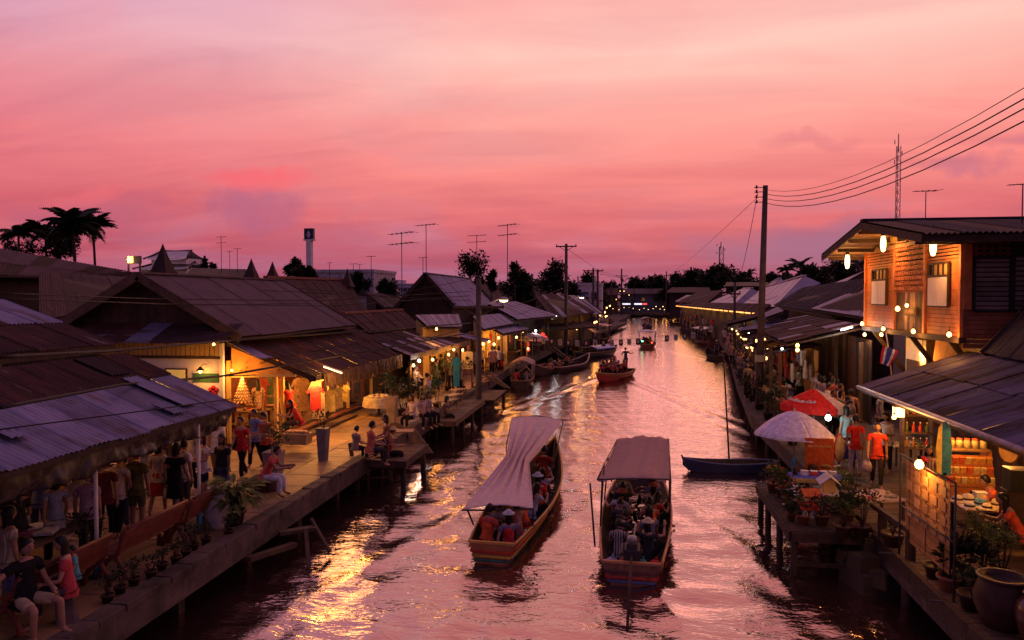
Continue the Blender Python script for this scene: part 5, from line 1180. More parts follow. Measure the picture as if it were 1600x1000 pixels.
# ------------------------------------------------------------------ boats
def hull_fns(Lh, B, st, free=.42, rise=.62):
    def hb(s): return B*(st+(1-st)*math.sin(min(1, s/.42)*math.pi/2)) if s < .42 else B*(.03+.97*max(0, 1-((s-.42)/.58)**2.0))
    def sh(s): return free+.05*(1-s)**2+rise*max(0, (s-.45)/.55)**2.1
    def kz(s): return -.16+(free*.9+rise*.62)*max(0, (s-.70)/.30)**2.4
    return hb, sh, kz
def boat(name, label, loc, rz, Lh=9.6, B=.82, st=.66, hullm=None, railm=None, stripem=None, group=None, free=.42, rise=.62, seats=5, engine=False, cat='boat', inner=None, trim=None):
    """long wooden boat, stern at the origin, bow along +Y"""
    t = thing(name, loc, label, cat, group, rz)
    hb, sh, kz = hull_fns(Lh, B, st, free, rise); n, k = 26, 8
    def pt(s, a, ins=0.):
        # a in -1..1 round the section
        w, z1, z0 = max(.01, hb(s)-ins), sh(s)-(.0 if ins == 0 else .0), kz(s)+ins
        c = abs(a); x = w*(c**.55)*(.78+.22*c); z = z0+(z1-z0)*(c**2.6)
        return V(math.copysign(x, a), s*Lh, z)
    mb = MB(); mb.grid(lambda u, v: pt(v, -1+2*u), 2*k, n)
    end = [pt(0, -1+2*i/(2*k)) for i in range(2*k+1)]; mb.add(end, [tuple(range(2*k+1))])
    mb.build('hull', hullm or M_wood, t)
    ib = MB(); ib.grid(lambda u, v: pt(.012+v*.975, (-1+2*u), .035), 2*k, n); ib.add([pt(.012, -1+2*i/(2*k), .035) for i in range(2*k+1)], [tuple(reversed(range(2*k+1)))])
    ib.build('lining', inner or M_darkwood, t)
    for sx in (-1, 1):
        MB().tube([pt(i/n, sx)+V(0, 0, .005) for i in range(n+1)], .032, 6).build('gunwale', railm or M_lightwood, t)
        MB().tube([pt(i/n, sx*.93)+V(sx*.022, 0, -.0) for i in range(n+1)], .022, 5).build('rubbing_strake', stripem or M_rust2, t)
    if trim:
        for q_, c_ in enumerate(trim):
            for sx in (-1, 1): MB().tube([pt(i/n, sx*(.86-.09*q_))+V(sx*.014, 0, 0) for i in range(n-1)], .03, 5).build('painted_band', cloth(c_), t)
            a_ = .86-.09*q_; MB().tube([pt(0, -a_)+V(0, -.012, 0), pt(0, a_)+V(0, -.012, 0)], .032, 5).build('painted_band', cloth(c_), t)
    MB().beam(pt(0, -1)+V(0, .02, 0), pt(0, 1)+V(0, .02, 0), .08, .05).build('transom_rail', railm or M_lightwood, t)
    MB().tube([V(0, Lh*.93, kz(.93)), V(0, Lh*.985, sh(.985)*.8), V(0, Lh*1.012, sh(1)+.10)], [.045, .045, .03], 6).build('stem_post', railm or M_lightwood, t)
    for i in range(6):
        piece(t, 'floorboard', (hb(.3)*.62, Lh*.115, .025), (0, Lh*(.10+.115*i), kz(.3)+.13), M_darkwood, name+'fb'+label[:6], .003, .004)
    for i in range(seats):
        s = .16+.11*i; w = hb(s)
        MB().box((0, s*Lh, kz(s)+.27), (w*1.66, .22, .03)).build('seat', M_darkwood, t)
    if engine:
        e = MB(); e.box((0, .35, free+.16), (.34, .52, .26)); e.box((0, .30, free+.34), (.22, .34, .14)); e.tube([(-.2, .4, free+.3), (-.2, .1, free+.34), (-.2, -.2, free+.3)], .035, 6)
        eb = e.build('engine', M_dkmetal, t); bevel(eb, .02)
        MB().lathe([(.09, .0), (.11, .06), (.09, .12), (.001, .13)], (0, .30, free+.40), 10).build('air_filter', M_metal, eb)
        MB().tube([(0, .1, free+.2), (0, -1.0, free+.02), (0, -2.4, -.08)], .030, 6).build('propeller_shaft', M_darkwood, t)
        MB().tube([(0, .6, free+.25), (.05, 1.25, free+.5)], .022, 6).build('tiller', M_metal, t)
    return t, hb, sh, kz
M_lboat = mat('orange brown boat planks', (.36, .13, .05), .5, var=.3, scale=2, stretch=(3, .6, 3), bump=.3)
M_rboat = mat('worn boat planks', (.22, .10, .06), .55, var=.35, scale=2, stretch=(3, .6, 3), bump=.3)
M_cloth = mat('pale canopy cloth', (.74, .55, .50), .85, var=.1, scale=5, trans=.25)
M_cloth2 = mat('brown canopy cloth', (.42, .25, .22), .85, var=.1, scale=5, trans=.2)
# --- left tour boat with its twisted canopy
bl, hb, sh, kz = boat('tour_boat', 'left tour boat with a twisted pale canopy and orange planked side', (-2.92, 16.2, 0), -.055, 9.8, .84, .62, M_lboat, mat('yellow rail', (.5, .26, .06), .5), M_lboat, trim=((.45, .05, .03), (.5, .30, .05), (.06, .14, .12)))
Wl = lambda p: p   # canopy given in place, then moved into the boat's own axes
inv = (Matrix.Translation((-2.92, 16.2, 0)) @ Matrix.Rotation(-.055, 4, 'Z')).inverted()
A0, A1 = P(800, 653, y=24.9), P(879, 657, y=24.9)      # far edge
Bm0, Bm1 = P(789, 712, y=20.6), P(829, 716, y=20.6)    # the pinch
C0, C1 = P(721, 797, y=17.0), P(833, 795, y=17.0)      # near edge
def can(u, v):
    if v < .5: a, b, f = A0.lerp(Bm0, v*2), A1.lerp(Bm1, v*2), v*2
    else: a, b, f = Bm0.lerp(C0, v*2-1), Bm1.lerp(C1, v*2-1), 2-v*2
    # edges bow inwards towards the pinch
    g = f*f*.35; p = a.lerp(b, .5+(u-.5)*(1-g*.25))
    sag = .16*math.sin(math.pi*min(1, max(0, v)))
    amp = (.012+.055*f)*min(1, f*1.6+.25)
    fold = amp*(math.sin(u*30+2*v)+.6*math.sin(u*53+1+3*v))
    arch = .10*(1-f)*math.sin(math.pi*u)
    return inv @ V(p.x, p.y, p.z-sag*.4+fold+arch)
cl = MB().grid(can, 72, 60).build('canopy', M_cloth, bl); solidify(cl, .006)
def post(pts, r=.022, par=None, m=M_dkmetal, name='canopy_post'): return MB().tube([inv @ Vector(p) for p in pts], r, 6).build(name, m, par or bl)
rg = P(862, 737, y=22.4)
post([A1+V(.02, 0, .0), A1.lerp(rg, .5)+V(.03, -.3, 0), rg]); lg = V(-3.55, 22.4, .55); post([A0, A0.lerp(lg, .5)+V(-.08, -.2, 0), lg])
post([A0, (A0+A1)/2+V(0, 0, .12), A1], name='canopy_hoop'); post([C0, (C0+C1)/2+V(0, 0, -.02), C1], name='canopy_hoop')
post([C1, V(-2.15, 17.6, .45)]); post([C0+V(.15, 0, 0), V(-3.6, 17.5, .45)])
# --- right tour boat with flat brown canopy
RB0 = V(.18, 15.4, 0); rrz = -.045
br, hb2, sh2, kz2 = boat('tour_boat', 'right tour boat with a flat brown canopy and a long propeller shaft', RB0, rrz, 10.0, .88, .70, M_rboat, mat('orange rail', (.45, .2, .08), .5), M_rboat, engine=True, trim=((.12, .05, .05), (.40, .05, .04), (.10, .12, .26)))
inv = (Matrix.Translation(RB0) @ Matrix.Rotation(rrz, 4, 'Z')).inverted()
a0, a1, c0, c1 = P(964, 687, y=22.3), P(1045, 686, y=22.3), P(933, 749, y=17.9), P(1048, 749, y=17.9)
def can2(u, v):
    p = a0.lerp(a1, u).lerp(c0.lerp(c1, u), v); p.z += .10*math.sin(math.pi*u)*(1-.4*v)-.10*math.sin(math.pi*v)+.012*math.sin(u*40+2*v)+.02*math.sin(u*17+3*v)
    if v > .92: p.z -= .05*(v-.92)/.08
    return inv @ p
cl = MB().grid(can2, 36, 24).build('canopy', M_cloth2, br); solidify(cl, .006)
for a, b in ((a0, V(-.35, 22.0, .5)), (a1, V(1.22, 22.0, .5)), (c0+V(.12, 0, 0), V(-.55, 18.2, .45)), (c1, V(1.12, 18.2, .45)), ((a0+c0)/2, V(-.5, 20, .5)), ((a1+c1)/2, V(1.22, 20, .5))): post([a, b], .02, br)
for a, b in ((a0, a1), (c0, c1), (a0, c0), (a1, c1)): post([a, (a+b)/2+V(0, 0, .02), b], .016, br, name='canopy_rail')
pole = thing('boat_pole', V(-.75, 17.0, .3), 'slanting dark pole sticking out left of the right tour boat', 'pole'); MB().tube([(.12, -.2, .0), P(922, 755, y=17.3)-V(-.75, 17.0, .3)], .022, 6).build('shaft', M_darkwood, pole)
pole = thing('boat_pole', V(-.60, 17.8, .3), 'upright dark pole between the slanting pole and the right tour boat', 'pole'); MB().tube([(.06, -.1, .1), P(944, 726, y=18.6)-V(-.60, 17.8, .3)], .018, 6).build('shaft', M_darkwood, pole)
# passengers
vests = [(.62, .09, .03), (.5, .03, .03), None, (.58, .07, .03), None, (.14, .15, .3), None]
shirts = [(.34, .32, .42), (.05, .05, .06), (.4, .03, .03), (.12, .13, .26), (.42, .30, .05), (.03, .03, .035), (.04, .14, .16), (.45, .06, .04)]
nm = {(.34, .32, .42): 'pale lilac', (.05, .05, .06): 'charcoal', (.4, .03, .03): 'red', (.12, .13, .26): 'navy blue', (.42, .30, .05): 'mustard', (.03, .03, .035): 'black', (.04, .14, .16): 'teal', (.45, .06, .04): 'orange red'}
rows = ['stern row', 'second row', 'third row', 'fourth row', 'fifth row', 'bow row']
def crew(root, which, loc, rz, y0, dy, n, hbf, Lh, seq, z=.0, face=0.0, skip=(), dark=False):
    q = Matrix.Rotation(rz, 3, 'Z')
    for r in range(n):
        for j, sx in enumerate((-1, 1)):
            if (r, j) in skip: continue
            i = r*2+j; y = y0+dy*r; w = hbf(y/Lh); p = Vector(loc)+q @ V(sx*w*.46, y+random.uniform(-.08, .08), z)
            sc_, vs = seq[i % len(seq)]
            person(p, rz+face+random.uniform(-.75, .75), ('low', 'low2', 'low3', 'low4', 'low3')[(i*3+r) % 5], '%s passenger%s, %s seat, %s of the %s' % (nm[sc_], ' in orange vest' if vs else '', 'left' if sx < 0 else 'right', rows[min(r, 5)], which),
                   sc_, K_, hair='l' if i % 2 else 's', fem=bool(i % 2), vest=vs, s=random.uniform(.9, 1.08), hat=random.choice(((.45, .36, .22), (.3, .08, .06), (.4, .38, .4))) if (i+r) % 4 == 1 else None, group='passengers of the '+which)
OV, RV = (.62, .10, .03), (.5, .03, .03)
crew(bl, 'left tour boat', (-2.92, 16.2, 0), -.055, .62, .82, 6, hb, 9.8, [(shirts[7], OV), (shirts[3], RV), (shirts[0], None), (shirts[2], None), (shirts[4], None), (shirts[7], OV), (shirts[3], None), (shirts[0], None), (shirts[1], RV), (shirts[2], OV), (shirts[6], None), (shirts[0], RV)], z=.10)
person(Vector((-2.45, 22.7, .25)), -.05, 'low', 'person in dark red sitting high near the bow of the left tour boat', (.22, .02, .02), K_, s=1.15)
crew(br, 'right tour boat', RB0, rrz, 1.3, .82, 6, hb2, 10.0, [(shirts[1], None), (shirts[5], None), (shirts[5], None), (shirts[3], None), (shirts[1], None), (shirts[7], OV), (shirts[0], None), (shirts[2], OV), (shirts[5], None), (shirts[0], None), (shirts[1], None), (shirts[3], None)], z=.06)
# coloured bundles on the stern of the right boat
for i, (x, c_, n_) in enumerate(((-.42, (.3, .3, .42), 'grey blue'), (-.16, (.3, .08, .06), 'dull red'), (.2, (.05, .2, .17), 'green'), (.48, (.45, .04, .03), 'bright red'))):
    b = thing('cloth_bundle', RB0+Matrix.Rotation(rrz, 3, 'Z') @ V(x, .28, .20), n_+' cloth bundle on the stern of the right tour boat', 'bundle', 'bundles on the right boat')
    g_ = MB(); g_.lathe([(.001, 0), (.13, .03), (.15, .12), (.12, .22), (.05, .27), (.001, .28)], n=9); g_.build('sack', cloth(c_), b); MB().tube([(0, 0, .26), (.02, 0, .33), (.05, .02, .30)], .02, 5).build('knot', cloth(c_), b)
# --- red tour boat coming towards the camera
p0 = V(.2, 57.5, 0); rz = math.pi+(-.30)
b3, hb3, sh3, kz3 = boat('tour_boat', 'red and yellow tour boat full of people in life vests coming up the canal', p0, rz, 6.8, 1.0, .75, mat('red hull', (.40, .04, .02), .5, var=.2), mat('yellow rail', (.5, .26, .06), .5), mat('green stripe', (.25, .22, .04), .5), free=.46, rise=.36)
crew(b3, 'red tour boat', p0, rz, 1.6, .72, 5, hb3, 6.8, [(shirts[7], RV), (shirts[1], OV), (shirts[2], RV), (shirts[5], RV), (shirts[7], None), (shirts[1], RV), (shirts[5], OV), (shirts[2], None), (shirts[1], RV), (shirts[5], RV)], z=.46)
person(p0+Matrix.Rotation(rz, 3, 'Z') @ V(-.1, .5, .42), rz, 'steer', 'boatman in dark clothes standing up to steer the red tour boat', (.06, .05, .07), K_)
l = thing('bow_lamp', P(921, 590, y=51.6), 'small lit bow lamp on the red tour boat', 'lamp'); MB().lathe([(.001, -.04), (.045, 0), (.03, .04), (.001, .05)], n=8).build('bulb', M_flame, l); MB().box((0, 0, -.12), (.08, .08, .14)).build('holder', M_dkmetal, l)
l = thing('stern_lamp', P(947, 590, y=54.5), 'red lamp low on the side of the red tour boat', 'lamp'); MB().lathe([(.001, -.08), (.12, 0), (.08, .08), (.001, .09)], n=8).build('bulb', mat('red lamp', (.8, .05, .03), emit=(1, .05, .02), estr=6), l); MB().box((0, .06, -.02), (.08, .08, .10)).build('holder', M_dkmetal, l)
# --- covered boats
def covered(label, loc, rz, Lh=6.5, B=.9, roofm=None, hullm=None, hgt=1.55, arch=.22, n=4, cat='boat', group=None, y0=.18, y1=.72, pas=0, vest=None, face=0., which=''):
    t, hb_, sh_, kz_ = boat('covered_boat', label, loc, rz, Lh, B, .75, hullm or M_rust2, None, None, group, .5, .45, 3, cat=cat)
    ya, yb = Lh*y0, Lh*y1
    def rf(u, v):
        x = -B*1.02+2*B*1.02*u
        return V(x, ya+(yb-ya)*v, hgt+arch*math.sin(math.pi*u)+.02*math.sin(v*30))
    o_ = MB().grid(rf, 12, 10).build('roof', roofm or M_cloth, t); solidify(o_, .03)
    for i in range(n):
        yy = ya+(yb-ya)*i/(n-1)
        for sx in (-1, 1): MB().tube([V(sx*B*.92, yy, .45), V(sx*B*.98, yy, hgt+.02)], .022, 5).build('roof_post', M_metal, t)
    for i in range(pas):
        q = Matrix.Rotation(rz, 3, 'Z'); yy = ya+.3+(yb-ya-.5)*(i//2)/max(1, (pas-1)//2); sx = -1 if i % 2 else 1
        person(Vector(loc)+q @ V(sx*.36, yy, .25), rz+face, 'low', 'passenger %s in the %s' % (('at the left near end', 'at the right near end', 'left in the middle', 'right in the middle', 'at the left far end', 'at the right far end')[i % 6], which),
               random.choice(shirts), K_, hair='l' if i % 2 else 's', vest=vest if i % 2 else None, group='passengers of the '+which)
    return t
covered('white framed covered tour boat in mid canal seen end on', V(2.75, 86.5, 0), .0, 7, 1.0, M_white, M_rust2, 1.9, .12, pas=6, vest=RV, which='white framed covered boat')
covered('small far covered boat behind the white framed boat', V(4.6, 140, 0), .1, 6.5, .95, M_cloth, M_dkmetal, 1.9, .25, pas=2, which='small far covered boat')
l = thing('running_lamp', V(2.1, 86.2, .9), 'green running lamp on the white framed covered boat', 'lamp'); MB().lathe([(.001, -.08), (.10, 0), (.08, .08), (.001, .09)], n=8).build('bulb', mat('green lamp', (.1, .8, .3), emit=(.1, 1, .4), estr=9), l); MB().box((0, .08, 0), (.06, .1, .06)).build('holder', M_dkmetal, l)
l = thing('running_lamp', V(3.2, 86.1, .75), 'red running lamp on the white framed covered boat', 'lamp'); MB().lathe([(.001, -.08), (.10, 0), (.08, .08), (.001, .09)], n=8).build('bulb', MT['red lamp'], l); MB().box((0, .08, 0), (.06, .1, .06)).build('holder', M_dkmetal, l)
# moored on the left
boat('long_tail_boat', 'moored boat with pink red rim nearest the left walk', V(-5.9, 61, 0), math.pi-.10, 6.6, .8, .7, M_darkwood, mat('pink rail', (.45, .16, .12), .5), M_rust2, engine=True)
boat('long_tail_boat', 'moored boat with pale curved rim and a lamp reflecting red beside it', V(-5.5, 58.2, 0), -.33, 7.6, .95, .7, M_darkwood, mat('pale rail', (.55, .36, .28), .5), M_rboat, engine=True)
for i, (x, y, c_) in enumerate(((-5.1, 59.5, 'red'), (-4.7, 61.0, 'teal'), (-4.6, 62.2, 'black'), (-5.9, 59.4, 'maroon'), (-5.7, 57.6, 'peach'))): person(V(x, y, .12), 2.2+i, 'low', 'person in %s sitting in the moored boats by the left walk' % c_, [k for k in CN if CN[k] == c_][0], K_, hair='l' if i % 2 else 's')
person(V(-4.4, 60.5, .25), 1.0, 'crouch', 'person in maroon crouching in the pale rimmed moored boat', (.2, .06, .06), K_)
covered('moored boat under a low blue plastic cover', V(-4.1, 72.5, 0), -.5, 7, 1.1, mat('blue plastic cover', (.16, .20, .46), .4, var=.2), M_dkmetal, .85, .25)
covered('moored boat with a domed grey canopy', V(-4.6, 82, 0), -.15, 6.5, 1.2, M_greyroof, M_darkwood, 1.9, .55, pas=2, which='domed canopy boat')
covered('moored boat with a flat pink grey canopy at the far left bank', V(-3.9, 97, 0), -.1, 10, 1.6, M_cloth, M_darkwood, 2.1, .2, pas=4, which='flat canopy moored boat')
boat('rowing_boat', 'small yellowish rowing boat tied by the domed canopy boat', V(-4.8, 76, 0), .1, 4.5, .7, .6, mat('yellow hull', (.32, .28, .06), .5, var=.2), None, None)
covered('small moored boat with a dark brown canopy hard by the quay past the lower platform', V(-6.7, 47.5, 0), .05, 5.5, .75, M_cloth2, M_darkwood, 1.5, .3, pas=2, which='brown canopy moored boat')
boat('rowing_boat', 'dark rowing boat heaped with baskets next to the domed canopy boat', V(-5.1, 67.5, 0), .2, 5.0, .7, .6, M_darkwood, M_wood, M_darkwood)
# moored on the right
covered('moored tour boat with white roof and red clad people on the right bank', V(11.2, 92, 0), .15, 11, 1.25, M_white, M_rust2, 1.95, .2, n=5, pas=6, vest=RV, which='right white roofed boat', face=math.pi)
for i, (x, y, h_) in enumerate(((12.2, 122, 1.9), (12.0, 133, 1.8), (13.0, 146, 2.0), (13.6, 162, 1.9))):
    covered(['moored boat just beyond the right white roofed boat', 'second moored boat below the orange tubes', 'third moored boat below the orange tubes', 'farthest moored boat on the right bank'][i], V(x, y, 0), math.pi-.2+.1*i, 7, 1.1, [M_cloth, M_greyroof, M_blueroof, M_cloth2][i], M_darkwood, h_, .3, pas=2, which=['first', 'second', 'third', 'farthest'][i]+' moored boat on the right')
boat('rowing_boat', 'rowing boat of a vendor in a hat in the shade of the right bank', V(8.9, 71, 0), .12, 5.2, .7, .55, M_darkwood, M_wood, M_darkwood)
person(V(8.75, 72.4, .15), 2.6, 'stand2', 'vendor in pale hat standing in the rowing boat on the right', (.05, .05, .09), K_, hat=(.5, .4, .32))
boat('rowing_boat', 'pale sided rowing boat moored against the right bank past the pole', V(9.9, 77, 0), -1.35, 4.0, .6, .55, M_rust2, mat('pale rail', (.55, .36, .28), .5), M_rust2)
boat('wooden_canoe', 'dark blue wooden canoe tied up by the flower deck', V(5.2, 26.3, 0), math.pi/2+.12, 3.2, .42, .5, mat('blue hull', (.03, .032, .075), .5, var=.25), mat('blue rail', (.07, .075, .15), .5), mat('blue hull', (.055, .06, .14)), free=.30, rise=.16, seats=2)
# ------------------------------------------------------------------ plants
def leaf_quad(mb, p, d, l, w, m=0, droop=.0):
    d = d.normalized(); s = d.cross(V(random.uniform(-.4, .4), random.uniform(-.4, .4), 1))
    s = s.normalized() if s.length > 1e-3 else V(1, 0, 0); mid = p+d*l*.5+V(0, 0, l*.06); e = p+d*l-V(0, 0, droop*l)
    mb.add([p, mid+s*w/2, e, mid-s*w/2], [(0, 1, 2, 3)], m)
def rdir(zmin=-.3):
    while True:
        v = V(random.gauss(0, 1), random.gauss(0, 1), random.gauss(0, 1)).normalized()
        if v.z > zmin: return v
def bushy(mb, c, r, n, l=.09, w=.05, zs=1.0, clumps=7, zmin=-.35):
    cs = [V(0, 0, 0)]+[rdir(zmin)*r*random.uniform(.45, .85) for _ in range(clumps)]
    for i in range(n):
        k = random.choice(cs); d = rdir(zmin); q = k+d*r*random.uniform(.15, .55)
        leaf_quad(mb, Vector(c)+V(q.x, q.y, q.z*zs), d+V(0, 0, .25), l*random.uniform(.6, 1.3), w*random.uniform(.7, 1.2), 0, .15)
def pot_mesh(r, h, m, kind='round'):
    if kind == 'square': mb = MB().box((0, 0, h/2), (r*1.1, r*1.1, h), None, 0, 1.5); mb.box((0, 0, h), (r*1.72, r*1.72, .05)); return mb
    if kind == 'bowl': pr = [(.001, 0), (r*.55, 0), (r*.9, h*.45), (r, h*.9), (r*1.06, h), (r*.95, h), (r*.85, h*.8), (.001, h*.8)]
    else: pr = [(.001, 0), (r*.66, 0), (r*.95, h*.85), (r*1.08, h*.86), (r*1.08, h), (r*.95, h), (r*.9, h*.86), (.001, h*.86)]
    return MB().lathe(pr, n=14)
def potted(loc, label, r=.16, h=.26, fr=.3, fh=.35, n=260, leafm=None, potm=None, kind='round', flowers=None, group=None, name='potted_plant', l=.09, zs=1.2, cat='plant', stems=5):
    t = thing(name, loc, label, cat, group)
    pot_mesh(r, h, potm, kind).build('pot', potm or M_terra, t)
    st = MB(); c = V(0, 0, h+fh)
    for i in range(stems):
        d = rdir(.1)*fr*.6; st.tube([V(d.x*.2, d.y*.2, h*.85), V(d.x*.6, d.y*.6, h+fh*.5), c+V(d.x, d.y, d.z*zs)], [.014, .010, .006], 4)
    st.build('stem', M_bark, t)
    fo = MB(); bushy(fo, c, fr, n, l, l*.55, zs); fo.build('foliage', leafm or M_leaf, t)
    if flowers:
        fl = MB()
        for i in range(flowers[1]):
            d = rdir(0)*fr*random.uniform(.75, 1.05); q = c+V(d.x, d.y, d.z*zs)
            fl.lathe([(.001, .0), (.028, .018), (.034, .035), (.001, .026)], q, 7)
        fl.build('blossom', cloth(flowers[0]), t)
    return t
def tall_jar(loc, label, r, h, m, cat='jar', neck=.55):
    t = thing('ceramic_jar', loc, label, cat)
    MB().lathe([(.001, 0), (r*.58, 0), (r*.72, h*.12), (r*.97, h*.45), (r, h*.6), (r*.88, h*.80), (r*neck*1.05, h*.90), (r*neck, h*.94), (r*(neck+.12), h*.97), (r*(neck+.12), h), (r*(neck-.05), h), (r*(neck-.05), h*.9), (.001, h*.82)], n=24).build('body', m, t)
    return t
# left walk
lp_ = P(365, 822, z=QZ)
t = thing('leafy_plant', lp_, 'big leafy pale green plant in a dark pot beside the pale jar', 'plant')
pot_mesh(.26, .36, M_terra).build('pot', M_brownjar, t)
lm = MB(); lm.add([V(0, 0, 0), V(-.055, .12, .03), V(0, .15, .005), V(.055, .12, .03), V(-.06, .26, .03), V(0, .30, .0), V(.06, .26, .03), V(0, .46, -.06)],
                  [(0, 2, 1), (0, 3, 2), (1, 2, 5, 4), (2, 3, 6, 5), (4, 5, 7), (5, 6, 7)]); lm = lm.mesh('leaf', M_leafy)
stb = MB()
for i in range(110):
    d = rdir(-.05); b = V(d.x*.10, d.y*.10, .36+random.random()*.35); e = b+d*random.uniform(.12, .34)+V(0, 0, .12)
    stb.tube([b, b.lerp(e, .6)+V(0, 0, .05), e], .006, 3, cap=False)
    link('leaf', lm, t, e, (random.uniform(-.7, .5), random.uniform(-.4, .4), math.atan2(-d.x, d.y)), (random.uniform(.7, 1.15),)*3)
stb.build('stem', M_leaf, t)
tall_jar(P(338, 828, z=QZ), 'pale glazed round jar standing at the quay edge by the post', .27, .92, M_jar)
potted(P(505, 721, z=QZ), 'tall tapered grey planter with a thin leafy plant alone on the amber walk', .20, 1.0, .26, .32, 70, kind='square', potm=M_pot, l=.13)
t = potted(P(428, 768, z=QZ), 'square stone planter with a sparse plant behind the seated person in white trousers', .25, 1.02, .38, .28, 110, kind='square', potm=mat('pinkish stone', (.21, .15, .14), .8, bump=.3), l=.14)
potted(P(612, 662, z=QZ), 'tall pale tapered planter with drooping plant by the deck', .26, 1.05, .5, .4, 260, kind='square', potm=mat('pale planter', (.30, .22, .14), .75, bump=.3), l=.14)
# low row of pots along the quay edge
yy = 10.3; i = 0
names_ = ['beside the near blue wrapped post', 'second along the edge from the near post', 'third along the edge from the near post', 'fourth along the edge, with taller sprigs', 'fifth along the edge behind the bench', 'sixth along the edge behind the bench', 'seventh along the edge, low and round', 'eighth along the edge near the pale jar', 'ninth along the edge before the second post']
for k in range(9):
    potted(V(-8.28+random.uniform(-.05, .05), 10.75+k*.36, QZ), 'small dark edge pot with green sprigs, '+names_[k], .10, .17, random.uniform(.10, .17), random.uniform(.10, .2), 70, M_leafd, M_brownjar, l=.08, group='small pots along the left quay edge')
potted(P(120, 905, z=QZ)+V(-.25, .5, 0), 'dark leafy plant behind the bench next to the near post', .2, .3, .36, .3, 200, M_leafd, M_brownjar, l=.12)
potted(P(345, 842, z=QZ)+V(.12, .1, 0), 'little pot between the blue wrapped post and the pale jar', .1, .16, .18, .14, 80, M_leafd, M_brownjar)
# wire basket hanging plant
# ------------------------------------------------------------------ benches of the left walk
def scurve_bench(loc, rz, label, w=1.75, slats=True):
    t = thing('park_bench', loc, label, 'bench', 'red brown benches on the left walk', rz)
    prof = [(.28, .0), (.24, .18), (.12, .36), (.0, .44), (-.10, .50), (-.16, .66), (-.20, .84), (-.27, .94)]
    for s_ in (-1, 1):
        MB().tube([V(s_*w/2, y, z) for y, z in prof], .045, 6).build('side_frame', M_rust2, t); MB().tube([V(s_*w/2, -.04, .46), V(s_*w/2, -.2, .2), V(s_*w/2, -.24, 0)], .04, 6).build('rear_leg', M_rust2, t)
        MB().tube([V(s_*w/2, .38, .42), V(s_*w/2, .34, .2), V(s_*w/2, .36, 0)], .04, 6).build('leg', M_rust2, t)
    for k in range(5): MB().box((0, .02+k*.09, .455), (w, .07, .03)).build('seat_slat', M_rust2, t)
    MB().slab([V(-w/2+.03, -.11, .54), V(w/2-.03, -.11, .54), V(w/2-.03, -.25, .90), V(-w/2+.03, -.25, .90)], V(0, -.025, 0)).build('backrest', M_rust2, t)
    MB().tube([V(-w/2, -.28, .95), V(w/2, -.28, .95)], .035, 6).build('top_rail', M_rust2, t)
# facing the walk (away from the water): local +Y = -X
scurve_bench(P(95, 968, z=QZ)+V(-.3, .25, 0), math.pi/2, 'near bench with a solid back where the person in black tee leans', 1.9)
scurve_bench(V(-8.85, 12.55, QZ), math.pi/2, 'middle bench with long open seat slats on the left walk', 1.8)
scurve_bench(V(-8.80, 14.0-.35+.55, QZ), math.pi/2, 'far bench just before the pale jar on the left walk', 1.2)
t = thing('plank_bench', P(405, 783, z=QZ)+V(-.25, .1, 0), 'low plank bench under the person in white trousers', 'bench')
for k in range(4): MB().box((-.18+k*.12, -.2, .43), (.10, 1.9, .04)).build('seat_slat', M_darkwood, t)
for sy in (-.95, .55): MB().box((0, sy, .2), (.42, .08, .4)).build('leg', M_darkwood, t)
# broken steps and beams leaning from the quay into the water
t = thing('fallen_plank', V(-7.6, 15.1, .45), 'old beam propped against the quay wall above the water', 'plank'); MB().beam((-.1, -.9, .1), (.25, .55, -.05), .16, .10).build('beam', M_wood, t)
t = thing('mooring_frame', V(-7.45, 15.9, .5), 'small wooden mooring frame sticking out of the quay wall', 'frame')
MB().beam((-.3, -.2, .12), (.35, .3, .12), .22, .08).build('plank', M_wood, t); MB().beam((.3, -.1, .2), (.55, -.5, -.55), .09, .09).build('leg', M_wood, t); MB().beam((.2, .4, .3), (.75, .2, -.4), .07, .07).build('leg', M_wood, t)
t = thing('stair_block', P(90, 985, z=QZ), 'concrete stair cheek and plank at the bottom left corner', 'stair')
MB().slab([V(0, 0, 0), V(.9, -.35, -1.1), V(.9, -.35, -1.4), V(-.2, .2, -.4), V(-.25, .25, .35)], V(.18, .14, 0)).build('cheek', M_concrete, t); MB().beam((-.4, -.45, .02), (.35, -.45, -.05), .3, .08).build('step_plank', M_wood, t)
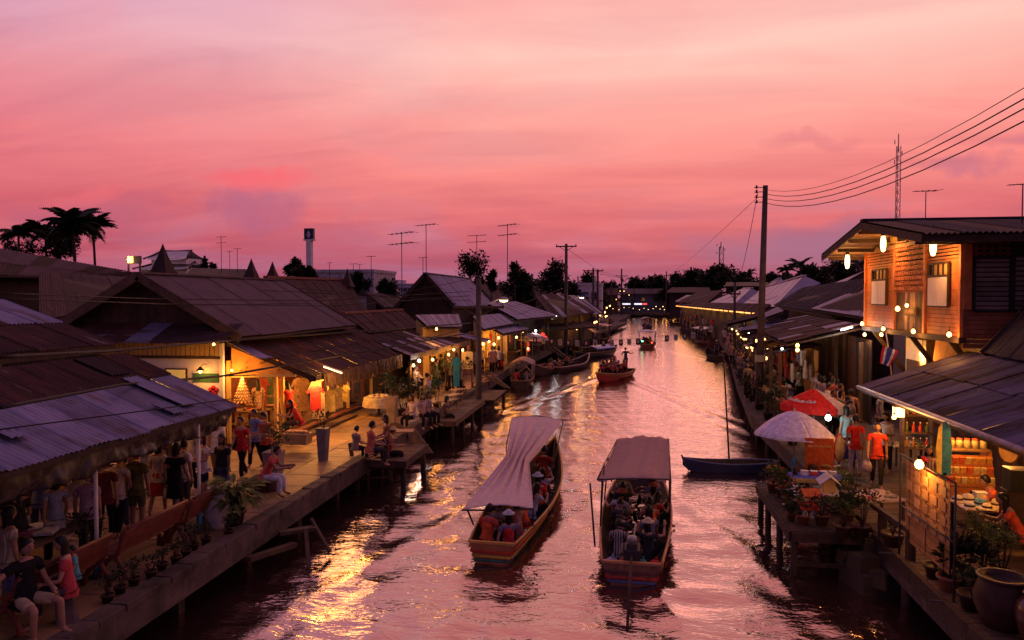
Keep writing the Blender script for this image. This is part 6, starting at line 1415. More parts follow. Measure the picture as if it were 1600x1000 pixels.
# clothes rack, hung goods and white cloth signs of the near stall
t = thing('clothes_rack', P(36, 850, z=QZ)+V(-.3, .3, 0), 'rack of many coloured clothes under the near stall roof', 'clothes rack')
MB().tube([V(0, -.8, 0), V(0, -.8, 1.45), V(0, .8, 1.45), V(0, .8, 0)], .018, 6).build('rail', M_metal, t)
for k in range(14):
    c_ = random.choice([(.5, .45, .3), (.15, .05, .2), (.4, .08, .1), (.06, .1, .2), (.35, .3, .32), (.05, .05, .05), (.1, .22, .24)])
    yk = -.72+k*.11; MB().slab([V(-.20, yk, 1.40), V(.20, yk, 1.40), V(.24, yk+.02, .72), V(-.22, yk-.02, .66)], V(0, .025, 0)).build('garment', cloth(c_), t)
for i, (px, py, w_, h_, lb) in enumerate(((103, 759, .95, .5, 'white cloth sign hung deep under the near stall'), (178, 741, .4, .5, 'white panel hung behind the walkers in the near stall'), (55, 800, .9, .3, 'pile of folded white clothes on a table in the near stall'))):
    p = P(px, py, y=15.0+.5*i) if i < 2 else P(50, 835, z=QZ+.8)
    t = thing('cloth_sign' if i < 2 else 'folded_clothes', p, lb, 'sign' if i < 2 else 'clothes')
    if i < 2:
        MB().box((0, 0, 0), (w_, .03, h_)).build('panel', mat('lit white cloth', (.6, .52, .46), .8), t)
        for s_ in (-1, 1): MB().tube([V(s_*w_*.4, 0, h_/2), V(s_*w_*.4, 0, h_/2+.6)], .008, 4).build('string', M_black, t)
    else:
        tb = thing('stall_table', p-V(0, 0, .8), 'goods table beneath the folded white clothes in the near stall', 'table')
        MB().box((0, 0, .76), (1.0, 1.8, .05)).build('table_top', M_wood, tb)
        for sx in (-.42, .42):
            for sy in (-.8, .8): MB().box((sx, sy, .37), (.06, .06, .74)).build('leg', M_wood, tb)
        for k in range(8): MB().box((random.uniform(-.35, .35), random.uniform(-.75, .75), .03+.02*(k % 3)), (.3, .36, .06), random.random()).build('garment', cloth(random.choice([(.55, .5, .45), (.4, .36, .34), (.3, .1, .1)])), t)
t = thing('red_hanging_sign', P(190, 716, y=14.6), 'small red sign board with a dark stripe hanging at the near stall eave', 'sign')
MB().box((0, 0, 0), (.22, .03, .13)).build('board', cloth((.6, .05, .03)), t); MB().box((0, -.018, .0), (.13, .01, .04)).build('dark_stripe', M_black, t); MB().tube([(0, 0, .06), (0, 0, .3)], .006, 4).build('string', M_black, t)
bulb(V(-12.2, 12.8, 3.3), 'dim bulb deep under the near stall roof', 26, r=.05)
bulb(V(-11.6, 15.9, 3.1), 'bulb over the crowd between the near stall and the white shop', 30, r=.05)
# ------------------------------------------------------------------ open shop goods
def garment(mb, p, w, h, yaw=0):
    """T shirt or dress outline with thickness, hanging from p"""
    s = V(math.cos(yaw), math.sin(yaw), 0); n = V(-s.y, s.x, 0)
    pr = [(-.10, 0), (.10, 0), (.32, -.07), (.50, -.26), (.40, -.32), (.27, -.22), (.30, -1), (-.30, -1), (-.27, -.22), (-.40, -.32), (-.50, -.26), (-.32, -.07)]
    mb.slab([Vector(p)+s*x*w+V(0, 0, z*h) for x, z in pr], n*.04)
def hang_garments(items, gname):
    for px, py, y_, w, h, c_, lb in items:
        p = P(px, py, y=y_); t = thing('hanging_garment', p, lb, 'garment', gname); m = MB(); garment(m, (0, 0, -.06), w, h, random.uniform(-.3, .6)); m.build('cloth', cloth(c_), t)
        MB().tube([V(-.12, 0, -.07), V(0, 0, -.01), V(.12, 0, -.07)], .007, 4).build('hanger', M_dkmetal, t); MB().tube([V(0, 0, -.01), V(0, 0, .2)], .005, 4).build('hook', M_dkmetal, t)
hang_garments([(498, 588, 25.6, .75, 1.5, (.5, .38, .22), 'long cream dress at the corner of the open shop'), (516, 606, 26.4, .62, .85, (.55, .44, .16), 'yellow tee hung lowest on the shop front'), (528, 603, 27.6, .62, .8, (.56, .47, .22), 'pale yellow tee next to the lowest tee'),
               (536, 599, 28.8, .6, .7, (.5, .38, .12), 'third yellow tee towards the red boarded wall'), (493, 600, 25.0, .65, .9, (.5, .05, .05), 'red tee with pale print over the shop step'), (474, 588, 26.8, .6, 1.3, (.36, .22, .14), 'brown dress in the depth of the open shop'),
               (466, 588, 27.4, .6, 1.3, (.42, .3, .2), 'tan dress in the depth of the open shop'), (420, 588, 26.5, .55, 1.2, (.1, .16, .1), 'dark green dress behind the yellow posts'), (410, 588, 26.2, .55, 1.1, (.3, .06, .05), 'dark red dress behind the yellow posts'), (438, 590, 26.8, .55, 1.2, (.45, .07, .06), 'red dress behind the yellow posts'),
               (395, 588, 26, .55, 1.1, (.07, .05, .05), 'black dress behind the yellow posts')], 'garments hung in the open shop')
t = thing('white_tree', P(379, 625, y=24.4)-V(0, 0, .05), 'small white artificial christmas tree standing on the shop table', 'tree')
tr = MB()
for k in range(9):
    z = .06+k*.105; r = .32*(1-k/9.3)
    for j in range(16):
        a = 2*math.pi*j/16+k; d = V(math.cos(a), math.sin(a), -.35); tr.slab([V(0, 0, z+.06), V(math.cos(a+.12)*r, math.sin(a+.12)*r, z-.05), V(math.cos(a)*r*1.15, math.sin(a)*r*1.15, z-.1), V(math.cos(a-.12)*r, math.sin(a-.12)*r, z-.05)], V(0, 0, .012))
tr.build('tinsel_branches', mat('white tinsel', (.6, .42, .28), .6), t); MB().tube([(0, 0, -.12), (0, 0, .95)], .02, 6).build('stem', M_wood, t); MB().lathe([(.13, -.14), (.12, -.1), (.001, -.09)], n=8).build('stand', M_wood, t)
for i, (px, py, y_, n_) in enumerate(((385, 652, 24.2, 'goods table under the white christmas tree'), (410, 652, 25.0, 'goods table behind the folding sign board'))):
    p = P(px, py, y=y_); p.z = QZ+.3
    t = thing('stall_table', p, n_, 'table'); MB().box((0, 0, .70), (1.5, .8, .05)).build('table_top', M_wood, t)
    for sx in (-.68, .68):
        for sy in (-.34, .34): MB().box((sx, sy, .34), (.06, .06, .68)).build('leg', M_wood, t)
    for k in range(12):
        c_ = random.choice([(.45, .05, .04), (.5, .4, .3), (.12, .06, .05), (.4, .2, .08)])
        g_ = thing('folded_garment', p+V(random.uniform(-.65, .65), random.uniform(-.3, .3), .725), 'folded garment lying on the '+n_, 'clothes', 'folded garments on the shop tables'); MB().box((0, 0, .03), (.24, .2, .06), random.random()).build('cloth', cloth(c_), g_)
t = thing('folding_sign', P(424, 668, y=23.9), 'yellow folding A frame board standing at the shop front', 'sign'); t.location.z = QZ+.32
for sx in (-1, 1):
    MB().beam((-.28, 0, 1.25), (-.28+sx*.0, sx*.32, 0), .05, .04).build('leg', M_lightwood, t); MB().beam((.28, 0, 1.25), (.28, sx*.32, 0), .05, .04).build('leg', M_lightwood, t)
MB().beam((-.28, 0, 1.25), (.28, 0, 1.25), .05, .05).build('top_bar', M_lightwood, t)
t = thing('low_gate', P(375, 655, y=21.2), 'low pale wooden rail frame before the white shop', 'rail'); t.location = P(378, 690, z=QZ)+V(-.3, .6, 0)
for z in (.95, .5): MB().beam((-.6, 0, z), (.6, 0, z), .06, .07).build('bar', M_yellow, t)
for x in (-.6, .6): MB().box((x, 0, .5), (.07, .07, 1.0)).build('post', M_yellow, t)
t = thing('rattan_armchair', P(553, 633, y=31.2), 'rattan armchair in the warm shade by the red boarded wall', 'armchair', rz=-1.2); t.location.z = QZ+.05
MB().box((0, 0, .40), (.62, .58, .08)).build('seat', M_wood, t); MB().slab([V(-.3, -.27, .44), V(.3, -.27, .44), V(.27, -.40, .98), V(-.27, -.40, .98)], V(0, -.04, 0)).build('backrest', M_wood, t)
for sx in (-1, 1):
    MB().beam((sx*.3, -.28, .64), (sx*.3, .28, .64), .06, .05).build('armrest', M_wood, t)
    for sy in (-.26, .26): MB().box((sx*.29, sy, .31), (.05, .05, .62)).build('leg', M_wood, t)
t = thing('round_table', P(592, 625, y=29.8), 'round table with a pale cloth piled with food', 'table'); t.location.z = QZ
MB().lathe([(.60, .70), (.61, .76), (.001, .77)], n=20).build('table_top', M_wood, t)
MB().grid(lambda u, v: V((.63+.05*v+.03*v*math.sin(u*50))*math.cos(2*math.pi*u), (.63+.05*v+.03*v*math.sin(u*50))*math.sin(2*math.pi*u), .785-.38*v), 60, 5).build('tablecloth', cloth((.5, .42, .3)), t)
MB().lathe([(.63, .785), (.001, .79)], n=30).build('cloth_top', cloth((.5, .42, .3)), t); MB().lathe([(.22, 0), (.05, .06), (.05, .7)], n=10).build('pedestal', M_darkwood, t)
tp = t.location.copy()
for k in range(9):
    a = k*.7; g_ = thing('food_parcel', tp+V(.35*math.cos(a), .35*math.sin(a), .79), 'pale food parcel on the round table cloth', 'parcel', 'food parcels on the round table'); MB().lathe([(.001, 0), (.10, .01), (.12, .05), (.06, .10), (.001, .11)], n=9).build('wrapper', cloth((.52, .42, .26)), g_)
t = thing('wicker_crate', P(465, 693, z=QZ+.3), 'pale wicker crate of goods at the shop step', 'crate')
MB().box((0, 0, .17), (.75, .45, .34), None, 0, 1.12).build('crate', mat('pale wicker', (.38, .24, .10), .85, bump=.8, bscale=60), t)
for k in range(5): MB().box((-.28+k*.14, 0, .37), (.11, .3, .1), k*.2).build('packet', cloth((.5, .3, .15)), t)
# ------------------------------------------------------------------ left decks
t = thing('wooden_deck', P(600, 705, z=QZ)+V(.2, 0, 0), 'wooden deck with ladder steps where the seated group looks at the water', 'deck')
o = t.location.copy()
for k in range(11): MB().box((-.0, -1.15+k*.235, -.04), (1.75, .215, .06)).build('deck_board', M_wood, t)
for sx in (-.75, .75):
    for sy in (-1.0, 1.3): MB().tube([V(sx, sy, -1.6), V(sx, sy, -.06)], .09, 8).build('pile', M_darkwood, t)
MB().box((.0, -1.26, -.12), (1.75, .05, .2)).build('edge_board', M_darkwood, t); MB().box((.89, .1, -.12), (.05, 2.7, .2)).build('edge_board', M_darkwood, t)
ld = thing('ladder', V(-7.95, 22.3, .3), 'short wooden ladder going down to the water from the deck', 'ladder')
for (px, py, qx, qy) in ((547, 692, 556, 755), (601, 685, 611, 752)):
    a, b = P(px, py, y=22.0), P(qx, qy, y=22.0); MB().beam(a-ld.location, b-ld.location, .10, .10).build('rail', M_wood, ld)
for py in (716, 733, 748): MB().beam(P(551, py, y=22.02)-ld.location, P(608, py-3, y=22.02)-ld.location, .12, .05).build('rung', M_wood, ld)
t = thing('cheek_board', V(-6.6, 24.4, .8), 'sloping stair cheek board running down to the water', 'board')
MB().slab([P(632, 668, y=25.2)-V(-6.6, 24.4, .8), P(644, 665, y=25.2)-V(-6.6, 24.4, .8), P(676, 708, y=24.6)-V(-6.6, 24.4, .8), P(655, 708, y=24.6)-V(-6.6, 24.4, .8)], V(0, .10, 0)).build('cheek', M_wood, t)
t = thing('cheek_board', V(-7.3, 25.6, .9), 'curved top stair cheek board beside the deck table', 'board')
MB().slab([P(608, 663, y=26)-t.location, P(618, 660, y=26)-t.location, P(640, 672, y=26)-t.location, P(636, 690, y=26)-t.location, P(612, 672, y=26)-t.location], V(0, .10, 0)).build('cheek', M_wood, t)
def low_table(loc, label, w=.9, d=.45, h=.42, rz=0, m=None, group=None):
    t = thing('low_table', loc, label, 'table', group, rz); m = m or M_lightwood
    for k in range(3): MB().box((0, -d/3+k*d/3, h), (w, d/3-.015, .04)).build('top_board', m, t)
    for sx in (-1, 1):
        for sy in (-1, 1): MB().box((sx*(w/2-.07), sy*(d/2-.06), h/2), (.06, .06, h)).build('leg', m, t)
    return t
low_table(P(623, 694, z=QZ), 'low wooden table in front of the person in the straw cap', 1.0, .6, .45, .2)
# terrace with tables
t = thing('wooden_terrace', V(-7.5, 32.2, QZ), 'wooden terrace on piles with diners and low tables', 'terrace')
for k in range(26): MB().box((0, -3.1+k*.25, -.05), (1.5, .23, .06)).build('deck_board', M_wood, t)
for sx in (-.6, .62):
    for sy in (-3, -1, 1, 3.1): MB().tube([V(sx, sy, -1.6), V(sx, sy, -.08)], .08, 8).build('pile', M_darkwood, t)
MB().box((.77, .05, -.12), (.05, 6.4, .22)).build('edge_board', M_wood, t); MB().box((0, -3.24, -.12), (1.5, .05, .22)).build('edge_board', M_wood, t)
for k, (px, py, lb) in enumerate(((704, 640, 'long low table nearest the camera on the terrace'), (712, 631, 'middle long low table on the terrace'), (719, 622, 'far long low table on the terrace'))):
    low_table(P(px, py, z=QZ)+V(-.1, 0, 0), lb, .95, .5, .42, 1.2)
t = thing('plank_platform', V(-7.2, 38.6, .78), 'lower plank platform with two low tables beyond the concrete pole', 'platform')
for k in range(16): MB().box((0, -1.9+k*.25, 0), (1.5, .23, .06)).build('deck_board', M_wood, t)
for sx in (-.6, .62):
    for sy in (-1.7, 1.7): MB().tube([V(sx, sy, -1.6), V(sx, sy, -.03)], .08, 8).build('pile', M_darkwood, t)
for (px, py, lb) in ((752, 609, 'low red brown table at the near end of the lower platform'), (765, 600, 'low red brown table at the far end of the lower platform'), (764, 583, 'long narrow bench table on the quay beyond the pole')):
    low_table(P(px, py, z=.85 if py > 590 else QZ), lb, 1.3, .55, .45, 1.3, M_rust2)
t = thing('gang_ladder', V(-6.3, 39, .5), 'slanting ladder from the platform down to the water', 'ladder')
for px0, py0, px1, py1 in ((755, 584, 790, 606), (765, 582, 796, 607)): MB().beam(P(px0, py0, y=40)-t.location, P(px1, py1, y=38.5)-t.location, .09, .07).build('rail', M_wood, t)
for k in range(6):
    u = (k+.5)/6; a = P(755, 584, y=40).lerp(P(790, 606, y=38.5), u); b = P(765, 582, y=40).lerp(P(796, 607, y=38.5), u); MB().beam(a-t.location, b-t.location, .06, .04).build('rung', M_wood, t)
t = thing('gang_ladder', V(-4.9, 66, .6), 'long slanting ladder by the moored pale rimmed boat', 'ladder')
for px0, py0, px1, py1 in ((857, 543, 880, 558), (864, 542, 884, 556)): MB().beam(P(px0, py0, y=66)-t.location, P(px1, py1, y=64)-t.location, .12, .08).build('rail', M_wood, t)
for k in range(6):
    u = (k+.5)/6; MB().beam(P(857, 543, y=66).lerp(P(880, 558, y=64), u)-t.location, P(864, 542, y=66).lerp(P(884, 556, y=64), u)-t.location, .08, .05).build('rung', M_wood, t)
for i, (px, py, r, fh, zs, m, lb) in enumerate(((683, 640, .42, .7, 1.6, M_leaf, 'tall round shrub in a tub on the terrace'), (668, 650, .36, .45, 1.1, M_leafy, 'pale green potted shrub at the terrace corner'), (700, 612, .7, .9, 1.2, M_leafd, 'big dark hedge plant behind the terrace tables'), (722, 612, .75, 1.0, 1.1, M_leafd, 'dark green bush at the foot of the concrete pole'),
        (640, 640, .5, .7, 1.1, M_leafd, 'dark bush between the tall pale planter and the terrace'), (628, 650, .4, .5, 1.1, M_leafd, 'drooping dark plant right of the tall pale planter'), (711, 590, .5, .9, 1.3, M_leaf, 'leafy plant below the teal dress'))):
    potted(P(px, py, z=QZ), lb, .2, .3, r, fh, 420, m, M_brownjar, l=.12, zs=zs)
hang_garments([(713, 556, 36.5, .55, 1.5, (.02, .11, .15), 'long teal dress hanging under the striped roof'), (712, 585, 39.2, .01, .01, (.03, .2, .2), 'small teal strip below the long dress')][:1], None)
t = thing('notice_board', P(730, 563, y=39.5), 'pale yellow notice board with a dark round mark by the concrete pole', 'notice board')
MB().box((0, 0, 0), (.62, .05, .95)).build('board', cloth((.55, .42, .2)), t); MB().lathe([(.10, 0), (.10, .02), (.001, .02)], n=12).build('round_mark', M_black, t).rotation_euler = (R(90), 0, 0)
for o_ in t.children:
    if o_.name.startswith('round'): o_.location = (0, -.03, .12)
for s_ in (-.25, .25): MB().box((s_, .04, -.9), (.06, .05, 1.2)).build('leg', M_wood, t)
# parasol and lanterns of the far left booths
def umbrella(top, r, h, ribs, mats, label, poleh, tilt=(0, 0), cat='umbrella', val=0., sag=.06, dome=1.0, tag_=None):
    t = thing('market_umbrella', Vector(top)-V(0, 0, poleh), label, cat)
    for k in range(ribs):
        mb = MB(); a0, a1 = 2*math.pi*k/ribs+tilt[0], 2*math.pi*(k+1)/ribs+tilt[0]
        def f(u, v):
            a = a0+(a1-a0)*u; rr = r*v*(1-.045*math.sin(math.pi*u)*v); z = h*(1-v**(1.6 if dome > .9 else 1.15))-sag*math.sin(math.pi*u)*v*.5*(1 if dome > .9 else .6)+ (.04*math.sin(math.pi*u) if v > .99 and dome > .9 else 0)
            return V(rr*math.cos(a), rr*math.sin(a), poleh-h+z)
        mb.grid(f, 6, 7)
        if val:
            c0, c1 = f(0, 1), f(1, 1); n0 = len(mb.v)
            for i in range(6): mb.add([f(i/6, 1), f((i+1)/6, 1), f((i+1)/6, 1)+V(0, 0, -val), f(i/6, 1)+V(0, 0, -val)], [(0, 1, 2, 3)])
        o_ = mb.build('panel', mats[k % len(mats)], t); solidify(o_, .005)
        MB().tube([f(0, .08)-V(0, 0, .02), f(0, .5)-V(0, 0, .02), f(0, 1)-V(0, 0, .01)], .009, 4).build('rib', M_metal, t)
    MB().tube([(0, 0, -.0), (0, 0, poleh+.05)], .022, 8).build('pole', M_metal, t); MB().lathe([(.03, poleh), (.028, poleh+.05), (.001, poleh+.09)], n=8).build('finial', M_metal, t)
    return t
umbrella(P(832, 520, y=60), 1.35, .5, 10, [cloth((.6, .40, .38)), cloth((.55, .36, .36))], 'pink white parasol over the far left booths beside the red lanterns', 2.3, val=.12)
for i, (px, py) in enumerate(((848, 523), (843, 530), (852, 528), (825, 546), (824, 538))):
    l = thing('red_lantern', P(px, py, y=61), 'red lantern glowing beside the pink white parasol', 'lantern', 'red lanterns on the left walk'); MB().lathe([(.03, -.2), (.14, -.14), (.2, 0), (.14, .14), (.03, .2)], n=10).build('shade', mat('red lantern paper', (.5, .03, .02), .7, emit=(1, .06, .03), estr=.9), l); MB().lathe([(.05, .19), (.05, .23), (.001, .24)], n=8).build('cap', M_black, l)
# ------------------------------------------------------------------ right bank things
# flower deck standing in the water
t = thing('flower_deck', V(4.45, 18.4, QZ), 'dark wooden deck on stilts carrying the flower stall', 'deck')
for k in range(24): MB().box((0, -1.9+k*.17, -.04), (1.75, .155, .06)).build('deck_board', M_darkwood, t)
MB().box((-.9, .05, -.13), (.06, 4.0, .2)).build('edge_board', M_darkwood, t); MB().box((0, -2.02, -.13), (1.75, .06, .2)).build('edge_board', M_darkwood, t)
for sx in (-.8, .75):
    for sy in (-1.9, -.4, 1.0, 2.0): MB().tube([V(sx, sy, -1.7), V(sx, sy, -.08)], .075, 8).build('stilt', M_darkwood, t)
MB().beam((-.8, -1.9, -.75), (.75, -1.9, -.75), .08, .08).build('brace', M_darkwood, t)
fp = [(1208, 768, .20, .30, M_leafy, (.5, .3, .03), 10, 'pot of yellow flowering plant at the back corner of the flower deck'), (1222, 776, .19, .28, M_leaf, (.5, .05, .04), 9, 'pot with red blossoms beside the yellow flowers'), (1232, 790, .18, .22, M_leaf, (.55, .05, .05), 12, 'bright red flowering pot left of the white flowers'),
      (1243, 795, .15, .2, M_leaf, (.6, .55, .58), 14, 'pot of white flowers in the middle of the flower deck'), (1255, 818, .17, .2, M_leaf, (.3, .03, .05), 6, 'clay pot with dark red leaves at the near edge'), (1284, 820, .2, .22, M_leafd, (.35, .04, .06), 10, 'wide clay pot with purple red plant at the near edge'),
      (1236, 812, .13, .14, M_leafd, (.45, .4, .4), 4, 'little pot with pale sprigs near the front left'), (1300, 800, .17, .35, M_leaf, (.16, .12, .36), 8, 'pot of violet flowers right of the toy houses'), (1310, 780, .17, .6, M_leafy, (.55, .5, .4), 9, 'tall pale flowering plant beside the flower stall'), (1318, 800, .18, .45, M_leaf, None, 0, 'leafy green pot at the right end of the flower deck'),
      (1325, 815, .18, .35, M_leafd, None, 0, 'dark leafy pot at the near right of the flower deck'), (1262, 770, .15, .3, M_leafd, (.3, .22, .5), 4, 'small pot behind the toy houses'), (1330, 790, .15, .5, M_leaf, None, 0, 'bushy green pot next to the pavement tables')]
for px, py, r, fh, m, fc, nf, lb in fp:
    p = P(px, py, z=QZ); potted(p, lb, r*.85, r*1.2, r*1.35, fh*.6, 260, m, M_terra, flowers=(fc, nf) if fc else None, l=.075, zs=1.2)
def toy_house(loc, label, s, roofc, wallc, rz=0):
    t = thing('spirit_house', loc, label, 'model house', 'model houses on the flower deck', rz)
    MB().box((0, 0, .06*s), (.62*s, .46*s, .04*s)).build('base', M_white, t); MB().box((0, 0, .22*s), (.42*s, .3*s, .28*s)).build('wall', wallc, t)
    for sy in (-1, 1): MB().slab([V(-.34*s, 0, .56*s), V(.34*s, 0, .56*s), V(.34*s, sy*.28*s, .33*s), V(-.34*s, sy*.28*s, .33*s)], V(0, 0, .025*s)).build('roof_slope', roofc, t)
    for sx in (-1, 1): MB().slab([V(sx*.22*s, -.16*s, .36*s), V(sx*.22*s, .16*s, .36*s), V(sx*.22*s, 0, .52*s)], V(.01, 0, 0)).build('gable', wallc, t)
    for k in range(7): MB().box((-.27*s+k*.09*s, -.21*s, .14*s), (.02*s, .02*s, .13*s)).build('fence_post', M_white, t)
    MB().box((0, -.155*s, .2*s), (.10*s, .012, .2*s)).build('door', M_darkwood, t)
OR_ = cloth((.5, .12, .04)); 
toy_house(P(1266, 788, z=QZ+.35), 'model house with orange roof on the flower deck', .62, OR_, M_yellow, .2); toy_house(P(1262, 808, z=QZ+.12), 'lower model house with red orange roof and white walls', .6, cloth((.5, .06, .03)), M_white, .1)
toy_house(P(1294, 773, z=QZ+.55), 'larger model house with pale gable behind the orange roofed one', .8, M_jar, M_yellow, 1.5)
t = thing('display_table', P(1275, 790, z=QZ)+V(.1, .35, 0), 'blue and yellow edged display table of the flower stall', 'table')
MB().box((0, 0, .62), (1.25, .6, .04)).build('table_top', cloth((.08, .1, .34)), t); MB().box((0, -.31, .58), (1.25, .03, .10)).build('yellow_edge', cloth((.55, .38, .10)), t)
for sx in (-.58, .58):
    for sy in (-.26, .26): MB().box((sx, sy, .3), (.05, .05, .6)).build('leg', M_lightwood, t)
tl_ = t.location.copy()
for k in range(5):
    g_ = thing('small_figurine', tl_+V(-.5+k*.22, .05, .64), ['dark figurine at the left of the display table', 'white box on the display table', 'red box on the display table', 'small blue box on the display table', 'pale box at the right of the display table'][k], 'figurine' if k == 0 else 'box')
    if k == 0: MB().lathe([(.001, 0), (.07, .01), (.05, .1), (.07, .14), (.04, .2), (.001, .22)], n=9).build('figure', M_brownjar, g_)
    else: b_ = MB().box((0, 0, .05), (.16, .12, .10)); b_.build('box', cloth([(0, 0, 0), (.55, .5, .55), (.5, .05, .04), (.1, .12, .4), (.5, .45, .4)][k]), g_); MB().box((0, 0, .105), (.17, .13, .012)).build('lid', M_white, g_)
# big white umbrella and orange menu board
umbrella(P(1241, 642, y=21.0), 1.08, .66, 8, [cloth((.58, .52, .62))], 'big scalloped white umbrella over the flower stall', 2.0, (.2, 0))
t = thing('blue_umbrella_stand', P(1239, 760, z=QZ), 'teal blue tube holding the white umbrella pole', 'stand'); MB().tube([(0, 0, 0), (0, 0, .75)], .045, 8).build('tube', cloth((.03, .2, .3)), t); MB().lathe([(.2, 0), (.18, .06), (.05, .09), (.001, .09)], n=12).build('base', M_concrete, t)
t = thing('menu_board', P(1280, 740, z=QZ)-V(0, 0, 0), 'orange red board with food pictures under the white umbrella', 'board'); t.location = P(1280, 715, y=20.0); zb = t.location.z-QZ
MB().box((0, 0, 0), (.70, .05, 1.0)).build('board', cloth((.36, .07, .02)), t)
for k, (x, z, w, h, c_) in enumerate(((-.16, -.26, .26, .22, (.05, .03, .02)), (.16, -.22, .28, .12, (.26, .15, .05)), (.15, -.37, .3, .12, (.3, .18, .06)), (-.15, -.42, .25, .08, (.12, .07, .03)))): MB().lathe([(.5, 0), (.5, .02), (.001, .03)], n=14).build('food_picture', cloth(c_), t).rotation_euler = (R(90), 0, 0)
for o_, (x, z, w, h) in zip([c for c in t.children if c.name.startswith('food')], ((-.16, -.26, .26, .22), (.16, -.22, .28, .12), (.15, -.37, .3, .12), (-.15, -.42, .25, .08))): o_.location = (x, -.028, z); o_.scale = (w, h, .3)
for k in range(13): MB().box((-.27+k*.045, -.03, .30+.01*math.sin(k*3)), (.028, .012, random.uniform(.03, .06))).build('letter_mark', cloth((.5, .3, .12)), t)
for s_ in (-.28, .28): MB().box((s_, .04, -.5-(zb-.5)/2), (.05, .05, zb+.0-.48)).build('leg', M_wood, t)
# red umbrella with white script
RDm, WHm = cloth((.56, .025, .02)), cloth((.55, .45, .42))
UR = 1.03
ut = umbrella(P(1272, 607, y=25), UR, .55, 8, [RDm, RDm, RDm, RDm, RDm, RDm, RDm, WHm], 'red drinks umbrella with white script lettering and a white panel', 2.05, (-.28, 0), val=.16, dome=.5)
def text_on(parent, txt, size, m, place, name='lettering', shear=.35):
    cu = bpy.data.curves.new('txt', 'FONT'); cu.body = txt; cu.size = size; cu.shear = shear; cu.align_x = 'CENTER'; cu.align_y = 'CENTER'; cu.extrude = .004; cu.resolution_u = 2; cu.offset = .006*size/.4
    ob = bpy.data.objects.new('tmptxt', cu); C.objects.link(ob); dg = bpy.context.evaluated_depsgraph_get(); me = bpy.data.meshes.new_from_object(ob.evaluated_get(dg)); bpy.data.objects.remove(ob)
    for v in me.vertices: v.co = place(v.co.x, v.co.y, v.co.z)
    me.materials.clear(); me.materials.append(m); return link(name, me, parent)
uh = 2.05
def on_panel(k, off=.012):
    am = -.28+2*math.pi*(k+.5)/8; n = V(math.cos(am), math.sin(am), 0); s = V(-math.sin(am), math.cos(am), 0)
    def pl(x, y, z):
        rr = .70-y; v = rr/UR; u = .5+x/(2*rr*math.tan(math.pi/8)) if rr > .05 else .5
        zz = .55*(1-v**1.15)-.03*math.sin(math.pi*min(1, max(0, u)))*v*.6
        return n*(rr*.985)+s*x+V(0, 0, uh-.55+zz+off+z)
    return pl
text_on(ut, 'Coca-Cola', .17, WHm, on_panel(5)); text_on(ut, 'Coca-Cola', .17, WHm, on_panel(4))
def on_val(k):
    am = -.28+2*math.pi*(k+.5)/8; n = V(math.cos(am), math.sin(am), 0); s = V(-math.sin(am), math.cos(am), 0)
    return lambda x, y, z: n*(UR*math.cos(math.pi/8)*.99+.012+z)+s*x+V(0, 0, uh-.55-.095+y)
text_on(ut, 'Coca-Cola', .15, RDm, on_val(7))
# fan shaped red and cream board, food stall table
t = thing('stall_table', P(1318, 735, z=QZ), 'grill table with dark blue cloth behind the orange red board', 'table'); MB().box((0, 0, .76), (.8, .6, .05)).build('table_top', M_metal, t)
MB().grid(lambda u, v: V(-.42+.84*u, -.31+.015*math.sin(u*40)*v, .78-.38*v), 24, 3).build('cloth_skirt', cloth((.06, .06, .22)), t)
for sx in (-.36, .36):
    for sy in (-.26, .26): MB().box((sx, sy, .37), (.05, .05, .74)).build('leg', M_darkwood, t)
tl_ = t.location.copy()
for k in range(6):
    g_ = thing('food_tray', tl_+V(-.28+.28*(k % 3), -.12+.24*(k//3), .785), 'metal food tray on the grill table', 'tray', 'trays on the grill table'); MB().lathe([(.001, 0), (.10, 0), (.13, .04), (.12, .04), (.09, .01), (.001, .012)], n=10).build('tray', M_metal, g_); MB().lathe([(.09, .012), (.07, .05), (.001, .06)], n=8).build('food', cloth((.4, .25, .12)), g_)
t = thing('surf_fan_board', P(1311, 700, y=21.5), 'upright rounded red and cream board next to the teal top', 'board'); MB().lathe([(.15, 0), (.15, .03), (.001, .03)], n=18, sy=2.4).build('face', cloth((.5, .38, .2)), t); MB().lathe([(.17, .0), (.17, .02), (.15, .03)], n=18, sy=2.4).build('rim', cloth((.5, .05, .04)), t)
t.rotation_euler = (R(90), 0, .4); MB().box((0, -.7, 0), (.05, .7, .04)).build('leg', M_wood, t)
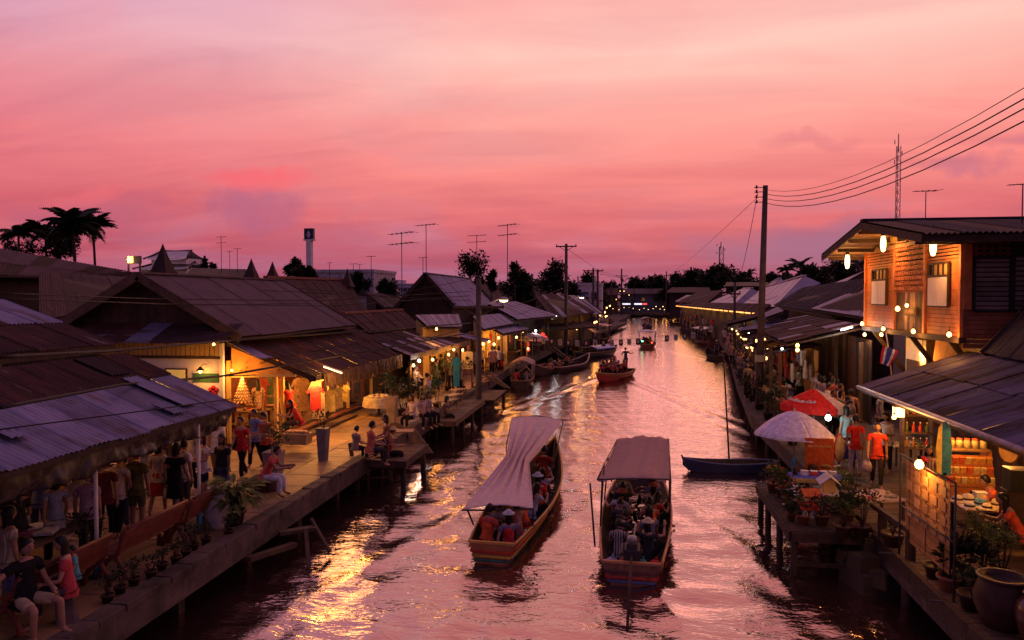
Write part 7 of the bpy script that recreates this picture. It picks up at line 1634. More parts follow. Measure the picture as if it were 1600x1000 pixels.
# flat goods tables on the walk
for i, (px, py, w, d, lb, c_) in enumerate(((1365, 775, 1.0, .9, 'low table of small pale trinkets in front of the red patterned shirt', (.5, .36, .22)), (1412, 695, .9, .6, 'yellow lit table with a heap of food under the bare bulb', (.55, .42, .18)))):
    p = P(px, py, z=QZ+.6); p.z = QZ
    t = thing('stall_table', p, lb, 'table', rz=.25); MB().box((0, 0, .6), (w, d, .04)).build('table_top', cloth(c_), t)
    for sx in (-1, 1):
        for sy in (-1, 1): MB().box((sx*(w/2-.06), sy*(d/2-.06), .3), (.05, .05, .6)).build('leg', M_wood, t)
    for k in range(18):
        q = p+Matrix.Rotation(.25, 3, 'Z') @ V(random.uniform(-w*.42, w*.42), random.uniform(-d*.4, d*.4), .62)
        g_ = thing('trinket' if i == 0 else 'food_parcel', q, 'small pale trinket on the low walk table' if i == 0 else 'wrapped food piece on the yellow lit table', 'trinket' if i == 0 else 'parcel', 'goods on the low walk table' if i == 0 else 'food on the yellow lit table')
        MB().lathe([(.001, 0), (.05, 0), (.06, .03), (.03, .06), (.001, .065)], n=7).build('body', cloth(random.choice([(.55, .45, .3), (.5, .1, .06), (.4, .35, .12), (.5, .4, .35)])), g_)
# wall shelf with bottles by the paper lantern
t = thing('wall_shelf', P(1432, 670, y=20.3), 'narrow dark wall shelf with bottles right of the paper lantern', 'shelf')
for z in (-.5, -.1, .35): MB().box((0, 0, z), (.7, .25, .03)).build('shelf_board', M_wood, t)
for sx in (-.35, .35): MB().box((sx, 0, 0), (.04, .25, 1.3)).build('upright', M_wood, t)
o = t.location.copy(); k = 0
for z in (-.48, -.08, .37):
    for x in (-.24, -.08, .08, .24):
        g_ = thing('bottle', o+V(x, -.03, z-.005), ['small bottle', 'second bottle', 'third bottle', 'end bottle'][int((x+.26)/.16)]+' on the '+['bottom', 'middle', 'top'][0 if z < -.3 else 1 if z < .2 else 2]+' board of the narrow wall shelf', 'bottle', 'bottles on the wall shelf'); MB().lathe([(.001, 0), (.04, 0), (.042, .14), (.015, .19), (.015, .24)], n=8).build('glass', cloth(random.choice([(.4, .05, .04), (.3, .15, .05), (.1, .12, .05)])), g_); MB().lathe([(.02, .235), (.02, .262), (.001, .264)], n=8).build('cap', M_white, g_)
# jar display: shelf with jars and orange snack rack
t = thing('snack_stand', P(1508, 725, y=17.8), 'orange snack display stand with jars on its top shelf', 'display stand'); t.location.z = QZ; zt_ = P(1508, 703, y=17.8).z-QZ
MB().box((0, .1, zt_), (1.0, .4, .04)).build('shelf_board', M_lightwood, t); MB().slab([V(-.5, -.1, zt_-.1), V(.5, -.1, zt_-.1), V(.5, -.3, zt_-.75), V(-.5, -.3, zt_-.75)], V(0, .04, 0)).build('sloped_rack', M_orangewood, t)
for sx in (-.48, .48): MB().box((sx, .1, zt_/2), (.06, .4, zt_)).build('upright', M_orangewood, t)
MB().box((0, -.1, zt_-.95), (1.0, .3, .35)).build('lower_box', M_orangewood, t); MB().box((.15, -.262, zt_-.95), (.3, .02, .2)).build('black_opening_panel', M_black, t)  # flat black panel painted for the dark inside of an opening
for r in range(3):
    for k in range(7):
        u = (r+.5)/3; MB().box((-.42+.14*k, -.13-.2*u, zt_-.1-.62*u), (.11, .05, .15), Matrix.Rotation(.3, 3, 'X')).build('snack_bag', cloth(random.choice([(.6, .3, .08), (.55, .12, .05), (.6, .45, .2)])), t)
o = t.location.copy()
for k in range(6):
    g_ = thing('glass_jar', o+V(-.42+.165*k, .1, zt_+.02), ORD[k]+' jar of snacks from the left on the top shelf of the snack stand', 'jar', 'jars on the snack stand'); MB().lathe([(.001, 0), (.07, 0), (.075, .15), (.055, .19)], n=10).build('jar', cloth(random.choice([(.55, .35, .12), (.5, .42, .25), (.45, .2, .08)])), g_); MB().lathe([(.06, .185), (.06, .225), (.001, .23)], n=10).build('lid', cloth((.5, .1, .05)), g_)
# surfboard shaped sign behind the screen
t = thing('board_sign', P(1477, 705, y=16.4), 'upright narrow board with rainbow edge beside the snack stand', 'sign')
pr = [V(.0, 0, .62), V(.09, 0, .5), V(.13, 0, .1), V(.11, 0, -.5), V(-.11, 0, -.5), V(-.13, 0, .1), V(-.09, 0, .5)]
MB().slab(pr, V(0, .03, 0)).build('face', cloth((.03, .12, .2)), t); MB().slab([p*.0+V(p.x-.05 if p.x < 0 else -.07, -.012, p.z*.98) for p in (pr[0], pr[1], pr[3], pr[4], pr[5], pr[6])], V(0, .01, 0)).build('yellow_edge', cloth((.5, .35, .08)), t); MB().box((0, .02, -.9), (.06, .04, .9)).build('leg', M_wood, t)
# bamboo screen on a steel stand
t = thing('bamboo_screen', P(1447, 905, z=QZ), 'tall woven bamboo screen hung with cards on a thin steel stand', 'screen'); o = t.location.copy()
a, b = P(1405, 868, z=QZ), P(1490, 944, z=QZ); zt_ = 2.98
for q in (a, b):
    MB().tube([V(q.x, q.y, QZ), V(q.x, q.y, zt_)], .02, 6).build('post', M_dkmetal, t, o); MB().tube([V(q.x-.35, q.y+.05, QZ+.02), V(q.x+.35, q.y-.05, QZ+.02)], .02, 6).build('foot', M_dkmetal, t, o)
for z in (zt_, 2.0): MB().tube([V(a.x, a.y, z), V(b.x, b.y, z)], .018, 6).build('rail', M_dkmetal, t, o)
a2, b2 = a.lerp(b, .08)+V(.04, 0, 0), a.lerp(b, .88)+V(.04, 0, 0)
k = 46; z0_, z1_ = 1.38, 2.90
Mb = mat('bamboo strip', (.30, .15, .055), .7, var=.3, scale=6, rnd=.25)
for i in range(k):
    z = z0_+(z1_-z0_)*(i+.5)/k; MB().beam(a2+V(random.uniform(-.006, .006), 0, z-QZ), b2+V(random.uniform(-.006, .006), 0, z-QZ), .012, (z1_-z0_)/k*.86).build('bamboo_slat', Mb, t, o)
for u in (.1, .5, .9): MB().tube([a2.lerp(b2, u)+V(-.012, 0, z0_-QZ), a2.lerp(b2, u)+V(-.012, 0, zt_-QZ)], .006, 4).build('cord', M_darkwood, t, o)
for r in range(4):
    for c_ in range(5):
        if random.random() < .12: continue
        q = a2.lerp(b2, (c_+.55)/5.2); MB().box((q.x-.02, q.y, 2.72-r*.25), (.006, .22, .17), math.atan2((b2-a2).y, (b2-a2).x)-math.pi/2).build('card', mat('hung card', (.36, .20, .09), .7, rnd=.3), t, o)
# rail and bench behind the screen
t = thing('handrail', V(5.35, 15.2, QZ), 'dark sloping timber handrail at the foot of the bamboo screen', 'handrail'); MB().beam((-.15, 1.2, .62), (.25, -2.0, .50), .12, .10).build('rail', M_darkwood, t)
for yy in (.9, -.4, -1.7): MB().box((0-.06*yy, yy, .3), (.14, .14, .6)).build('post', M_darkwood, t)
for k in range(3): MB().beam((.34, -1.3, .28+k*.1), (.34, -2.1, .28+k*.1), .03, .05).build('slat', M_darkwood, t)
# table of hats
tb = thing('hat_table', P(1535, 790, z=QZ+.75)-V(-.25, 0, .75), 'long table of straw and cloth hats in front of the seller in orange', 'table'); o = tb.location.copy()
for k in range(4): MB().box((0, -.36+k*.24, .75), (1.5, .225, .04)).build('top_board', M_lightwood, tb)
for sx in (-.65, .65):
    for sy in (-.4, .4): MB().box((sx, sy, .36), (.06, .06, .73)).build('leg', M_dkmetal, tb)
MB().box((0, .1, .3), (1.3, .6, .03)).build('lower_shelf', M_darkwood, tb)
hats = [(-.62, .25, .14, (.42, .34, .3), 'grey straw hat'), (-.40, .30, .16, (.45, .40, .34), 'cream straw hat'), (-.30, -.02, .15, (.10, .22, .34), 'blue checked hat'), (-.05, .28, .15, (.5, .3, .14), 'tan straw hat'), (.02, -.05, .17, (.55, .40, .2), 'wide pale straw hat'), (.28, .28, .16, (.5, .12, .16), 'pink hat'), (.35, .0, .15, (.5, .2, .2), 'rose coloured hat'),
        (-.6, -.25, .13, (.4, .36, .36), 'small white hat'), (-.30, -.3, .12, (.55, .45, .3), 'small cream cap'), (.6, .25, .15, (.3, .12, .08), 'brown hat')]
for x, y_, r, c_, lb in hats:
    h = thing('hat', o+V(x, y_, .775), lb+' on the hat table', 'hat'); MB().lathe([(r*1.45, 0), (r*1.4, .012), (r*.75, .02), (r*.72, r*.5), (r*.5, r*.78), (.001, r*.84)], n=16).build('crown', cloth(c_), h); MB().lathe([(r*.765, .018), (r*.755, .06)], n=16).build('band', cloth((.08, .05, .05)), h)
t = thing('hat_bust', o+V(-.1, .35, .775), 'white box of goods among the hats', 'box'); MB().box((0, 0, .08), (.3, .2, .16)).build('box', cloth((.5, .45, .4)), t); MB().box((0, 0, .165), (.31, .21, .012)).build('lid', M_white, t)
def stool(loc, label):
    s = thing('stool', loc, label, 'stool'); MB().box((0, 0, .43), (.36, .36, .05)).build('seat', M_lightwood, s)
    for sx in (-1, 1):
        for sy in (-1, 1): MB().beam((sx*.14, sy*.14, .42), (sx*.17, sy*.17, 0), .045, .045).build('leg', M_lightwood, s)
    for sx in (-1, 1): MB().beam((sx*.155, -.155, .2), (sx*.155, .155, .2), .03, .03).build('stretcher', M_lightwood, s)
stool(P(1598, 850, z=QZ), 'pale wooden stool at the right edge below the second seller'); sp = seat_at(1566, 736); stool(V(sp.x, sp.y, QZ), 'wooden stool under the seller in the orange shirt')
t = thing('storage_box', P(1588, 745, y=15.2), 'black box with pale edge behind the sellers', 'box'); MB().box((0, 0, -.05), (.34, .3, .4)).build('body', M_black, t); MB().box((0, 0, .16), (.36, .32, .02)).build('lid', M_metal, t); MB().box((0, .05, -.75), (.4, .3, 1.0)).build('stand', M_darkwood, t)
t = thing('round_basket', P(1579, 705, y=17.2), 'round woven basket tray hung on the boarded wall', 'basket'); t.rotation_euler = (R(90), 0, -1.2); MB().lathe([(.001, .02), (.2, .02), (.23, .06), (.25, .05), (.22, 0), (.001, 0)], n=20).build('tray', mat('basket weave', (.3, .17, .07), .8, bump=.8, bscale=80), t); MB().lathe([(.235, .045), (.255, .06), (.24, .07)], n=20).build('rim', M_wood, t)
# pots and jars at the bottom right
tall_jar(P(1563, 988, z=QZ)+V(.1, .15, 0), 'huge dark brown water jar with a wide mouth at the quay edge', .40, .80, M_brownjar, neck=.78)
tall_jar(P(1612, 1010, z=QZ)+V(.1, .1, 0), 'shiny brown jar cut by the right edge of the picture', .27, .75, mat('shiny brown glaze', (.10, .04, .025), .25, var=.3, spec=.6))
for px, py, r, h, fr, fh, m, n, lb, zs, l in ((1462, 905, .2, .26, .14, .1, M_leafd, 60, 'squat dark bowl pot nearest the bamboo screen', .8, .08), (1483, 925, .19, .28, .2, .15, M_leafd, 120, 'reddish pot second from the bamboo screen', 1, .09), (1505, 925, .2, .3, .36, .35, M_leafd, 320, 'pot with a spiky dark fern right of the screen foot', .8, .16),
        (1535, 925, .2, .32, .26, .62, M_leafy, 420, 'pot with a tall feathery pale conifer', 1.9, .07), (1565, 918, .2, .32, .34, .42, M_leaf, 420, 'pot with a feathery dark green shrub above the huge jar', 1.2, .07), (1520, 955, .22, .3, .24, .15, M_leafd, 150, 'clay pot with low leaves at the quay edge before the huge jar', .9, .1), (1395, 855, .22, .3, .12, .1, M_leafd, 60, 'dark tub at the left foot of the bamboo screen', .8, .08),
        (1345, 838, .2, .25, .35, .4, M_leafd, 320, 'dark leafy pot at the corner where the deck meets the quay', 1.1, .1), (1318, 838, .2, .25, .3, .3, M_leaf, 240, 'low leafy pot near the dark deck corner', 1.0, .1)):
    potted(P(px, py, z=QZ), lb, r, h, fr, fh, n, m, M_brownjar if r > .195 else M_terra, l=l, zs=zs, flowers=((.4, .02, .04), 3) if 'fern' in lb else None)
t = thing('flower_vase', P(1528, 830, z=QZ+.3)-V(-.3, 0, .3), 'dark vase of red flowers under the hat table', 'vase'); MB().lathe([(.001, 0), (.09, 0), (.12, .15), (.06, .3), (.08, .34)], n=12).build('vase', M_brownjar, t); f_ = MB()
for k in range(14): d = rdir(.2); f_.lathe([(.001, -.03), (.045, 0), (.001, .03)], V(0, 0, .42)+d*.13, 7)
f_.build('blossom', cloth((.35, .02, .05)), t); s_ = MB()
for k in range(6): d = rdir(.5); s_.tube([V(0, 0, .3), V(0, 0, .40)+d*.1], .006, 4)
s_.build('stem', M_leaf, t)
# quay stones and slab blocks near the stair
t = thing('stone_steps', V(5.0, 16.0, .55), 'broken stone slabs leaning at the corner below the trinket table', 'stone slabs')
for k, (x, y_, z, w, d, h, r) in enumerate(((0, 0, 0, .7, .5, .3, .3), (.3, .4, .2, .6, .5, .35, -.2), (.55, -.1, .25, .5, .35, .3, .6), (-.2, .5, -.1, .5, .4, .3, .1), (.15, -.35, -.2, .5, .4, .3, .8))): MB().box((x, y_, z), (w, d, h), r, 0, .85).build('stone', M_ground, t)
MB().box((.2, .1, -.9), (1.1, 1.0, 1.5), .2).build('footing', M_ground, t)
# flag
t = thing('striped_flag', P(1386, 568, y=25.2), 'small red white and blue striped flag leaning from a pole below the wooden house', 'flag')
A_, B_ = P(1380, 540, y=25.2)-t.location, P(1403, 548, y=25.0)-t.location; D_ = P(1374, 567, y=25.2)-t.location
cols = [(.5, .03, .04), (.55, .5, .5), (.04, .05, .22), (.55, .5, .5), (.5, .03, .04)]; ed = [0, 1/6, 2/6, 4/6, 5/6, 1]
for k in range(5):
    MB().grid(lambda u, v: (A_.lerp(B_, ed[k]+(ed[k+1]-ed[k])*u)).lerp(D_.lerp(D_+(B_-A_)*.75, ed[k]+(ed[k+1]-ed[k])*u), v)+V(0, .04*math.sin(v*5+k), 0), 2, 8).build('stripe', cloth(cols[k]), t)
MB().tube([P(1384, 520, y=25.2)-t.location, P(1388, 545, y=25.3)-t.location, P(1395, 600, y=25.3)-t.location], .02, 6).build('flagpole', M_white, t)
# bushes of the right walk
for px, py, r, fh, m, lb in ((1352, 600, .8, .9, M_leafd, 'large dark bush below the flag'), (1335, 590, .6, .8, M_leafd, 'dark bush left of the flag bush'), (1258, 590, .35, .4, M_leaf, 'green potted bush above the red umbrella'), (1222, 580, .4, .4, M_leafd, 'dark plant by the tall pole foot'), (1236, 585, .35, .35, M_leaf, 'leafy pot in front of the rail diners'), (1340, 640, .5, .9, M_leafd, 'reddish dark bush under the lean-to corner')):
    potted(P(px, py, z=QZ), lb, .22, .3, r, fh, 520, m, M_brownjar, l=.13, zs=1.0)
for k in range(14):
    y_ = 23.2+k*2.7; potted(V(interp(RB, y_)+random.uniform(.3, .6), y_, QZ), '%s of the leafy pots along the right quay edge from the white umbrella' % ORD[k], .2, .3, random.uniform(.3, .6), random.uniform(.3, .8), 240, random.choice((M_leafd, M_leafd, M_leaf)), M_brownjar, l=.14, group='leafy pots along the right quay edge')
t = thing('counter_rail', V(6.15, 33.2, QZ), 'brown dining rail along the water at the crowded right stall', 'rail'); MB().box((0, 0, .95), (.4, 7, .05)).build('counter_top', M_rust2, t)
for yy in (-3.3, -1.1, 1.1, 3.3): MB().box((0, yy, .46), (.1, .1, .92)).build('post', M_darkwood, t)
for k in range(3): MB().box((.6, -2.4+k*2.2, .43), (.4, 1.9, .05)).build('bench_board', M_wood, t)
t = thing('white_post', P(1320, 600, z=QZ), 'short white post beside the dark bush', 'post'); MB().box((0, 0, .55), (.14, .14, 1.1)).build('shaft', M_white, t); MB().box((0, 0, 1.12), (.18, .18, .06)).build('cap', M_white, t)
# ------------------------------------------------------------------ crowded booths further along both banks
def strip(side, tab, ys_, word, lamp, dx=2.2, ppl=2, plants=True):
    for i, y in enumerate(ys_):
        x = interp(tab, y)+side*dx; r = random.random; c1, c2 = random.choice(CK), random.choice(CK); w = 2.0+r()*1.2; hh = 2.25+.45*r()
        rm = random.choice([(M_rust, 'rusty'), (M_brownroof, 'brown'), (M_blueroof, 'pale blue'), (M_galv, 'grey'), (cloth((.05, .13, .10)), 'green cloth'), (cloth((.12, .05, .05)), 'maroon cloth')])
        t = thing('market_booth', V(x, y, QZ), '%s awning booth with %s and %s goods, %s' % (rm[1], CN[c1], CN[c2], word % ORD[i]), 'market booth', 'booths along the banks')
        for sx in (-1, 1):
            for sy in (-1, 1): MB().tube([V(sx*.9, sy*w*.48, 0), V(sx*.9, sy*w*.48, hh+(.1 if sx == side else -.22))], .04, 5).build('post', M_wood, t)
        a = [V(side*1.3, -w*.55, hh+.22), V(side*1.3, w*.55, hh+.22), V(-side*1.25, w*.55, hh-.30), V(-side*1.25, -w*.55, hh-.30)]
        sheet_roof(t, *[p+V(x, y, QZ) for p in a], [rm[0]], (x, y, QZ), .7, .16, .02, 1, over=.12)
        MB().box((side*1.1, 0, 1.3), (.06, w, 2.5)).build('back_cloth', M_lining if r() < .55 else M_teak, t)
        MB().box((-side*.2, 0, .74), (.75, w*.9, .06)).build('counter', M_wood, t); MB().box((-side*.2, 0, .36), (.6, w*.8, .7)).build('counter_front', cloth(c2), t)
        for k in range(7):
            c = random.choice((c1, c2)); MB().box((side*random.uniform(.1, 1.0), random.uniform(-w*.46, w*.46), random.uniform(1.35, hh-.45)), (.06, random.uniform(.25, .5), random.uniform(.4, .9))).build('hung_cloth', cloth(c), t)
        for k in range(6): MB().lathe([(.001, 0), (.12, .02), (.13, .10), (.05, .19), (.001, .2)], (-side*random.uniform(0, .4), -w*.38+w*.15*k, .77), 7).build('goods_heap', cloth(random.choice(CK)), t)
        if lamp > 0:
            bulb(V(x-side*(.5 if i % 2 else 1.0), y+r()-.5, QZ+hh-.50), 'round bulb under the awning of the '+word % ORD[i], lamp, r=.06+y*.0006, cord=.2, group='awning bulbs on the banks'); 
            bulb(V(x-side*1.15, y+w*.42, QZ+hh-.42), 'second bulb at the awning edge of the '+word % ORD[i], lamp*.6, r=.05+y*.0006, cord=.12, group='awning bulbs on the banks', light=(i % 2 == 0))
        for k in range(ppl):
            c = random.choice(CK); f = r() < .5
            person(V(x-side*(1.25+.5*r()), y-1.2+2.4*k/max(1, ppl-1)+r()*.5, QZ), random.choice((side*-1.4, .2, math.pi, side*1.5)), random.choice(('stand', 'stand2', 'walk', 'hold', 'walk2')), 'person in %s, %s of the walkers by the %s' % (CN[c], ORD[k], word % ORD[i]), c, random.choice([K_, (.05, .05, .1), (.3, .25, .2)]), hair='l' if f else 's', fem=f, group='walkers along the banks')
        if plants and i % 2 == 0: potted(V(interp(tab, y)+side*.35, y+1.6, QZ), 'potted plant on the quay edge near the '+word % ORD[i], .2, .3, .4, .4, 160, M_leafd, M_brownjar, l=.16, group='plants on the quay edges')
strip(-1, LB, (47.5, 61, 69, 74.5, 87, 93, 107, 115, 123), '%s left booth past the lit stall', 22, ppl=3)
strip(1, RB, (36.5, 40.5, 45, 49.5, 54), '%s right booth past the tall pole', 12, dx=1.9, ppl=4)
strip(1, RB, (60, 66, 73, 81, 90, 99, 109, 120, 132, 144), '%s right booth by the market hall', 9, dx=1.8, ppl=3, plants=False)
for i, (px, py, y) in enumerate(((1205, 517, 40), (1222, 545, 36), (1195, 530, 46), (1170, 520, 52))): bulb(P(px, py, y=y), ['dim bulb behind the tall pole', 'dim bulb among the rail diners', 'dim bulb under the pale awning', 'dim bulb by the slim grey pole'][i], 16, bool(i % 2), r=.05)
for i in range(26):   # people of the nearer left walk deeper in the stalls and of the right rail
    a = i % 2; c = random.choice(CK); f = bool(random.random() < .5)
    p = V(random.uniform(-11.2, -9.6), random.uniform(33, 46), QZ) if i < 12 else V(random.uniform(6.6, 9.0), random.uniform(24.5, 44), QZ)
    person(p, random.uniform(-3, 3), random.choice(('stand', 'stand2', 'walk', 'hold', 'walk2', 'fold')), ('shopper in %s, %s of the crowd beneath the striped roof' if i < 12 else 'walker in %s, %s of the crowd beneath the brown lean-to') % (CN[c], ORD[i % 14]), c, K_, hair='l' if f else 's', fem=f, group='crowd of the stalls')
# ------------------------------------------------------------------ poles, wires, antennas
def upole(base, ztop, label, r0=.17, r1=.11, arms=(), square=False, m=None, lean=0):
    t = thing('utility_pole', base, label, 'utility pole'); h = ztop-base[2]
    if square: MB().box((0, 0, h/2-.8), (.30, .30, h+1.6), None, 0, .7).build('shaft', m or M_pole, t)
    else: MB().tube([V(0, 0, -1.6), V(lean*.5, 0, h*.5), V(lean, 0, h)], [r0, (r0+r1)/2, r1], 10).build('shaft', m or M_pole, t)
    for z, w, n in arms:
        a = MB().box((lean*z/h, 0, z), (w, .12, .12)).build('crossarm', M_darkwood, t)
        for i in range(n):
            x = -w/2*.92+w*.92*i/max(1, n-1); MB().lathe([(.03, .05), (.06, .09), (.03, .13), (.055, .17), (.02, .22), (.001, .23)], (x, 0, z), 8).build('insulator', M_dkmetal, a)
        for s_ in (-1, 1): MB().beam((0, 0, z-.45), (s_*w*.33, 0, z-.03), .05, .05).build('brace', M_darkwood, a)
    return t
pb = P(1184, 650, z=.3); up = upole(V(6.0, 34.5, .2), P(1190, 290, y=34.5).z, 'tall concrete pole with insulators standing in the right edge of the water', .19, .11, lean=.22)
pt_ = P(1190, 290, y=34.5)
for k, py in enumerate((293, 300, 308, 316)):
    p = P(1184, py, y=34.5); i_ = MB().tube([p+V(.25, 0, 0)-up.location, p-V(.15, 0, 0)-up.location], .02, 5).build('bracket', M_dkmetal, up); MB().lathe([(.03, 0), (.06, .04), (.03, .08), (.06, .12), (.001, .16)], p-up.location-V(.05, 0, .05), 8).build('insulator', M_black, i_)
MB().box(P(1188, 560, y=34.4)-up.location, (.45, .2, .3)).build('meter_box', M_metal, up)
p735 = V(-7.05, 35.6, QZ); upole(V(p735.x, p735.y, -.3), P(735, 436, y=35.6).z, 'thick concrete pole at the terrace carrying a street lamp', .16, .13, arms=((P(735, 480, y=35.6).z+.3, 2.6, 3),))
upole(V(-5.5, 71, .3), P(882, 381, y=71).z, 'tall slim pole with a T crossarm beyond the blue roofs', .2, .13, arms=((P(882, 385, y=71).z-.3, 2.0, 2),))
upole(V(-3.9, 95, .3), P(937, 419, y=95).z, 'left of the paired poles with the wide crossarm', .17, .13, arms=((P(937, 423, y=95).z-.3, 2.6, 5),)); upole(V(-3.35, 95.4, .3), P(941, 421, y=95).z, 'right of the paired poles with the wide crossarm', .17, .13, arms=((P(937, 470, y=95).z-.3, 1.6, 2),))
upole(P(971, 480, y=150), P(972, 420, y=150).z, 'far pole with a crossarm left of the canal end', .2, .14, arms=((P(971, 431, y=150).z-P(971, 480, y=150).z, 2.4, 3),)); upole(P(1041, 480, y=190), P(1041, 424, y=190).z, 'far pole with a small crossarm right of the canal end', .2, .14, arms=((P(1041, 430, y=190).z-P(1041, 480, y=190).z, 1.6, 2),))
upole(P(1147, 570, y=57), P(1147, 441, y=57).z, 'slim grey pole with a small box before the orange tubes', .13, .09, arms=((5.3, .8, 2),)); upole(P(955, 478, y=130), P(955, 437, y=130).z, 'thin far pole behind the paired poles', .15, .1, arms=((3.0, 1.4, 2),))
# leaning bamboo pole and its line
t = thing('bamboo_pole', P(1140, 718, z=-.1), 'thin slightly curved bamboo pole standing in the water before the tall pole', 'pole'); b_ = t.location.copy()
MB().tube([V(0, 0, -.3), P(1134, 620, y=28.6)-b_, P(1131, 570, y=29)-b_, P(1127, 500, y=29.5)-b_], [.035, .03, .026, .015], 6).build('shaft', M_bark, t)
def street_lamp(p, base, label, pw):
    l = thing('street_lamp', p, label, 'street lamp'); MB().lathe([(.001, -.10), (.16, -.07), (.22, 0), (.001, .02)], n=12, sy=.6).build('lens', mat('lit lamp lens', (1, .9, .6), emit=(1, .70, .34), estr=9), l)
    MB().lathe([(.25, .0), (.22, .09), (.10, .15), (.001, .16)], n=12, sy=.6).build('hood', M_metal, l); b = Vector(base)-Vector(p); MB().tube([b, b*.6+V(0, 0, .12), b*.2+V(0, 0, .15), V(0, 0, .1)], .035, 6).build('arm', M_metal, l)
    point_light((0, 0, -.3), pw, (1, .62, .28), .5, l)
street_lamp(P(787, 469, y=36), V(p735.x, 35.6, P(735, 484, y=35.6).z), 'lit street lamp on a curved arm from the thick concrete pole', 45)
street_lamp(P(909, 465, y=71.5), V(-5.5, 71, P(882, 470, y=71).z), 'lit street lamp on the tall T pole', 60)
def wire(pts, label, r=.012, group='overhead wires', sag=0.0):
    c = sum(pts, V(0, 0, 0))/len(pts); t = thing('overhead_wire', c, label, 'wire', group); q = []
    for a, b in zip(pts, pts[1:]):
        for k in range(10): u = k/10; q.append(a.lerp(b, u)-V(0, 0, sag*4*u*(1-u)))
    q.append(pts[-1]); MB().tube([p-c for p in q], r, 4).build('cable', M_wire, t)
near = [(-1600, 0)]
for k, (py0, pend, n_) in enumerate(((296, 140, 'topmost thin wire from the tall pole to the upper right corner'), (303, 158, 'second wire from the tall pole to the upper right corner'), (310, 174, 'third wire from the tall pole to the upper right corner'), (317, 195, 'lowest wire from the tall pole to the upper right corner'))):
    a = P(1196, py0, y=34.4); b = P(1640, pend-26, y=11.5)
    wire([a, b], n_, .013 if k else .008, sag=.62)
for k, (q, n_) in enumerate(((((1184, 300, 34.4), (1150, 452, 57)), 'wire from the tall pole back to the slim grey pole'), (((1184, 308, 34.4), (1040, 432, 190)), 'long wire from the tall pole to the far right pole'), (((1147, 455, 57), (1215, 462, 44)), 'drooping wire from the slim pole to the dark tiles'), (((1147, 462, 57), (1080, 470, 120)), 'wire from the slim pole along the market hall'))):
    wire([P(*q[0][:2], y=q[0][2]), P(*q[1][:2], y=q[1][2])], n_, .014, sag=.5)
lw = [((0, 637, 9.0), (190, 601, 13.5), (345, 588, 19), (735, 520, 35.5), 'thick cable sweeping over the near stall roof to the concrete pole', .030), ((0, 558, 9), (180, 548, 13), (360, 532, 20), (735, 505, 35.5), 'cable passing the top of the near stall to the concrete pole', .028), ((0, 671, 10), (240, 640, 13), (372, 622, 16), None, 'thin cable lying over the lower near roof', .012),
      ((215, 440, 22), (440, 455, 30), (735, 470, 35.5), None, 'thin wire over the grey roof ridge', .012), ((0, 458, 12), (240, 467, 20), (500, 470, 28), (735, 455, 35.5), 'upper wire across the grey roof', .014), ((0, 466, 12), (260, 475, 20), (520, 478, 28), (735, 462, 35.5), 'lower wire across the grey roof', .014),
      ((440, 448, 36), (600, 463, 42), (735, 436, 35.6), None, 'pink lit wire from the steep roof to the concrete pole', .014), ((410, 590, 24), (560, 556, 30), (735, 512, 35.5), None, 'red lit wire over the brown lean-to', .016), ((735, 440, 35.6), (800, 480, 50), (882, 450, 71), None, 'wire from the concrete pole to the T pole', .016), ((735, 450, 35.6), (810, 492, 50), (882, 462, 71), None, 'lower wire from the concrete pole to the T pole', .016),
      ((882, 386, 71), (937, 424, 95), (971, 432, 150), None, 'wire from the T pole to the paired poles', .02), ((937, 428, 95), (971, 434, 150), (1041, 431, 190), None, 'wire from the paired poles to the far poles', .03), ((340, 588, 21), (430, 585, 24), (506, 575, 25), None, 'cable sagging across the orange lining of the open shop', .018)]
for q in lw: wire([P(p[0], p[1], y=p[2]) for p in q[:4] if p], q[4], q[5])
def antenna(px, pytop, pybase, y, label, els=5, w=1.6, r=.03, double=False, foot=.0):
    """fishbone television aerial on a thin mast"""
    b, tp = P(px, pybase, y=y), P(px, pytop, y=y); h = tp.z-b.z; t = thing('tv_antenna', b, label, 'antenna', 'television antennas over the roofs', random.uniform(-.4, .4)); MB().tube([(0, 0, -.5), (0, 0, h)], r, 5).build('mast', M_dkmetal, t)
    for z in ((h*.97, h*.78) if double else (h*.97,)):
        bo = MB().tube([(-w*.5, 0, z), (w*.5, 0, z+w*.05)], r*.75, 4).build('boom', M_dkmetal, t)
        e = MB()
        for k in range(els): x = -w*.48+w*.96*k/(els-1); l = w*(.14+.20*k/els); e.tube([(x, -l, z+w*.05*(x/w+.5)), (x, l, z+w*.05*(x/w+.5))], r*.5, 4)
        e.build('elements', M_dkmetal, bo)
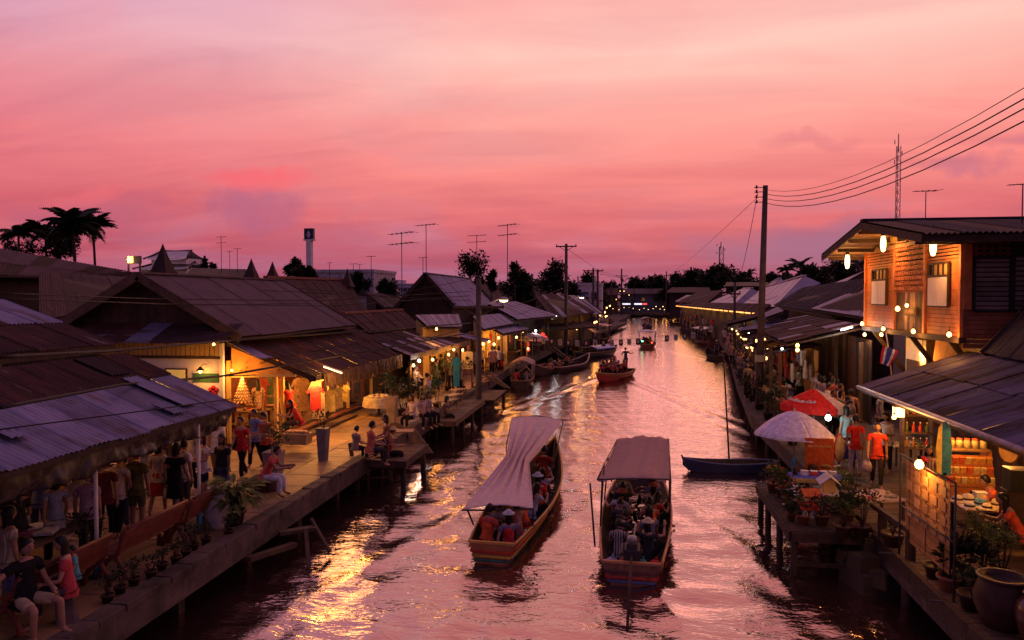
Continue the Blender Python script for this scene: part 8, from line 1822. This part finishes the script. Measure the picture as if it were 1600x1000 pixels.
for a in ((628, 363, 448, 62, 'tall aerial left of the teak gable with two booms', 6, 2.6, .035, True), (666, 350, 425, 55, 'tall aerial rising from the teak gable', 6, 1.7, .03, False), (745, 367, 420, 70, 'aerial above the round bushy tree', 5, 1.8, .035, True), (793, 350, 430, 75, 'tall double boom aerial left of the T pole', 6, 2.2, .04, True), (661, 402, 430, 66, 'short aerial behind the tall teak aerial', 4, .9, .03, False), (580, 400, 432, 75, 'short aerial over the white flat building', 4, 1.0, .035, False), (552, 412, 432, 75, 'lowest aerial over the white flat building', 4, .8, .03, False),
          (346, 369, 418, 60, 'thin aerial right of the temple roof', 4, .8, .025, True), (371, 388, 418, 64, 'smaller aerial right of the temple roof', 4, .7, .025, False), (359, 392, 418, 62, 'thinnest aerial right of the temple roof', 3, .5, .022, False), (1446, 298, 345, 30, 'aerial on the wooden house roof', 5, 1.0, .018, False), (1597, 287, 345, 24, 'aerial at the right edge above the wooden house', 5, .8, .018, False), (515, 410, 436, 75, 'short aerial beside the bank sign tower', 3, .6, .03, False), (562, 413, 432, 78, 'tiny aerial right of the bank sign tower', 3, .6, .03, False)):
    antenna(a[0], a[1], a[2], a[3], a[4], a[5], a[6], a[7], a[8])
def mast(px, pytop, pybase, y, label, w):
    b, tp = P(px, pybase, y=y), P(px, pytop, y=y); h = tp.z-b.z; t = thing('lattice_mast', b, label, 'radio mast')
    for a in range(3):
        x, y_ = w*math.cos(a*2.094), w*math.sin(a*2.094); MB().tube([(x, y_, 0), (x, y_, h*.86)], w*.16, 4).build('leg', M_metal, t)
    n = int(h/(w*4)); br = MB()
    for k in range(n):
        z0, z1 = h*.86*k/n, h*.86*(k+1)/n
        for a in range(3): br.tube([(w*math.cos(a*2.094), w*math.sin(a*2.094), z0), (w*math.cos((a+1)*2.094), w*math.sin((a+1)*2.094), z1)], w*.09, 3)
    br.build('lattice', M_metal, t); MB().tube([(0, 0, h*.8), (0, 0, h)], w*.22, 5).build('tip', M_metal, t)
    for k, z in enumerate((.93, .8, .7)): MB().tube([(w*(1.5 if k % 2 else -1.5), 0, h*(z-.05)), (w*(1.5 if k % 2 else -1.5), 0, h*z)], w*.2, 4).build('panel_antenna', M_white, t)
mast(1402, 209, 345, 34, 'tall thin lattice mast behind the wooden house roof', .10); mast(1126, 378, 430, 240, 'distant telecom lattice tower behind the right trees', .8)
# pennants strung over the canal
A, B = P(795, 521, y=54), P(1165, 533, y=54); M1 = P(1000, 533, y=54)
pts = []
seq = [(823, 530), (836, 532), (849, 532.5), (862, 534), (875, 535), (888, 536), (902, 536.5), (916, 537), (930, 536), (943, 536.5), (956, 536), (970, 535.5), (983, 534.5), (997, 534), (1042, 529), (1056, 527.5), (1070, 526), (1083, 524), (1096, 515), (1110, 514), (1139, 513), (1150, 511), (1163, 506), (1178, 501)]
cordp = [P(px, py-5, y=54) for px, py in [(800, 528)]+seq]
c_ = P(985, 528, y=54); t = thing('bunting_cord', c_, 'thin cord with pennants sagging right across the canal', 'cord'); MB().tube([p-c_ for p in cordp], .01, 4).build('cord', M_wire, t)
for i, (px, py) in enumerate(seq):
    dark = i % 2 == (1 if i < 14 else 0)
    p = P(px, py-5, y=53.98); w, h = .30, .46
    pn = thing('pennant', p, ('dark pennant with a pale oval mark on the cord across the canal' if dark else 'pale pennant with a faint grey mark on the cord across the canal'), 'pennant', 'dark pennants over the canal' if dark else 'pale pennants over the canal', random.uniform(-.3, .3))
    MB().slab([V(-w/2, 0, 0), V(w/2, 0, 0), V(w/2, .02, -h*.86), V(w*.25, .03, -h), V(-w*.25, .03, -h), V(-w/2, .02, -h*.86)], V(0, .012, 0)).build('cloth', cloth((.05, .03, .03)) if dark else cloth((.34, .28, .28)), pn)
    mk = MB().lathe([(.001, .008), (.075, .006), (.078, 0)], n=12, sy=1.7).build('mark', cloth((.4, .32, .3)) if dark else cloth((.2, .15, .15)), pn); mk.rotation_euler = (R(90), 0, 0); mk.location = (0, -.004, -h*.45)
# bank sign on its tower
bs = P(484, 430, y=130); t = thing('sign_tower', V(bs.x, bs.y, .8), 'tall white pylon with a square dark sign showing a pale diamond emblem', 'sign tower'); z0, z1 = P(484, 376, y=130).z-.8, P(484, 357, y=130).z-.8
MB().box((0, 0, z0/2), (.95, .95, z0)).build('pylon', M_white, t); sw = 1.75
bd = MB().box((0, 0, (z0+z1)/2), (sw, .8, z1-z0)).build('sign_box', mat('navy sign', (.02, .02, .05), .5, var=0), t); MB().box((0, 0, z0+.12), (sw*1.16, .95, .24)).build('ledge', M_white, t)
em = MB(); zc = (z0+z1)/2
for s_ in (1, .62):
    for a, b in (((0, .72), (.36, -.05)), ((.36, -.05), (0, -.62)), ((0, -.62), (-.36, -.05)), ((-.36, -.05), (0, .72))): em.beam((a[0]*s_, -.42, zc+a[1]*s_-.02), (b[0]*s_, -.42, zc+b[1]*s_-.02), .03, .09)
em.beam((0, -.42, zc+.3), (0, -.42, zc-.5), .03, .07); em.build('diamond_emblem', mat('pale emblem', (.6, .58, .62), .5, var=0), bd)
# billboard with a lit face
p = P(206, 406, y=75); t = thing('billboard', V(p.x, p.y, .8), 'small billboard with a dazzling orange floodlight at its left side', 'billboard'); z = p.z-.8
MB().box((.35, 0, z), (1.6, .15, .85)).build('panel', M_dkmetal, t); MB().box((.9, -.1, z), (.5, .05, .78)).build('dark_poster', cloth((.12, .1, .14)), t)
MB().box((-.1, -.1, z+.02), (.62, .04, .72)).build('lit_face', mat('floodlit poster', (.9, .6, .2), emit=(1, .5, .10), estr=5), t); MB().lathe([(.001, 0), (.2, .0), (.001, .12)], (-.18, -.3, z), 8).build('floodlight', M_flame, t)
for x in (-.5, .9): MB().box((x, .1, z/2-.2), (.15, .15, z)).build('leg', M_dkmetal, t)
point_light((-.6, -.6, z), 120, (1, .5, .12), .2, t)
# white temple roof with stacked tiers
p = P(275, 418, y=85); t = thing('temple', V(p.x, p.y, .8), 'white Chinese style temple roof with stacked curving eaves behind the spire', 'temple'); zb = p.z-.8
def tier(x0, z, w, d, h, m):
    MB().grid(lambda u, v: V(x0+(-w/2+w*u)*(1-.30*v), -d/2*(1-v*.9), z+h*v-.12*h*math.sin(math.pi*v)+.22*h*abs(2*u-1)**4*(1-v)), 12, 5).build('roof_tier', m, t)
    MB().grid(lambda u, v: V(x0+(-w/2+w*u)*(1-.30*v), d/2*(1-v*.9), z+h*v-.12*h*math.sin(math.pi*v)+.22*h*abs(2*u-1)**4*(1-v)), 12, 5).build('roof_tier', m, t)
    MB().tube([V(x0-w*.37, 0, z+h*1.04), V(x0, 0, z+h*.97), V(x0+w*.37, 0, z+h*1.04)], .16, 6).build('ridge', M_brownroof, t)
    for s_ in (-1, 1): MB().tube([V(x0+s_*w*.35, -d*.05, z+h), V(x0+s_*w*.43, -d*.3, z+h*.5), V(x0+s_*w*.52, -d*.5, z+h*.15)], .12, 5).build('hip_ridge', M_brownroof, t)
MB().box((0, 0, (zb-.2)/2), (6, 5, zb)).build('wall', M_white, t); tier(0, zb-.4, 7.2, 6, 1.0, M_pinkroof); MB().box((.2, 0, zb+.7), (4.6, 3.6, .7)).build('upper_wall', M_white, t); tier(.1, zb+.8, 5.6, 4.6, 1.2, M_pinkroof)
# flat white building, white far house, far blocks
def block(name, label, px0, px1, ptop, y, m, pbase=470, d=8, rows=2, cols=4, winm=None, parapet=True):
    a, b = P(px0, ptop, y=y), P(px1, ptop, y=y); w = (b-a).length; o = V((a.x+b.x)/2, y, .8); h = a.z-.8; t = thing(name, o, label, 'building'); MB().box((0, d/2, h/2), (w, d, h)).build('wall', m, t)
    if parapet: MB().box((0, d/2, h+.02), (w*1.03, d*1.03, .35)).build('parapet', m, t)
    for r in range(rows):
        for c in range(cols):
            x = -w*.42+w*.84*(c+.5)/cols; z = h-1.9-r*2.6; f = MB().box((x, -.03, z), (w*.6/cols, .12, 1.2)).build('window', M_dkmetal, t); MB().box((x, -.07, z), (w*.6/cols*.84, .08, 1.0)).build('pane', winm or M_dkglass, f)
    return t, o, h, w
t, o, h, w = block('flat_roof_building', 'white flat roofed concrete building with a deep dark balcony', 492, 584, 424, 80, mat('grey white concrete', (.40, .36, .38), .8, alt=(.25, .22, .22)), rows=1, cols=4)
MB().box((w*.3, -.35, h-2.2), (w*.25, .5, .9)).build('balcony', M_dkmetal, t)
block('distant_block', 'pale distant apartment block with rows of windows', 612, 650, 444, 260, mat('far pale wall', (.42, .38, .42), .8), rows=2, cols=9, d=14); block('distant_block', 'taller stair tower of the distant apartment block', 602, 622, 438, 262, MT['far pale wall'], rows=2, cols=2, d=10)
t, o, h, w = block('white_house', 'white far house with a small blue awning behind the paired poles', 890, 940, 444, 120, mat('pinkish white wall', (.46, .40, .42), .8), rows=2, cols=3); MB().slab([V(-w*.3, -.1, h-1.6), V(w*.1, -.1, h-1.6), V(w*.12, -1.1, h-2.1), V(-w*.32, -1.1, h-2.1)], V(0, 0, .06)).build('awning', M_blueroof, t)
for s_ in (-.25, .3): MB().box((w*s_, 1, h+.5), (.25, .25, 1.6)).build('chimney', MT['pinkish white wall'], t)
mono('orange_roof_house', 'small orange tiled roof left of the teak gable', ((598, 446), (618, 446), (624, 456), (590, 457)), (150, 160, 155, 146), [M_terra], cat='house', sheet=3); mono('low_dark_roof', 'low dark roof between the white building and the teak gable', ((570, 456), (625, 462), (660, 478), (600, 480)), (62, 74, 70, 58), [M_brownroof, M_oldtile], cat='house', sheet=1.4)
mono('left_back_roof', 'long low red brown roof before the temple', ((300, 419), (395, 421), (405, 434), (290, 430)), (62, 72, 70, 58), [M_brownroof], cat='house', sheet=1.8); mono('right_back_roof', 'dark roof patch below the trees right of the round bushy tree', ((745, 444), (860, 448), (875, 466), (770, 470)), (88, 105, 100, 84), [M_brownroof, M_oldtile], cat='house', sheet=2)
# ------------------------------------------------------------------ trees
def tree(px, pytop, pbase, y, wpx, label, m=None, n=1700, sparse=False, clumps=16, name='broadleaf_tree', group=None, zs=1.0, leaf=None):
    tp, b = P(px, pytop, y=y), P(px, pbase, y=y); g = V(b.x, y, .8); H = tp.z-.8; r = abs(P(px+wpx/2, pytop, y=y).x-tp.x); ch = tp.z-b.z
    t = thing(name, g, label, 'tree', group); c = V(0, 0, H-ch/2); lf = leaf or max(.34, y*.0055); n = int(n*(1.0 if sparse else 1.7)); wpx *= 1.15; r *= 1.15
    tr = MB(); tr.tube([V(0, 0, -.3), V(.1, 0, H*.35), V(-.05, 0, H-ch*.55)], [r*.13, r*.10, r*.07], 7)
    tr.build('trunk', M_bark, t); cs = []
    for k in range(clumps):
        d = rdir(-.6); d = V(d.x*r*.80*random.uniform(.3, 1.1), d.y*r*.74, d.z*ch*.46)*random.uniform(.5, 1.05); cs.append((c+d, random.uniform(.30, .50)*min(r, ch*.7)))
        MB().tube([V(0, 0, H-ch*random.uniform(.6, .8)), c+d*.5-V(0, 0, ch*.08), c+d], [r*.045, r*.03, r*.012], 4).build('limb', M_bark, t)
    f = MB()
    for i in range(n):
        k, rr = random.choice(cs); d = rdir(-1); q = k+d*rr*(random.random()**.5)*(1.25 if sparse else 1)*V(1, 1, 1).length/1.732
        leaf_quad(f, q, rdir(-.6), lf*random.uniform(.6, 1.2), lf*.55)
    f.build('crown', m or M_leafd, t)
    return t
def palm(px, pytop, pbase, y, rpx, label, nfr=13, group='coconut palms'):
    tp = P(px, pytop, y=y); g = V(tp.x, y, .8); r = abs(P(px+rpx, pytop, y=y).x-tp.x); H = tp.z-.8-r*.62
    t = thing('coconut_palm', g, label, 'palm tree', group); MB().tube([V(-r*.15, 0, -.2), V(r*.12, 0, H*.5), V(0, 0, H)], [r*.09, r*.065, r*.055], 7).build('trunk', M_bark, t)
    key = round(r, 1)
    fm = MB(); n = 22
    for k in range(n):
        s = (k+1)/n; x = r*1.1*s; z = r*(.5*s-.95*s*s)
        for sd in (-1, 1):
            l = r*.36*math.sin(math.pi*min(1, .16+s*.86))+.03*r; a = V(x, 0, z); e = a+V(l*.55, sd*l*.75, -l*random.uniform(.35, .75)); fm.add([a, a+V(r*.09, sd*.01, -.0), e, a.lerp(e, .5)-V(r*.05, 0, 0)], [(0, 1, 2, 3)])
    fm.tube([V(0, 0, 0)]+[V(r*1.1*s, 0, r*(.5*s-.95*s*s)) for s in (.25, .5, .75, 1)], [r*.022, r*.018, r*.014, r*.01, r*.005], 4)
    me = fm.mesh('frond', M_leafd)
    for k in range(nfr):
        link('frond', me, t, (0, 0, H), (random.uniform(-.5, .5), random.uniform(-1.0, .6), 2*math.pi*k/nfr+random.uniform(-.25, .25)), (random.uniform(.8, 1.1),)*3)
    MB().lathe([(.001, -r*.12), (r*.10, -r*.06), (r*.1, r*.03), (.001, r*.1)], (0, 0, H), 8).build('crown_shaft', M_bark, t)
    for k in range(5): a = k*1.26; MB().lathe([(.001, -r*.05), (r*.05, 0), (.001, r*.05)], (r*.11*math.cos(a), r*.11*math.sin(a), H-r*.08), 7).build('coconut', M_bark, t)
for px, top, y, r, lb in ((28, 346, 62, 26, 'leftmost palm with a round crown'), (70, 345, 66, 26, 'palm half hidden between the leftmost and the tall palm'), (113, 325, 60, 36, 'biggest palm with wide fronds near the left edge'), (145, 335, 64, 28, 'palm at the right of the big left palm'), (92, 352, 68, 28, 'low palm in front of the big left palm')):
    palm(px, top, 400, y, r, lb, 26 if r > 34 else 22)
for px, top, y, r, lb in ((990, 430, 235, 11, 'far palm left of the canal end'), (1250, 404, 130, 20, 'taller far palm above the pink roofs'), (1229, 412, 140, 15, 'smaller far palm above the pink roofs'), (1170, 420, 180, 13, 'far palm left of the tall pole'), (1222, 425, 150, 11, 'low far palm above the peaked roof'), (1292, 412, 110, 18, 'palm near the wooden house roof edge'), (1017, 430, 240, 10, 'far palm right of the canal end house'), (1340, 400, 80, 22, 'palm just behind the corner of the wooden house eaves')):
    palm(px, top, 440, y, r, lb, 13)
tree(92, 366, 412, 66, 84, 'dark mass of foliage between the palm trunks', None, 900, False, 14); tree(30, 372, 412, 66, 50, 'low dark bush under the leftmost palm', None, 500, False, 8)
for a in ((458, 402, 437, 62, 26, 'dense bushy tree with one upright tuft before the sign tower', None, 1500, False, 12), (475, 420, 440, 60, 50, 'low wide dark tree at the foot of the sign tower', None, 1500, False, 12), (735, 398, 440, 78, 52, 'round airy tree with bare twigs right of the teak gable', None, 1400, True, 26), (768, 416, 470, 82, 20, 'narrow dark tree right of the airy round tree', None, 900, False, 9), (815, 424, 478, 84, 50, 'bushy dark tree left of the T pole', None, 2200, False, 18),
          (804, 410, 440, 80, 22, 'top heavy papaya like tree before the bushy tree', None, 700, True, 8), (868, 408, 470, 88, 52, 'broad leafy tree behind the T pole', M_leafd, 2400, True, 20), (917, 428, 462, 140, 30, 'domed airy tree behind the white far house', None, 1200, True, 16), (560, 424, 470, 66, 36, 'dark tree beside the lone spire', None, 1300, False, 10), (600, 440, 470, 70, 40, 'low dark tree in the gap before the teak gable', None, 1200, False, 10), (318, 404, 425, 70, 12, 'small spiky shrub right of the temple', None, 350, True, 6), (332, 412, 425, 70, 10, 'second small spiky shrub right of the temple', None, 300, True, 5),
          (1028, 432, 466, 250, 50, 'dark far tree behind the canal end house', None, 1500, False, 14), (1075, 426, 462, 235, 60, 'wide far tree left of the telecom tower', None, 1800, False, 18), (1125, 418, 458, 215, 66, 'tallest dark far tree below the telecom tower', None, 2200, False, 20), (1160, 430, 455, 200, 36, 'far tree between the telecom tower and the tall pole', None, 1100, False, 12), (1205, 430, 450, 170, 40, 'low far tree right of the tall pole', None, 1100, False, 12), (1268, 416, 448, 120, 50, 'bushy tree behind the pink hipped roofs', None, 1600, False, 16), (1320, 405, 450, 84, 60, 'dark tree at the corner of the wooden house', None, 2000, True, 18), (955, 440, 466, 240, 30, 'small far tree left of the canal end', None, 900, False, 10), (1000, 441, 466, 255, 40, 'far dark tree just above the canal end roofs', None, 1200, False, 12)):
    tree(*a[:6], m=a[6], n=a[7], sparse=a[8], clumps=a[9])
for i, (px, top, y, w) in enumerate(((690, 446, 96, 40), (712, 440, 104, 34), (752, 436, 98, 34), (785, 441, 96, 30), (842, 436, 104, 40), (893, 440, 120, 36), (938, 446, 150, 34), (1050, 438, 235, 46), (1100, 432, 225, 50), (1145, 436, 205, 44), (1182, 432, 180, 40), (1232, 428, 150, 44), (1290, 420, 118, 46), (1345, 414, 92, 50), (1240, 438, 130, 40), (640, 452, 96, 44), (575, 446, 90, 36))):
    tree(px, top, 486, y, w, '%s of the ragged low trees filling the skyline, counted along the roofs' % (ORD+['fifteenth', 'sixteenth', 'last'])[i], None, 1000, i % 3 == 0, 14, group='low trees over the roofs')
# far belt of trees closing the horizon
f = MB()
for i in range(9000):
    x = random.uniform(-420, 460); y = random.uniform(285, 330) if abs(x) < 150 else random.uniform(200, 330)
    hgt = 9.5+3.2*math.sin(x*.021)+2.2*math.sin(x*.083+1)+1.4*math.sin(x*.31)
    leaf_quad(f, V(x, y, .8+max(1.5, hgt)*random.random()**.7), rdir(-.6), random.uniform(1.5, 3.0), 1.6)
o = f.build('far_trees', M_leafd, kind='stuff'); o['label'] = 'dark far off belt of trees along the whole horizon'; o['category'] = 'treeline'
